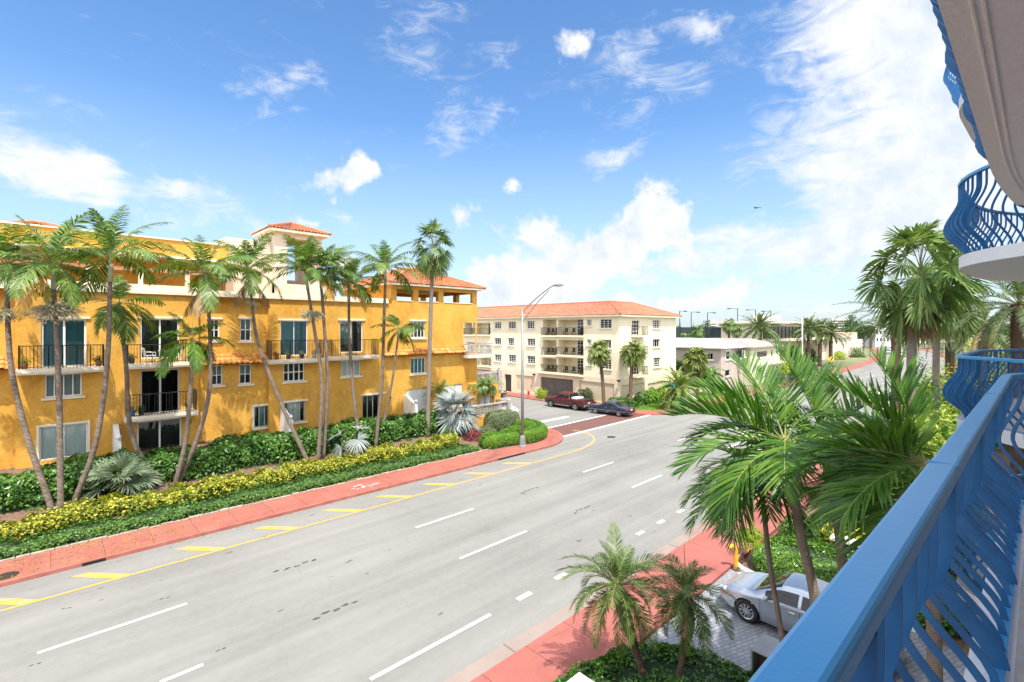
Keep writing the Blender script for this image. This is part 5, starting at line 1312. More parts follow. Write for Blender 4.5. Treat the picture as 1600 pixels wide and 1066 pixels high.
for lv in range(-1, 3):
    z = FL+lv*H
    for nm, sl, rl, fst in (('A', slabA, railA, 0), ('B', None, railB if lv <= 0 else railB2, 0)):
        if sl is None:
            c = np.array([12.5, -1.0]); sl = [(x+(x-c[0])*.004, y+.02) for x, y in rl]; sl[0] = (sl[0][0], -1.74); sl[-1] = (sl[-1][0], -1.74)
        if lv == -1 and nm == 'A': continue
        mb = MB(); th = .17 if nm == 'A' else .20
        mb.prism(sl, z-th, z, 0)
        mb.F[-2] = (mb.F[-2][0], 1); mb.F[-1] = (mb.F[-1][0], 2)
        so = mb.build('balcony', [M['fascia'], M['ceil'], M['fascia'] if nm == 'A' else M['deck']], OB)
        if nm == 'A':
            P = np.array(sl); c = np.array([0, -1.7]); inn = [(x, y) for x, y in sl]
            ins = rounded([(-4.7, -1.7), (-4.6, .075), (5.1, .075), (6.45, -.06), (7.05, -.62), (7.2, -1.7)], [0, .4, .9, .7, .4, 0])
            mb = MB(); mb.prism(ins, z+.002, z+.03); mb.build('deck', M['deck'], so)
            gr = rounded([(-4.7, -1.6), (-4.55, .15), (5.0, .15), (6.3, .0), (6.9, -.6), (7.05, -1.6)], [0, .4, .9, .7, .4, 0])
            mb = MB()
            for o in (0, -.028):
                mb.tube([(x, y+o, z-th-.002) for x, y in gr], .006, 6)
            mb.build('drip_bead', M['ceil'], so)
        balustrade_blue(so, rl, z+.03 if nm == 'A' else z, 0, .16 if nm == 'A' else .20, 1.29 if nm == 'B' and lv > 0 else RAIL)
for lv in range(0, 3):
    for x in (1.0, 12.0):
        mb = MB(); z = FL+lv*H; mb.box(x, x+2.6, -1.749, -1.70, z+.04, z+2.2); mb.build('sliding_door', M['carglass'], OB)
# ------------------------------------------------------------------ vehicles
def wheel(root, x, y, r, w=.21, spokes=10, rimm='chrome'):
    sg = 1 if y > 0 else -1
    def ax(V): V = np.asarray(V, float); return np.stack([V[:, 0]+x, V[:, 2]*sg+y, V[:, 1]+r], 1)
    t = MB().lathe([(r*.62,-w/2),(r*.9,-w/2),(r,-w*.36),(r,w*.36),(r*.9,w/2),(r*.66,w/2),(r*.64,w*.3)], n=28)
    t.V = [ax(v) for v in t.V]; wo = t.build('wheel', M['tyre'], root, smooth=True)
    m = MB().lathe([(0,w*.05),(r*.55,w*.05),(r*.58,w*.42),(r*.66,w*.46),(r*.68,w*.4)], n=28)
    m.V = [ax(v) for v in m.V]; rb = MB(); rb.V, rb.F, rb.n = m.V, m.F, m.n
    for k in range(spokes):
        a = 2*PI*k/spokes; c, s = math.cos(a), math.sin(a); q = MB(); q.bar((c*.03, s*.03, w*.40), (c*r*.62, s*r*.62, w*.36), r*.11, .03, up=(0,0,1))
        rb.arr(ax(np.concatenate(q.V)), q.F[0][0], 0)
    q = MB().lathe([(0,w*.45),(r*.14,w*.43),(r*.16,w*.3)], n=12); rb.arr(ax(np.concatenate(q.V)), q.F[0][0], 0)
    q = MB().lathe([(r*.05,w*.06),(r*.56,w*.06)], n=24); rb.arr(ax(np.concatenate(q.V)), q.F[0][0], 1)
    rb.build('rim', [M[rimm], M['black']], wo)
def car(name, label, cat, loc, rz, S, paint, spokes=10, rimm='chrome', group=None):
    root = thing(name, label, cat, loc, rz, group)
    L = S['L']; xs = np.linspace(-L/2, L/2, S.get('n', 100))
    def I(k, x):
        a = S[k]; X = [p[0] for p in a]; Y = [p[1] for p in a]
        if k in ('top', 'belt', 'wbelt', 'wtop') and not S.get('hard'):
            return sum(np.interp(x+o, X, Y)*w for o, w in ((-.09,.15),(-.045,.22),(0,.26),(.045,.22),(.09,.15)))
        return np.interp(x, X, Y)
    zt, zb, zl, wb, wt = (I(k, xs) for k in ('top', 'belt', 'low', 'wbelt', 'wtop'))
    zb = np.minimum(zb, zt-.02)
    nS, nU, nT = 8, 6, 6
    rows = []
    for i in range(nS):
        t = i/nS; bul = 1 + .035*math.sin(PI*min(1, t*1.2)) - .10*(1-t)**3
        rows.append((wb*bul, zl + (zb-zl)*t))
    ze = zb + (zt-zb)*.86
    for i in range(nU):
        t = i/nU; rows.append((wb + (wt-wb)*(t**1.25), zb + (ze-zb)*t))
    for i in range(nT+1):
        t = i/nT; rows.append((wt*math.cos(t*PI/2)**.9 if t < 1 else wt*0, ze + (zt-ze)*math.sin(t*PI/2)))
    W = np.array([r[0] for r in rows]).T; Zz = np.array([r[1] for r in rows]).T; nr = W.shape[1]; X = np.repeat(xs[:, None], nr, 1).copy()
    for (wx, wr) in S['wheels']:
        Rr = wr*1.16; cz = wr
        d = np.hypot(X-wx, Zz-cz); sel = (np.abs(d-Rr) < .04) & (np.arange(nr)[None] <= nS)
        f = Rr/np.maximum(d, 1e-6)
        X = np.where(sel, wx+(X-wx)*f, X); Zz = np.where(sel, cz+(Zz-cz)*f, Zz)
    regs = {}
    def reg(i, j):
        x = (xs[i]+xs[i+1])/2; cx = X[i:i+2, j:j+2].mean(); cz = Zz[i:i+2, j:j+2].mean()
        if j < nS:
            for (wx, wr) in S['wheels']:
                if math.hypot(cx-wx, cz-wr) < wr*1.16-.012: return None
            return 'body'
        if nS < j < nS+nU-1+1 and j < nS+nU:
            for k, (a, b) in enumerate(S['side']):
                if a < x < b and (zt[i]-zb[i]) > .16 and j <= nS+nU-2+(0): return 'side_window.%d' % k
        if j >= nS+nU or j == nS+nU-1:
            if S['ws'][0] < x < S['ws'][1] and j > nS+nU-1: return 'windscreen'
            if S.get('rw') and S['rw'][0] < x < S['rw'][1] and j > nS+nU-1: return 'rear_window'
        return 'body'
    for i in range(len(xs)-1):
        for j in range(nr-1):
            k = reg(i, j)
            if k: regs.setdefault(k, []).append((i*nr+j, (i+1)*nr+j, (i+1)*nr+j+1, i*nr+j+1))
    VL = np.stack([X, W, Zz], 2).reshape(-1, 3); VR = VL*np.array([1, -1, 1])
    b = MB(); F = np.array(regs['body']); b.arr(VL, F[:, ::-1]); b.arr(VR, F)
    for i, rev in ((0, False), (len(xs)-1, True)):   # nose and tail panels
        ring = [(X[i, j], W[i, j], Zz[i, j]) for j in range(nr)] + [(X[i, j], -W[i, j], Zz[i, j]) for j in range(nr-2, -1, -1)]
        b.poly(ring[::-1] if rev else ring)
    body = b.build('body', paint, root, smooth=True)
    mod = body.modifiers.new('w', 'WELD'); mod.merge_threshold = .0005
    for k, F in regs.items():
        if k == 'body': continue
        F = np.array(F); nm = k.split('.')[0]
        if nm == 'side_window':
            MB().arr(VL*np.array([1, .992, 1]), F[:, ::-1]).build(nm, M['carglass'], root, smooth=True); MB().arr(VR*np.array([1, .992, 1]), F).build(nm, M['carglass'], root, smooth=True)
        else:
            m = MB(); m.arr(VL, F[:, ::-1]); m.arr(VR, F); m.build(nm, M['carglass'], root, smooth=True)
    def skin(x, z):
        i = int(np.clip(np.searchsorted(xs, x), 1, len(xs)-1)); return float(np.interp(z, Zz[i, :nS+nU], W[i, :nS+nU]))
    # dark underbody and arches
    m = MB(); m.box(-L/2+.25, L/2-.25, -.62, .62, .22, .62)
    for (wx, wr) in S['wheels']: m.box(wx-wr*1.1, wx+wr*1.1, -.84*max(wb), .84*max(wb), .3, wr*2.1)
    m.build('underbody', M['black'], root)
    for (wx, wr) in S['wheels']:
        for s in (-1, 1): wheel(root, wx, s*(max(wb)-.115), wr, .21, spokes, rimm)
    sm = MB()
    for x in S.get('seams', []):
        for s in (-1, 1):
            zs = np.linspace(np.interp(x, xs, zl)+.05, np.interp(x, xs, zb), 8); sm.tube([(x, s*(skin(x, z)+.001), z) for z in zs], .006, 5)
    if sm.n: sm.build('door_seam', M['black'], root)
    for x in S.get('handles', []):
        z = float(np.interp(x, xs, zb))-.1
        for s in (-1, 1): MB().bbox(x-.09, x+.09, s*(skin(x, z)+.012)-.014, s*(skin(x, z)+.012)+.014, z-.016, z+.016, .006).build('door_handle', M['chrome'] if S.get('hc', 1) else paint, root)
    if 'mirror' in S:
        x, z = S['mirror']
        for s in (-1, 1):
            m = MB(); y = skin(x, z-.02); m.ball((x, s*(y+.13), z+.06), .07, .115, .075, 12); m.bar((x+.02, s*(y-.02), z), (x, s*(y+.08), z+.03), .05, .035); m.build('wing_mirror', paint, root, smooth=True)
    for (x, y, z, a, c, d) in S.get('head', []):
        for s in (-1, 1): MB().ball((x, s*y, z), a, c, d, 12).build('head_lamp', M['lamp_lens'], root, smooth=True)
    for (x, y, z, a, c, d) in S.get('tail', []):
        for s in (-1, 1): MB().bbox(x-a, x+a, s*y-c, s*y+c, z-d, z+d, .015).build('tail_lamp', M['tail_lens'], root)
    for (nm, mm, bx) in S.get('boxes', []): MB().bbox(*bx, .015).build(nm, M[mm] if isinstance(mm, str) else mm, root)
    return root
SED = dict(L=4.62, n=116,
 top=[(-2.31,.80),(-2.2,.98),(-1.75,1.05),(-1.35,1.14),(-.6,1.42),(0,1.465),(.45,1.42),(1.22,1.0),(1.6,.93),(2.05,.80),(2.31,.60)],
 belt=[(-2.31,.74),(-1.9,.96),(-1,.95),(0,.93),(1.0,.91),(1.6,.85),(2.1,.70),(2.31,.55)],
 low=[(-2.31,.34),(-2,.24),(-1,.20),(1,.20),(2.0,.21),(2.31,.28)],
 wbelt=[(-2.31,.62),(-2.05,.80),(-1.5,.885),(0,.90),(1.4,.885),(1.95,.78),(2.2,.62),(2.31,.50)],
 wtop=[(-2.31,.5),(-1.8,.66),(-1.3,.62),(0,.61),(.5,.62),(1.1,.72),(1.6,.70),(2.05,.56),(2.31,.36)],
 wheels=[(1.38,.335),(-1.36,.335)], side=[(-1.5,-1.12),(-1.08,-.12),(-.04,.86)], ws=(.46,1.20), rw=(-1.38,-.62),
 seams=[.98,-.08,-1.12], handles=[.12,-.92], mirror=(.78,.96),
 head=[(2.02,.60,.66,.2,.13,.085)], tail=[(-2.2,.60,.80,.06,.17,.09)],
 boxes=[('grille','black',(2.24,2.315,-.38,.38,.40,.56)),('number_plate','whiteframe',(-2.335,-2.30,-.16,.16,.55,.66)),('wiper','black',(1.19,1.27,-.6,.55,.965,.985))])
OLD = dict(L=4.6, n=90,
 top=[(-2.3,.86),(-2.22,.93),(-1.45,.98),(-.85,1.36),(-.4,1.42),(.2,1.42),(.85,.98),(2.15,.86),(2.3,.72)],
 belt=[(-2.3,.82),(-1.5,.93),(0,.92),(.9,.92),(2.1,.82),(2.3,.66)], low=[(-2.3,.34),(-2,.24),(2,.24),(2.3,.34)],
 wbelt=[(-2.3,.74),(-2.1,.84),(0,.86),(2.1,.82),(2.3,.7)], wtop=[(-2.3,.7),(-1.5,.74),(-.9,.64),(.2,.64),(.9,.76),(2.3,.66)],
 wheels=[(1.42,.31),(-1.32,.31)], side=[(-1.1,-.72),(-.66,-.02),(.06,.72)], ws=(.22,.84), rw=(-1.42,-.86), seams=[.9,.02,-.7], handles=[.15,-.6], mirror=(.7,.95),
 head=[(2.2,.56,.66,.1,.14,.07)], tail=[(-2.27,.62,.78,.05,.17,.075)], boxes=[('number_plate','whiteframe',(-2.34,-2.30,-.2,.2,.66,.80)),('bumper','iron',(-2.38,-2.25,-.78,.78,.42,.56)),('side_strip','steel',(-2.1,2.1,.885,.897,.50,.54)),('side_strip','steel',(-2.1,2.1,-.897,-.885,.50,.54))])
PICK = dict(L=5.7, n=120, hard=True,
 top=[(-2.85,1.16),(-.88,1.18),(-.80,1.72),(-.66,1.80),(.55,1.82),(.78,1.74),(1.32,1.22),(2.6,1.10),(2.78,1.0),(2.85,.8)],
 belt=[(-2.85,1.13),(-.9,1.15),(0,1.17),(1.3,1.14),(2.6,1.02),(2.85,.76)], low=[(-2.85,.45),(2.5,.42),(2.85,.45)],
 wbelt=[(-2.85,.93),(-2.7,.97),(2.4,.97),(2.75,.9),(2.85,.8)], wtop=[(-2.85,.9),(-.9,.9),(-.78,.74),(.6,.74),(1.32,.86),(2.6,.84),(2.85,.7)],
 wheels=[(1.82,.39),(-1.66,.39)], side=[(-.74,-.26),(-.18,.88)], ws=(.6,1.30), rw=(-.87,-.80), seams=[1.12,-.22,-.86], handles=[-.02,-.62], mirror=(.95,1.2),
 head=[(2.74,.74,.86,.08,.15,.1)], tail=[(-2.84,.88,.98,.03,.06,.16)],
 boxes=[('bumper','chrome',(-3.0,-2.83,-.92,.92,.50,.68)),('number_plate','whiteframe',(-2.885,-2.855,-.17,.17,.80,.92)),('tailgate_handle','black',(-2.88,-2.85,-.12,.12,1.02,1.08)),('running_board','chrome',(-.9,1.2,.90,1.03,.38,.44)),('running_board','chrome',(-.9,1.2,-1.03,-.90,.38,.44)),('bed_cover','black',(-2.78,-.98,-.80,.80,1.16,1.196)),('bed_load','white',(-1.7,-1.0,-.6,.7,1.19,1.36)),('grille','black',(2.82,2.87,-.5,.5,.7,.95)),('bumper','chrome',(2.78,2.95,-.9,.9,.46,.62))])
car('silver_sedan', 'silver sedan with alloy wheels nosing out of the paved driveway', 'car', (16.25, 4.35, .012), PI/2, SED, M['silver_car'])
car('pickup_truck', 'maroon pickup truck parked by the garage on the side street', 'pickup truck', (42.35, 35.1, .006), rad(91), PICK, M['maroon_car'], 6)
car('sedan', 'dark blue older sedan stopped behind the maroon pickup on the brick crossing', 'car', (42.4, 29.35, .014), rad(95), OLD, M['navy_car'], 8)
car('sedan', 'white car behind the lamp post and corner hedge', 'car', (33.7, 37.2, .006), rad(-90), SED, M['white_car'], 8)
car('sedan', 'pale silver car far down the side street by the red hydrant', 'car', (42.4, 48.5, .006), rad(90), OLD, M['silver_car'], 8)
for i, (u, v, p, lb) in enumerate(((196, 25.5, 'white_car', 'white car nearest on the far bend of the avenue'), (214, 31.5, 'grey_car', 'grey car on the far bend of the avenue beside the white building'), (236, 33.5, 'white_car', 'small white car farthest along the avenue bend'))):
    car('sedan', lb, 'car', (u, v, .01), math.atan2(.0016*(u-110), 1)+PI, SED, M[p], 6, group='cars far along the avenue')

# ------------------------------------------------------------------ street furniture
def street_lamp(label, u, v, h, arm, rise, double=True, m='steel', z=.15, group=None):
    t = thing('street_lamp', label, 'street lamp', (u, v, z), 0, group)
    MB().lathe([(0,0),(.30,0),(.30,.10),(.24,.14),(.22,.62),(.17,.80),(.13,.86)], n=8).build('base', M[m], t)
    MB().tube([(0,0,.8), (0,0,h*.5), (0,0,h)], [.125, .105, .08], 12).build('pole', M[m], t, smooth=True)
    mb = MB(); P = smooth_path([(0,0,h-.15), (0,-arm*.35,h+rise*.45), (0,-arm*.72,h+rise*.9), (0,-arm*.86,h+rise)], 6); mb.tube(P, .04, 8)
    if double:
        P2 = smooth_path([(0,-.02,h-.85), (0,-arm*.4,h+rise*.28), (0,-arm*.72,h+rise*.82)], 6); mb.tube(P2, .03, 8)
    mb.build('arm', M[m], t, smooth=True)
    mb = MB(); mb.ball((0,-arm*.95,h+rise+.0), .13, arm*.14, .085, 14); mb.ball((0,-arm*.97,h+rise-.07), .1, arm*.085, .07, 12, 1); mb.build('lamp_head', [M[m], M['lamp_lens']], t, smooth=True)
    return t
street_lamp('tall grey street lamp with double arm beside the clipped corner hedge', 25.5, 25.55, 10.2, 3.7, 1.65)
street_lamp('white street lamp far along the avenue before the glass band building', 92.5, 25.3, 10.6, 4.2, 1.0, False, 'white')
street_lamp('grey street lamp pole partly hidden by the fan palm on the near pavement', 58.7, 8.3, 8.4, -2.2, .8, False)
g = ground(1046, 641, .13)
t = thing('street_sign', 'green street name blades on a thin pole before the leaning date palm', 'street sign', (g.x, g.y, .13))
MB().tube([(0,0,0), (0,0,3.3)], .035, 8).build('post', M['steel'], t)
for k, (a, z) in enumerate(((.35, 3.0), (1.9, 2.62))):
    d = (math.cos(a), math.sin(a)); MB().bar((-d[0]*.62, -d[1]*.62, z), (d[0]*.62, d[1]*.62, z), .03, .34).build('sign_blade', M['sign_green'], t)
p = at(1298, 562, 93); t = thing('warning_sign', 'yellow diamond warning sign beyond the bright palm fronds', 'road sign', (p.x, p.y, .1))
MB().tube([(0,0,0), (0,0,p.z+.5)], .05, 8).build('post', M['steel'], t)
s = .62; n = Vector((-CT, -ST, 0)); r = Vector((ST, -CT, 0)); mb = MB()
def dia(s, off): return [tuple(n*off + r*a*s + Vector((0,0,p.z-.1+b*s))) for a, b in ((0,-1),(1,0),(0,1),(-1,0))]
A, B = dia(s, .06), dia(s, .09); mb.arr(A+B, [(0,1,2,3),(7,6,5,4),(0,4,5,1),(1,5,6,2),(2,6,7,3),(3,7,4,0)]); sp = mb.build('sign_plate', M['sign_yellow'], t)
mb = MB(); c = Vector((0,0,p.z-.1)) + n*.098
mb.bar(c - Vector((0,0,.3)), c + r*.02 + Vector((0,0,.05)), .12, .01, up=tuple(n)); mb.bar(c + Vector((0,0,.02)), c + r*.2 + Vector((0,0,.3)), .12, .01, up=tuple(n)); mb.poly([tuple(c + r*a + Vector((0,0,b)) + n*.004) for a, b in ((.05,.32),(.34,.42),(.30,.12))]); mb.build('arrow_symbol', M['black'], sp)
t = thing('fire_hydrant', 'red hydrant standing before the breeze block wall by the garage', 'fire hydrant', (44.4, 43.4, .15))
MB().lathe([(0,0),(.16,0),(.16,.06),(.11,.08),(.11,.62),(.15,.66),(.13,.78),(.05,.88),(0,.9)], n=12).build('barrel', M['red'], t, smooth=True)
mb = MB(); mb.tube([(-.22,0,.5), (.22,0,.5)], .06, 8); mb.tube([(0,-.22,.45), (0,0,.45)], .07, 8); mb.build('outlet', M['red'], t)
t = thing('bollard', 'yellow hooked pipe guard at the corner of the driveway hedge', 'bollard', (18.35, 7.2, .1))
P = smooth_path([(0,0,0), (0,0,.62), (-.02,.03,.76), (-.12,.10,.84), (-.22,.17,.80)], 5); MB().tube(P, .075, 12).build('pipe', M['yellow_pipe'], t, smooth=True)
t = thing('utility_box', 'open fronted steel box beside the parked silver car', 'box', (12.75, 4.1, .012))
mb = MB(); x0, x1, y0, y1, h = -.42, .42, -.42, .38, 1.15
mb.box(x0, x1, y0, y0+.03, 0, h); mb.box(x0, x1, y1-.03, y1, 0, h); mb.box(x1-.03, x1, y0+.031, y1-.031, 0, h-.002); mb.box(x0, x0+.03, y0+.031, y1-.031, 0, h*.42); mb.box(x0+.031, x1-.031, y0+.031, y1-.031, .4, .42)
mb.build('shell', M['steel'], t)
mb = MB(); mb.bbox(x0-.02, x1+.02, y0-.02, y1+.02, h+.001, h+.04, .01); mb.build('lid', M['steel'], t)
mb = MB(); mb.box(x0+.35, x1-.032, y0+.033, y1-.033, .421, h-.01); mb.build('inside', mat('brown_inside', (.05,.028,.02), .8), t)
t = thing('gate_pillar', 'white pillar top rising from the hedge at the bottom edge', 'pillar', (8.6, 6.75, 0))
mb = MB(); mb.bbox(-.24, .24, -.24, .24, 0, .95, .015); mb.build('shaft', M['white_curb'], t)
mb = MB(); mb.arr([(-.3,-.3,.951),(.3,-.3,.951),(.3,.3,.951),(-.3,.3,.951),(-.3,-.3,1.0),(.3,-.3,1.0),(.3,.3,1.0),(-.3,.3,1.0),(0,0,1.1)], [(0,1,5,4),(1,2,6,5),(2,3,7,6),(3,0,4,7),(3,2,1,0)]); mb.F.append((np.array([[4,5,8],[5,6,8],[6,7,8],[7,4,8]]), 0)); mb.build('cap', M['white'], t)
t = thing('planter_wall', 'dark planter wall with white coping behind the driveway hedge', 'wall', (21.9, 4.4, 0))
mb = MB(); mb.box(-.16, .16, -3, .5, 0, .86); mb.build('wall', mat('brown_block', (.07,.05,.04), .9, (.12,.09,.07), 2), t)
mb = MB(); mb.bbox(-.26, .26, -3.1, .6, .862, .98, .02); mb.build('coping', M['white'], t)
g = ground(1213, 603); t = thing('bus_bench', 'green bench at the far pavement below the lime house', 'bench', (g.x, g.y+.6, .15), .1)
MB().bbox(-1.5, 1.5, -.25, .25, .42, .5, .02).build('seat', M['sign_green'], t); MB().bbox(-1.5, 1.5, .22, .28, .55, 1.15, .02).build('backrest', M['sign_green'], t)
for x in (-1.2, 1.2): MB().bbox(x-.06, x+.06, -.22, .26, 0, .42, .01).build('leg', M['white'], t)
# bird
p = at(1182, 325, 60); t = thing('bird', 'dark bird gliding alone before the white clouds', 'bird', tuple(p), rad(-30))
mb = MB(); mb.ball((0,0,0), .07, .26, .065, 12); mb.ball((0,.27,.03), .05, .08, .05, 10); mb.arr([(-.03,-.22,0),(.03,-.22,0),(.09,-.46,.0),(-.09,-.46,0)], [(0,1,2,3)])
for s in (-1, 1):
    mb.arr([(s*.04,.12,.02),(s*.04,-.12,.02),(s*.30,-.06,.10),(s*.32,.16,.12),(s*.72,-.10,.03),(s*.66,.06,.05)], [(0,1,2,3),(3,2,4,5)])
mb.build('body', M['black'], t, smooth=True)

# ------------------------------------------------------------------ planting across the avenue
G1 = 'tall feather palms along the planting bed'
def pth(v, pts, z=None):
    Z = depth_v(pts[0][0], v); P = [at(x, y, Z) for x, y in pts]; P[0].z = float(bedz(v))-.1 if z is None else z
    return [tuple(q) for q in P]
AL = [
 (30.2, [(85,798),(45,690),(20,590),(13,520),(11,455)], dict(L=2.7, flowers=[(.95,.75,60)]), 'leaning feather palm at the far left end of the bed, crown cut by the frame'),
 (30.0, [(95,797),(93,640),(89,540),(84,452)], dict(L=2.9, flowers=[(.85,1.0,90)], yellow=(-2.2,-.3), el=(1.35,-.2)), 'upright feather palm with a large beige seed cluster and an orange frond'),
 (30.6, [(112,800),(150,690),(168,560),(172,440)], dict(L=2.7), 'feather palm curving right behind the grey green fan palm'),
 (31.0, [(255,773),(207,683),(197,572),(190,508)], dict(L=2.0, el=(1.1,-.7), nf=10), 'short crowned feather palm beside the plastic chair balcony'),
 (30.8, [(272,765),(290,690),(298,600),(299,565)], dict(L=2.0, leaf='lf_near', el=(1.2,-.5), nf=9, lift=.1), 'low bright green feather palm with a pale crownshaft'),
 (31.1, [(277,771),(310,680),(328,604),(328,520),(324,462)], dict(L=2.4, dead=2), 'feather palm rising between the two small awning windows'),
 (30.0, [(485,727),(435,620),(402,530),(391,450)], dict(L=2.5, flowers=[(.9,.45,30)], dead=2), 'strongly leaning feather palm ending above the awning roof'),
 (30.3, [(497,722),(503,600),(492,520),(481,452)], dict(L=2.6, flowers=[(1.5,.8,60)]), 'feather palm with seed cluster before the flower balcony'),
 (30.8, [(505,718),(512,600),(506,500),(502,450)], dict(L=2.4, yellow=(-1.5,-.2)), 'slim feather palm just right of the flower balcony palm'),
 (31.2, [(563,722),(552,610),(546,530),(545,468)], dict(L=2.2, yellow=(-.9,-.3)), 'feather palm with a yellow frond in front of the right balcony'),
 (31.0, [(587,712),(597,590),(600,500),(602,445)], dict(L=2.5), 'tall feather palm at the right end of the palm row'),
 (31.5, [(592,705),(612,600),(622,528)], dict(L=1.7, r0=.09, r1=.07, nf=9, shaft=.6, el=(1.0,-.7)), 'thin short feather palm leaning right of the tallest one'),
]
for i, (v, pts, kw, lb) in enumerate(AL):
    kw = dict(dict(nf=17, r0=.125, r1=.085, seed=10+i, az0=i*.7, fold=0, nl=44, ll=.74, lw=.066, droop=1.15, el=(1.42,-.05), lift=.12, ldroop=.4), **kw); kw['L'] = kw['L']*1.2; kw['shaft'] = kw.get('shaft', 1.0)*1.25; feather_palm('feather_palm', lb, pth(v, pts), G1, **kw)
fan_palm('fan_palm', 'very tall slender fan palm standing alone above the orange roof', pth(31.2, [(668,690),(671,560),(676,396)]), None, 31, 36, 1.0, .95, .17, .14, 'lf_fan', 'tr_wash', el=(1.5,-1.0), thatch=8, tipdroop=.3, cl=1.0, sagp=.3, droop=.3)
fan_palm('fan_palm', 'low grey green fan palm before the leftmost dark hedge', pth(30.9, [(190,782),(187,760)]), None, 32, 20, .8, .95, .2, .17, 'lf_greygreen', 'tr_rough', el=(1.4,-.15), nseg=26, tipdroop=.12, split=.5, sagp=.25, droop=.3)
fan_palm('fan_palm', 'sparse battered silver fan palm in the middle of the bed', pth(30.4, [(549,712),(547,692)]), None, 33, 7, .8, .95, .16, .13, 'lf_silver', 'tr_rough', el=(.9,-.5), nseg=26, tipdroop=.25, split=.45, sagp=.5, thatch=3)
fan_palm('fan_palm', 'silver blue fan palm near the corner terrace', pth(31.0, [(712,708),(711,648)]), None, 34, 24, 1.0, 1.4, .17, .15, 'lf_silver', 'tr_rough', el=(1.4,-.55), nseg=28, tipdroop=.12, split=.5, sagp=.3, droop=.35)
for i, (v, pts, lb, kw) in enumerate(((34.9, [(684,652),(682,618)], 'small lime palm beside the white shutter door, left of two', dict(leaf='lf_date_bright')), (34.7, [(692,652),(692,612)], 'small lime palm beside the white shutter door, right of two', dict(leaf='lf_date_bright')),
   (34.2, [(749,640),(747,606)], 'thin cluster palm behind the terrace balustrade, left stem', dict(leaf='lf_fan')), (34.1, [(757,640),(758,604)], 'thin cluster palm behind the terrace balustrade, middle stem', dict(leaf='lf_near')), (34.25, [(764,640),(768,606)], 'thin cluster palm behind the terrace balustrade, right stem', dict(leaf='lf_fan')))):
    feather_palm('dwarf_palm', lb, pth(v, pts, .2), 'small palms by the yellow corner', seed=61+2*i, nf=9, L=1.35, r0=.06, r1=.05, shaft=.35, el=(1.2,-.4), nl=20, ll=.38, lw=.06, tr='tr_near', **kw)
uu = lambda a, b, n=24: [a+(b-a)*i/(n-1) for i in range(n)]
rgw = np.random.default_rng(4)
hedge('hedge', 'yellow croton hedge running along the red pavement', [(u, 28.95+.12*math.sin(u*.9)) for u in uu(-9, 22.0, 40)], [.62+.08*math.sin(u*1.7) for u in uu(-9, 22, 40)], .2, [1.0+.12*math.sin(u*1.3)+.07*math.sin(u*3.1) for u in uu(-9, 22, 40)], 'hd_yellow', .15, .085, 36000, 1, amp=.24, s=2.1, depth=.34)
hedge('groundcover', 'low green groundcover strip between yellow hedge and pavement', [(u, 27.55+.06*math.sin(u*1.1)) for u in uu(-9, 22.6, 40)], [.78+.07*math.sin(u*2.3) for u in uu(-9, 22.6, 40)], .05, [.52+.06*math.sin(u*1.9) for u in uu(-9, 22.6, 40)], 'hd_low', .13, .075, 30000, 2, amp=.1, s=2.6, cat='ground cover', depth=.2)
hedge('hedge', 'tall glossy dark green hedge against the yellow building', [(u, 32.35+.1*math.sin(u*.7)) for u in uu(-10, 23.4, 40)], [1.2+.1*math.sin(u*1.3) for u in uu(-10, 23.4, 40)], [.5]*40, [2.25+.17*math.sin(u*.9)+.1*math.sin(u*2.7) for u in uu(-10, 23.4, 40)], 'hd_dark', .22, .12, 38000, 3, amp=.2, s=1.7, depth=.35)
box = [(22.9, 27.25), (25, 27.0), (27, 26.45)] + [(27+2.95*math.sin(a), 29.4-2.95*math.cos(a)) for a in np.linspace(.15, PI/2, 10)] + [(29.95, 30.6)]
hedge('hedge', 'clipped bright green boxwood hedge curving round the street corner', box, .78, .15, 1.05, 'hd_box', .09, .05, 38000, 4, amp=.03, depth=.1)
hedge('hedge', 'clipped grey green hedge behind the boxwood corner', [(26.8, 31.3), (28.4, 31.1), (30.2, 30.9)], .75, .15, 1.75, 'hd_grey', .10, .05, 16000, 5, amp=.04, depth=.12)
bush('shrub', 'silvery rounded shrub left of the grey green hedge', (26.0, 30.2, .15), (.75,.7,1.1), 'hd_grey', .11, .06, 3500, 6)
bush('shrub', 'dark red cordyline shrub behind the boxwood end', (23.7, 29.2, .2), (.9,.7,.95), 'hd_red', .3, .07, 1400, 7)
bush('shrub', 'leafy green shrub under the silver blue palm', (22.4, 30.4, .4), (.9,.7,1.0), 'hd_low', .18, .1, 2200, 8)
bush('shrub', 'strappy lime shrub behind the terrace balustrade', (29.6, 34.3, .2), (1.0,.5,1.9), 'lf_lime', .3, .07, 1500, 9)
for i, (x, y, rx, lb) in enumerate(((25.6,29.3,1.3,'bright green ground shrub inside the corner bed, left'),(27.6,29.2,1.3,'bright green ground shrub inside the corner bed, right'),(28.9,29.9,.8,'small bright shrub tucked in the curve of the boxwood hedge'))):
    bush('shrub', lb, (x, y, .15), (rx, .9, .55), 'hd_box', .13, .07, 3200, 160+i)
t = tag(MB().ball((0,0,0), .3, .24, .2, 12).build('boulder', M['white_curb'], loc=(24.6, 28.3, .25)), 'pale small boulder at the boxwood hedge end', 'boulder')
rg = np.random.default_rng(12)
for i in range(9):
    u = 0+i*2.4+rg.uniform(-.6,.6); bush('seedling', 'small green seedling in the brown mulch strip', (u, 30.6+rg.uniform(-.5,.5), .55), (.28,.28,.32), 'hd_low', .14, .08, 130, 40+i, 'seedlings in the mulch')
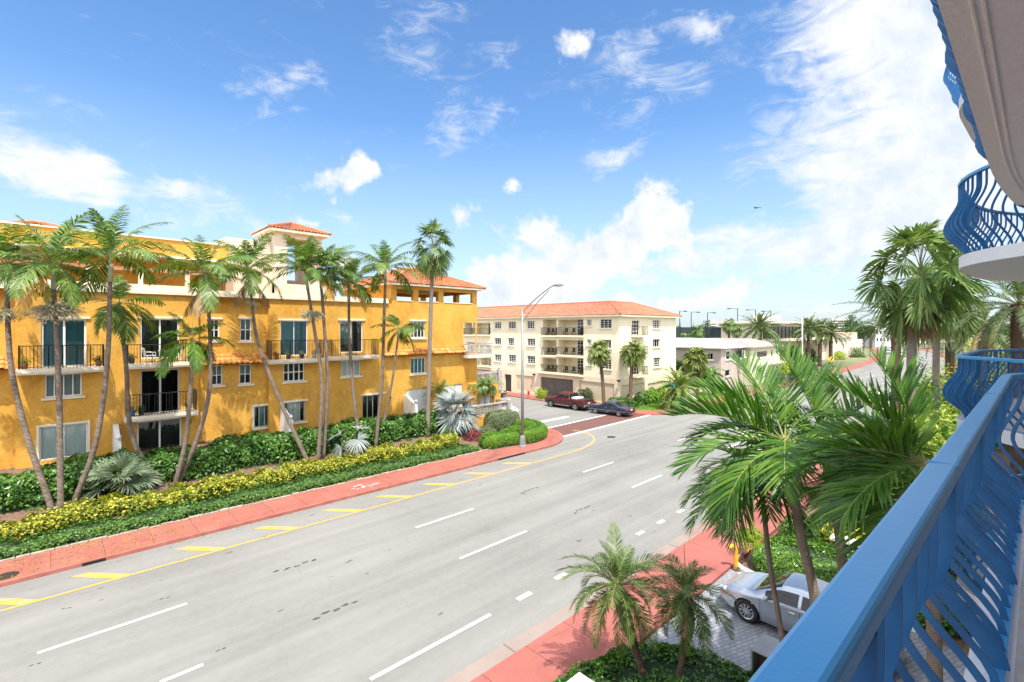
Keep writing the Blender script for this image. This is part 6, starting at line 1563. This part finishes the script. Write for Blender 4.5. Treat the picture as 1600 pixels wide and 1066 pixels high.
# corner of the cream building
def zp(Z, pts, z0=.13):
    P = [at(x, y, Z) for x, y in pts]; P[0].z = z0; return [tuple(q) for q in P]
fan_palm('fan_palm', 'fan palm leaning left before the cream corner, left of the pair', zp(53.5, [(944,633),(941,590),(936,552)]), 'fan palms before the cream building', 71, 30, .75, .85, .2, .17, 'lf_sabal', 'tr_rough', el=(1.5,-.75), tipdroop=.3, nseg=16, tilts=.6, split=.6, sagp=.35)
fan_palm('fan_palm', 'fan palm by the cream building corner, right of the pair', zp(54, [(985,633),(986,590),(989,553)]), 'fan palms before the cream building', 72, 32, .8, .9, .2, .17, 'lf_sabal', 'tr_rough', el=(1.5,-.75), tipdroop=.3, nseg=16, tilts=.6, split=.6, sagp=.35)
feather_palm('date_palm', 'leaning stout date palm behind the green street sign', zp(53, [(1038,638),(1048,622),(1060,607)]), None, 73, 44, 3.0, .42, .34, 'lf_date_bright', 'tr_rough', 0, (1.45,-.45), 1.15, 36, .5, .10, .35, .15)
fan_palm('fan_palm', 'straight fan palm on the lawn corner beyond the date palm', zp(57, [(1090,632),(1090,590),(1088,562)]), None, 74, 40, .8, 1.0, .22, .17, 'lf_sabal', 'tr_rough', el=(1.5,-.75), tipdroop=.3, nseg=16, tilts=.6, split=.6, sagp=.35)
feather_palm('dwarf_palm', 'small green palm before the rose grey house', zp(64, [(1110,612),(1111,586)]), None, 75, 10, 1.9, .12, .09, 'lf_near', 'tr_near', .3, (1.2,-.5), 1.4, 24, .5, .09)
BS = [(917,45.6,35.3,1.5,'hd_grey','grey green shrub right of the garage door'),(955,45.0,30.4,1.3,'hd_low','green shrub between the two fan palms'),(978,47.0,30.2,1.1,'hd_dark','dark shrub at the foot of the right fan palm'),(1000,49.5,30.2,1.15,'hd_low','medium shrub under the right breeze block wall'),(1018,52.3,30.2,1.7,'hd_box','large bright shrub behind the lawn'),(1034,55.2,30.3,1.5,'lf_lime','yellow green shrub at the lawn edge behind the date palm')]
for i, (x, u, v, r, lf, lb) in enumerate(BS): bush('shrub', lb, (u, v, .12), (r*.95, r*.75, r*1.25), lf, .3, .16, 1500, 80+i, 'shrubs along the cream building')
bush('shrub', 'red tinged lime shrub by the garage wall', (44.9, 41.6, .12), (.7,.9,1.5), 'lf_lime', .35, .1, 700, 90)
bush('shrub', 'low round shrub before the cream garden wall', (66.5, 29.5, .12), (1.1,1.0,1.2), 'hd_low', .3, .16, 900, 91)
for i, (x, Z, h, r, lf, lb) in enumerate(((1072,66,6.2,2.4,'lf_tree','dark tree squeezed between cream building and white roofed house'),(1098,68,4.2,1.6,'hd_dark','low dark tree before the rose grey house'),(1240,99,5.6,2.9,'lf_tree','dense green tree hiding the office ground floor'),(1262,106,5.2,2.5,'lf_tree','second green tree under the glass band'))):
    p = at(x, 513, Z); tree('broadleaf_tree', lb, (p.x, p.y, 0), h, r, lf, 3500, 100+i, l=.42, w=.24)
for i, (x, Z, r, lf, lb) in enumerate(((1222,95,2.2,'lf_lime','lime shrub beside the pale lime house'),(1236,96,1.9,'lf_lime','second lime shrub nearer the white lamp'),(1250,93,1.4,'hd_low','low green shrub by the far pavement'),(1205,84,1.0,'hd_yellow','yellow shrub strip before the lime house'),(1340,150,2.2,'hd_low','green shrub at the bend by the pink building'),(1310,140,2.0,'lf_lime','lime shrub under the far date palms'))):
    p = at(x, 513, Z); bush('shrub', lb, (p.x, p.y, 0), (r*1.2, r, r*1.5), lf, .4, .2, 1500, 120+i)
def far_date(label, x, y, v, L, seed, leaf='lf_date', r=.42, y2=None):
    Z = depth_v(x, v) if v else seed
    return feather_palm('date_palm', label, zp(Z, [(x, y+60), (x, y+30), (x, y)], 0), 'date palms along the avenue', seed, 52, L, r, r*.95, leaf, 'tr_rough', 0, (1.5,-.5), .95, 30, .6, .13, .4, .1)
far_date('large date palm behind the lime house roof', 1187, 514, 34, 4.6, 131)
far_date('date palm left of the trio before the glass band building', 1264, 517, 31, 4.3, 132)
far_date('date palm in the middle of the trio, furthest back', 1281, 519, 32.5, 4.2, 133)
far_date('date palm right of the trio before the pink building', 1298, 521, 30.5, 4.4, 134)
for i, (x, Z, lb) in enumerate(((1139,105,'fan palm left of the pair before the beige block'),(1152,103,'fan palm right of the pair before the beige block'),(1091,106,'fan palm before the dark tennis screen'),(1072,92,'low fan palm top behind the white roofed house'))):
    y = (505, 511, 514, 527)[i]; fan_palm('fan_palm', lb, zp(Z, [(x, y+60), (x, y+4)], 0), 'fan palms behind the houses', 140+i, 20, .9, 1.0, .25, .2, 'lf_sabal' if i == 3 else 'lf_fan', 'tr_rough', nseg=14, el=(1.4,-.9))
rg = np.random.default_rng(77)
for i in range(16):
    x = 1325 + i*16 + rg.uniform(-6, 6); Z = rg.uniform(210, 290); p = at(x, 513, Z); h = EYE+(513-rg.uniform(492, 503))/FPX*Z
    tree('broadleaf_tree', 'dark green tree in the distant row on the horizon', (p.x, p.y, 0), h, h*.5, 'lf_tree', 1100, 200+i, 'trees on the far horizon', .9, .6, .6)
for i in range(8):
    x = 1010 + i*14; Z = rg.uniform(260, 330); p = at(x, 513, Z); h = EYE+(513-rg.uniform(505, 509))/FPX*Z
    tree('broadleaf_tree', 'low green tree far behind the tennis screen', (p.x, p.y, 0), h, h*.55, 'lf_tree', 900, 230+i, 'trees behind the tennis court', 1.0, .6, .6)
# ------------------------------------------------------------------ near side planting
fan_palm('fan_palm', 'big shaggy fan palm with hanging thatch beside the curved balcony', zp(21, [(1424,600),(1425,520),(1438,448)], 0), 'big fan palms on the near side', 301, 44, 1.35, .98, .18, .165, 'lf_fan', 'tr_wash', el=(1.5,-.95), thatch=44, tipdroop=.28, nseg=26, cl=.9, flowers=4, sagp=.35, droop=.3, tilts=.65, split=.62)
fan_palm('fan_palm', 'second fan palm crowded behind the shaggy one', zp(28, [(1462,600),(1464,520),(1478,470)], 0), 'big fan palms on the near side', 302, 34, 1.2, .95, .175, .16, 'lf_fan', 'tr_wash', el=(1.45,-.95), thatch=18, tipdroop=.3, nseg=20, cl=.7, sagp=.35, droop=.3, tilts=.65, split=.6)
for i, (x, y, Z, L, lb) in enumerate(((1592,476,24,3.4,'date palm with silver fronds at the right frame edge'),(1400,492,36,4.2,'silver date palm left behind the shaggy fan palm'),(1484,508,40,3.8,'date palm between the fan palms and the right edge'),(1536,512,37,3.6,'date palm above the blue corner balcony rail'))):
    feather_palm('date_palm', lb, zp(Z, [(x, y+70), (x, y+30), (x, y)], 0), 'date palms on the near side', 310+i, 36, L, .30, .30, 'lf_date', 'tr_rough', 0, (1.45,-.6), 1.1, 36, .5, .05, .4, .15, yellow=(2.0, -.6) if i == 0 else None, dead=2)
rg = np.random.default_rng(50)
NB = [(1466,560,32,1.5,'lf_lime','light lime shrub left of the balcony corner'),(1480,600,24,1.3,'hd_low','green shrub below the balcony corner'),(1455,620,20,1.2,'lf_lime','lime shrub under the shaggy fan palm'),(1500,560,40,2.2,'hd_low','green shrub behind the corner balcony'),(1550,535,46,3.0,'lf_tree','tall green shrub mass behind the balcony rail'),(1590,540,36,2.4,'hd_low','green shrub at the right edge behind the rail'),(1445,560,44,1.8,'hd_low','shrub by the far near side trunks'),(1520,520,58,3.5,'lf_lime','bright lime tall shrub far behind the date palms'),(1575,500,60,3.6,'lf_tree','dark shrub far at the right edge'),(1480,660,15,1.1,'hd_near','glossy shrub below the corner balcony'),(1400,700,19,1.2,'hd_low','shrub hidden behind the large feather palms'),(1350,690,24,1.2,'hd_near','glossy shrub on the near verge'),(1310,680,28,1.2,'hd_low','small shrub on the near verge'),(1430,640,27,1.3,'hd_low','roadside shrub before the lamp')]
for i, (x, y, Z, r, lf, lb) in enumerate(NB):
    p = at(x, y, Z); bush('shrub', lb, (p.x, min(p.y, 6.6) if p.x < 60 else p.y, 0), (r*1.2, r*1.1, max(p.z+.6, r)), lf, .26, .13, int(1700*r), 330+i, 'shrubs on the near side')
far_wall = thing('garden_wall', 'white low wall behind the near side palms', 'wall', (48, -.6, 0)); MB().bbox(-14, 30, -.12, .12, 0, 5.5, .03).build('wall', M['white'], far_wall)
# pygmy date palms in the driveway hedge
def pp(Z, pts, z0): P = [at(x, y, Z) for x, y in pts]; P[0].z = z0; return [tuple(q) for q in P]
feather_palm('pygmy_date_palm', 'larger pygmy date palm spreading over the red pavement', pp(11.6, [(1015,1090),(998,1030),(978,968),(964,915)], .1), 'pygmy date palms in the driveway hedge', 401, 34, 1.52, .085, .11, 'lf_pygmy', 'tr_rough', 0, (1.45,-.7), 1.4, 52, .34, .021, .35, .12, dead=1, bulge=.06)
feather_palm('pygmy_date_palm', 'smaller pygmy date palm beside the grey paved driveway', pp(11.5, [(1052,1072),(1066,1030),(1074,980),(1072,930)], .1), 'pygmy date palms in the driveway hedge', 402, 27, 1.25, .06, .10, 'lf_pygmy', 'tr_rough', 0, (1.45,-.7), 1.5, 46, .30, .02, .35, .12, dead=1, bulge=.075)
hedge('hedge', 'glossy dark hedge at the bottom edge under the pygmy date palms', [(7.2, 6.7), (9.4, 6.65), (10.8, 6.2), (11.5, 5.2), (11.5, 3.4), (11.3, 0)], 1.0, 0, .72, 'hd_near', .085, .055, 52000, 21, amp=.08, s=2.5, depth=.16)
hedge('hedge', 'bright glossy hedge beside the silver car', [(19.9, 7.0), (19.9, 5.5), (19.95, 4.0), (20, 1)], 1.42, 0, .95, 'hd_sunlit', .10, .065, 36000, 22, amp=.07, s=2.2, depth=.16)
bush('shrub', 'yellow leaved shrub over the planter wall', (23.2, 4.6, .2), (1.1,1.2,1.3), 'hd_yellow', .2, .1, 1800, 351)
bush('shrub', 'strappy yellow green plant at the hedge corner', (19.6, 7.1, .7), (.55,.55,.75), 'lf_lime', .3, .05, 500, 352)
for i, (x, y, z, rr) in enumerate(((22.9,6.2,.1,1.0),(24.5,5.2,.1,1.2),(27,5.5,0,1.2),(30,4.8,0,1.3))):
    bush('shrub', ['green shrub just behind the planter wall','second green shrub behind the planter wall','green shrub on the near verge before the fan palms','round shrub below the shaggy fan palm'][i], (x, y, z), (rr,rr,rr*1.1), 'hd_low', .2, .1, 1600, 360+i, 'shrubs on the near side')
# three large feather palms in front of the balcony; every frond is its own part
def near_palm(label, path, fronds, r0, r1, seed, shaft=.8, L0=1.9, leafw=.052, ll=.58):
    rg = np.random.default_rng(seed); root = thing('feather_palm', label, 'palm tree', path[0], 0, 'large feather palms below the balcony')
    trunk(root, path, r0, r1, M['tr_near'])
    top = np.array(path[-1])-np.array(path[0]); pr = np.array(path[-2])-np.array(path[0]); ax = (top-pr)/np.linalg.norm(top-pr)
    MB().tube([top-ax*.02, top+ax*shaft*.4, top+ax*shaft], [r1*1.25, r1*1.1, r1*.55], 12).build('crownshaft', M['stem'], root, smooth=True)
    c = top+ax*shaft*.93
    for (a, e, l, dr, kw) in fronds:
        # a is measured from the right-hand side of the view, counter-clockwise seen from above
        az = math.atan2(-CT, ST) + rad(a)
        mb = MB(); feather(mb, c, az, rad(e), L0*l, rg, 38, 1.08*ll*(.7+.3*l), leafw*.74, dr, kw.get('lift', .55), kw.get('ld', .22), .14, .8, rr=.016, fold=.18, ragged=.3, roll=kw.get('roll', 0), twist=kw.get('tw', 0))
        mb.build('frond', [M['lf_near'], M['stem']], root)
F = dict
near_palm('slim feather palm in front of the silver car', pp(10.2, [(1240,1180),(1222,1000),(1204,890),(1192,785)], 0),
  [(200,30,1.0,1.4,F(ld=.3)),(165,10,1.0,1.3,F(ld=.3)),(180,-8,1.05,1.0,F(ld=.4)),(222,-5,.95,1.1,F(ld=.4)),(250,20,.8,1.4,F()),(120,30,.9,1.5,F()),(80,25,.9,1.4,F()),(30,15,.8,1.4,F()),(330,10,.8,1.3,F(ld=.4)),(150,55,.8,1.2,F()),(290,-10,.7,1.0,F(ld=.5)),(350,40,.8,1.5,F()),(205,-20,.85,.7,F(ld=.4))], .06, .05, 411, .5, 1.75)
near_palm('tall feather palm with an upright fan of fronds before the crossing', pp(9.0, [(1300,1170),(1276,960),(1252,840),(1236,745)], 0),
  [(178,32,1.12,.75,F(lift=1.05,ld=0)),(186,12,1.1,1.0,F(lift=.6,ld=.15)),(150,50,1.0,.8,F(lift=.8,ld=.05)),(100,62,1.1,.7,F(lift=.7,ld=.05)),(60,52,1.1,.8,F(lift=.8,ld=.05)),(205,-5,1.0,1.1,F(ld=.35)),(195,-20,1.0,.8,F(ld=.45)),(240,20,.9,1.5,F()),(10,20,1.0,1.3,F()),(280,15,.8,1.5,F()),(320,25,.9,1.5,F()),(130,20,1.0,1.2,F()),(80,15,1.0,1.2,F()),(345,-5,.9,1.2,F(ld=.4)),(40,35,1.0,1.0,F())], .095, .075, 412, .7, 1.95, .078, .78)
near_palm('feather palm with bright upright fronds in the middle of the group', pp(9.4, [(1345,1170),(1322,950),(1312,840),(1296,745)], 0),
  [(110,72,1.15,.5,F(lift=.7,ld=0)),(60,58,1.15,.75,F(lift=.9,ld=.02)),(20,42,1.2,.9,F(lift=.9,ld=.03)),(150,40,1.0,.9,F(lift=.7,ld=.05)),(185,15,1.0,1.2,F(ld=.2)),(0,18,1.1,1.2,F(lift=.7)),(215,10,.9,1.3,F()),(250,15,.9,1.3,F()),(300,10,.9,1.3,F()),(335,10,1.0,1.2,F()),(90,20,1.0,1.2,F()),(45,15,1.0,1.2,F()),(170,-12,.9,1.0,F(ld=.4)),(20,-10,.9,1.0,F(ld=.4))], .10, .08, 414, .7, 1.9, .075, .74)
near_palm('nearest feather palm with big arching fronds touching the rail', pp(6.6, [(1470,1430),(1462,1100),(1456,900),(1450,790)], 0),
  [(100,72,1.0,.35,F(lift=.8,ld=0)),(135,58,.95,.6,F(lift=.8,ld=.02)),(172,24,1.05,.9,F(lift=.7,ld=.08)),(185,40,.95,.9,F(lift=.8,ld=.05)),(195,2,1.05,1.0,F(ld=.25)),(208,-18,1.15,.75,F(ld=.35)),(150,10,1.1,1.0,F(ld=.2)),(120,30,1.05,1.0,F()),(165,-14,1.0,.8,F(ld=.35)),(140,-5,1.0,1.0,F(ld=.3)),(95,40,1.0,1.0,F())], .09, .075, 413, .6, 1.6, .066, .66)

# ------------------------------------------------------------------ sky, sun, camera
EL, SA = rad(64), (-.5, -.866)     # sun height and the horizontal direction it stands in
W = bpy.data.worlds.new('World'); SC.world = W; W.use_nodes = True
nt = NT(W.node_tree); bg = W.node_tree.nodes['Background']
sky = nt.new('ShaderNodeTexSky'); sky.sky_type = 'NISHITA'; sky.sun_disc = False; sky.sun_elevation = EL; sky.sun_rotation = math.atan2(SA[0], SA[1]); sky.air_density = 1.0; sky.dust_density = .35; sky.ozone_density = 1.6; sky.altitude = 0
hs = nt.new('ShaderNodeHueSaturation'); hs.inputs['Saturation'].default_value = SKY_SAT; hs.inputs['Value'].default_value = SKY_VAL; hs.inputs['Hue'].default_value = .502
nt.link(sky.outputs[0], hs.inputs['Color'])
tc = nt.new('ShaderNodeTexCoord').outputs['Generated']
sx = nt.new('ShaderNodeSeparateXYZ'); nt.link(tc, sx.inputs[0])
az = nt.math('ARCTAN2', sx.outputs[1], sx.outputs[0]); el = nt.math('ARCSINE', sx.outputs[2])
cx = nt.new('ShaderNodeCombineXYZ'); nt.link(az, cx.inputs[0]); nt.link(el, cx.inputs[1]); ae = cx.outputs[0]
def warped(scale, amt, det=5):
    n = nt.new('ShaderNodeTexNoise'); n.inputs['Scale'].default_value = scale; n.inputs['Detail'].default_value = det; n.inputs['Roughness'].default_value = .6
    nt.link(ae, n.inputs['Vector'])
    a = nt.new('ShaderNodeVectorMath'); a.operation = 'SUBTRACT'; nt.link(n.outputs['Color'], a.inputs[0]); a.inputs[1].default_value = (.5, .5, .5)
    b = nt.new('ShaderNodeVectorMath'); b.operation = 'SCALE'; nt.link(a.outputs[0], b.inputs[0]); b.inputs['Scale'].default_value = amt
    c = nt.new('ShaderNodeVectorMath'); c.operation = 'ADD'; nt.link(ae, c.inputs[0]); nt.link(b.outputs[0], c.inputs[1]); return c.outputs[0]
def blobs(vec, lst):
    acc = None
    for (x, y, rx, ry, w, rot) in lst:
        d = at(x, y, 1.0)-Vector((0, 0, EYE)); d.normalize(); a0 = math.atan2(d.y, d.x); e0 = math.asin(d.z)
        q = 1/(1+((x-800)/FPX)**2)
        m = nt.new('ShaderNodeMapping'); m.vector_type = 'TEXTURE'; m.inputs['Location'].default_value = (a0, e0, 0); m.inputs['Rotation'].default_value = (0, 0, rad(-rot)); m.inputs['Scale'].default_value = (rx/FPX*q, ry/FPX*q**.5, 1)
        nt.link(vec, m.inputs['Vector'])
        g = nt.new('ShaderNodeTexGradient'); g.gradient_type = 'SPHERICAL'; nt.link(m.outputs[0], g.inputs[0])
        acc = nt.math('MULTIPLY', g.outputs['Fac'], w) if acc is None else nt.math('MULTIPLY_ADD', g.outputs['Fac'], w, acc)
    return acc
# az grows to the left of the view, so a picture rotation flips sign
WISP = [(1500,90,400,300,1.4,0),(1400,310,290,140,1.1,0),(1270,400,330,70,.85,0),(1230,232,170,70,.55,15),(1130,378,150,40,.6,0),(1270,488,330,40,.6,0),(1080,120,150,44,.5,25),(960,110,110,70,.55,0),(970,232,100,24,.85,0),(1110,22,75,26,.8,25),(1330,20,200,120,.7,0),
 (660,60,120,90,.48,-35),(705,195,60,50,.55,35),(430,122,80,26,.7,0),(445,168,44,22,.6,0),(55,232,150,60,.95,-25),(100,275,200,50,1.0,0),(270,303,90,24,.75,0),(262,345,90,34,.65,0),(385,345,110,36,.75,0),(790,85,40,30,.6,0),(775,170,50,30,.55,0),(545,343,70,14,.55,0),(150,180,90,20,.35,-20),(1040,60,120,40,.35,0)]
CUM = [(760,425,70,40,.8,0),(835,445,90,34,.85,0),(905,425,70,34,.8,0),(1050,345,50,40,.8,0),(965,400,90,36,.8,0),(700,455,80,24,.6,0),(1180,440,150,26,.6,0),(1060,480,160,20,.6,0),(530,288,80,34,.85,20),(562,258,46,40,.85,0),(898,72,46,38,.95,0),(724,333,36,32,.95,0),(795,289,30,20,.8,0),(840,368,70,52,1.0,0),(1020,320,66,62,1.05,0),(990,362,100,46,1.0,0),(920,395,90,40,.75,0),(1085,398,54,38,.95,0),(790,440,90,52,1.0,0),(870,430,80,36,.8,0),(545,408,44,38,1.05,0),(478,352,60,24,.8,0),(1010,425,130,26,.75,0),(900,480,240,34,.8,0),(620,432,70,26,.75,0),(830,470,120,40,.9,0),(1120,462,130,24,.65,0),(775,345,30,16,.5,0)]
v1 = warped(7, .16); v2 = warped(14, .10, 8)
stretch = nt.mapping(ae, (5, 13, 1), (0, 0, .25)); n1 = nt.noise(stretch, 2.2, 9, .66, .9)
n2 = nt.noise(ae, 22, 9, .62, .3); n3 = nt.noise(ae, 7, 6, .6, .2)
def sstep(x, a, b):
    m = nt.new('ShaderNodeMapRange'); m.interpolation_type = 'SMOOTHSTEP'; m.inputs[1].default_value = a; m.inputs[2].default_value = b
    nt.link(x, m.inputs[0]); return m.outputs[0]
wv = nt.math('ADD', blobs(v1, WISP), nt.math('MULTIPLY', nt.math('SUBTRACT', n1, .5), 2.0))
# unseen bright cloud added overhead and behind the building to raise fill light
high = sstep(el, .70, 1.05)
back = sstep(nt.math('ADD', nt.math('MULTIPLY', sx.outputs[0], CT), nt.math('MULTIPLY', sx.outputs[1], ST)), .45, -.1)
fill_cloud = nt.math('MAXIMUM', high, back)
wv = nt.math('ADD', wv, nt.math('MULTIPLY', fill_cloud, 1.0))
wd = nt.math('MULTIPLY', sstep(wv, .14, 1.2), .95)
cv = nt.math('ADD', blobs(v2, CUM), nt.math('MULTIPLY', nt.math('SUBTRACT', n2, .5), 1.0))
cd = sstep(cv, .30, .78)
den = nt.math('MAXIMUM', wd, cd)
shade = nt.ramp(nt.math('ADD', nt.math('MULTIPLY', n2, .5), nt.math('MULTIPLY', n3, .5)), [(.38, (.74,.82,.93)), (.58, (1,1,1))])
k = nt.new('ShaderNodeVectorMath'); k.operation = 'SCALE'; nt.link(shade, k.inputs[0]); nt.link(nt.math('MULTIPLY_ADD', fill_cloud, CLOUD*1.5, CLOUD), k.inputs['Scale'])
hz = nt.new('ShaderNodeMapRange'); hz.inputs[1].default_value = .0; hz.inputs[2].default_value = .38; hz.inputs[3].default_value = .85; hz.inputs[4].default_value = 0; nt.link(sx.outputs[2], hz.inputs[0])
base = nt.mix(hz.outputs[0], hs.outputs[0], tuple(x*CLOUD*.86 for x in (.66,.83,.98)))
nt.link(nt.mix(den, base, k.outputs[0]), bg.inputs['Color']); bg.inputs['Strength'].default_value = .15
L_ = bpy.data.lights.new('sun', 'SUN'); L_.energy = SUN; L_.angle = rad(.53); L_.color = (1.0, .94, .83)
so = bpy.data.objects.new('sun', L_); COL.objects.link(so)
so.rotation_euler = Vector((-SA[0]*math.cos(EL), -SA[1]*math.cos(EL), -math.sin(EL))).to_track_quat('-Z', 'Y').to_euler(); so.location = (0, 0, 60)
cd_ = bpy.data.cameras.new('camera'); cd_.sensor_width = 36; cd_.lens = FPX/1600*36; cd_.shift_y = -20/1600; cd_.clip_start = .02; cd_.clip_end = 6000
cam = bpy.data.objects.new('camera', cd_); COL.objects.link(cam); cam.location = (0, 0, EYE); cam.rotation_euler = (PI/2, 0, TH-PI/2); SC.camera = cam
SC.view_settings.view_transform = 'Standard'; SC.view_settings.look = 'None'; SC.view_settings.exposure = EXPO; SC.view_settings.gamma = 1.0; SC.view_settings.use_curve_mapping = False
SC.cycles.max_bounces = 8; SC.cycles.diffuse_bounces = 6; SC.cycles.transparent_max_bounces = 12
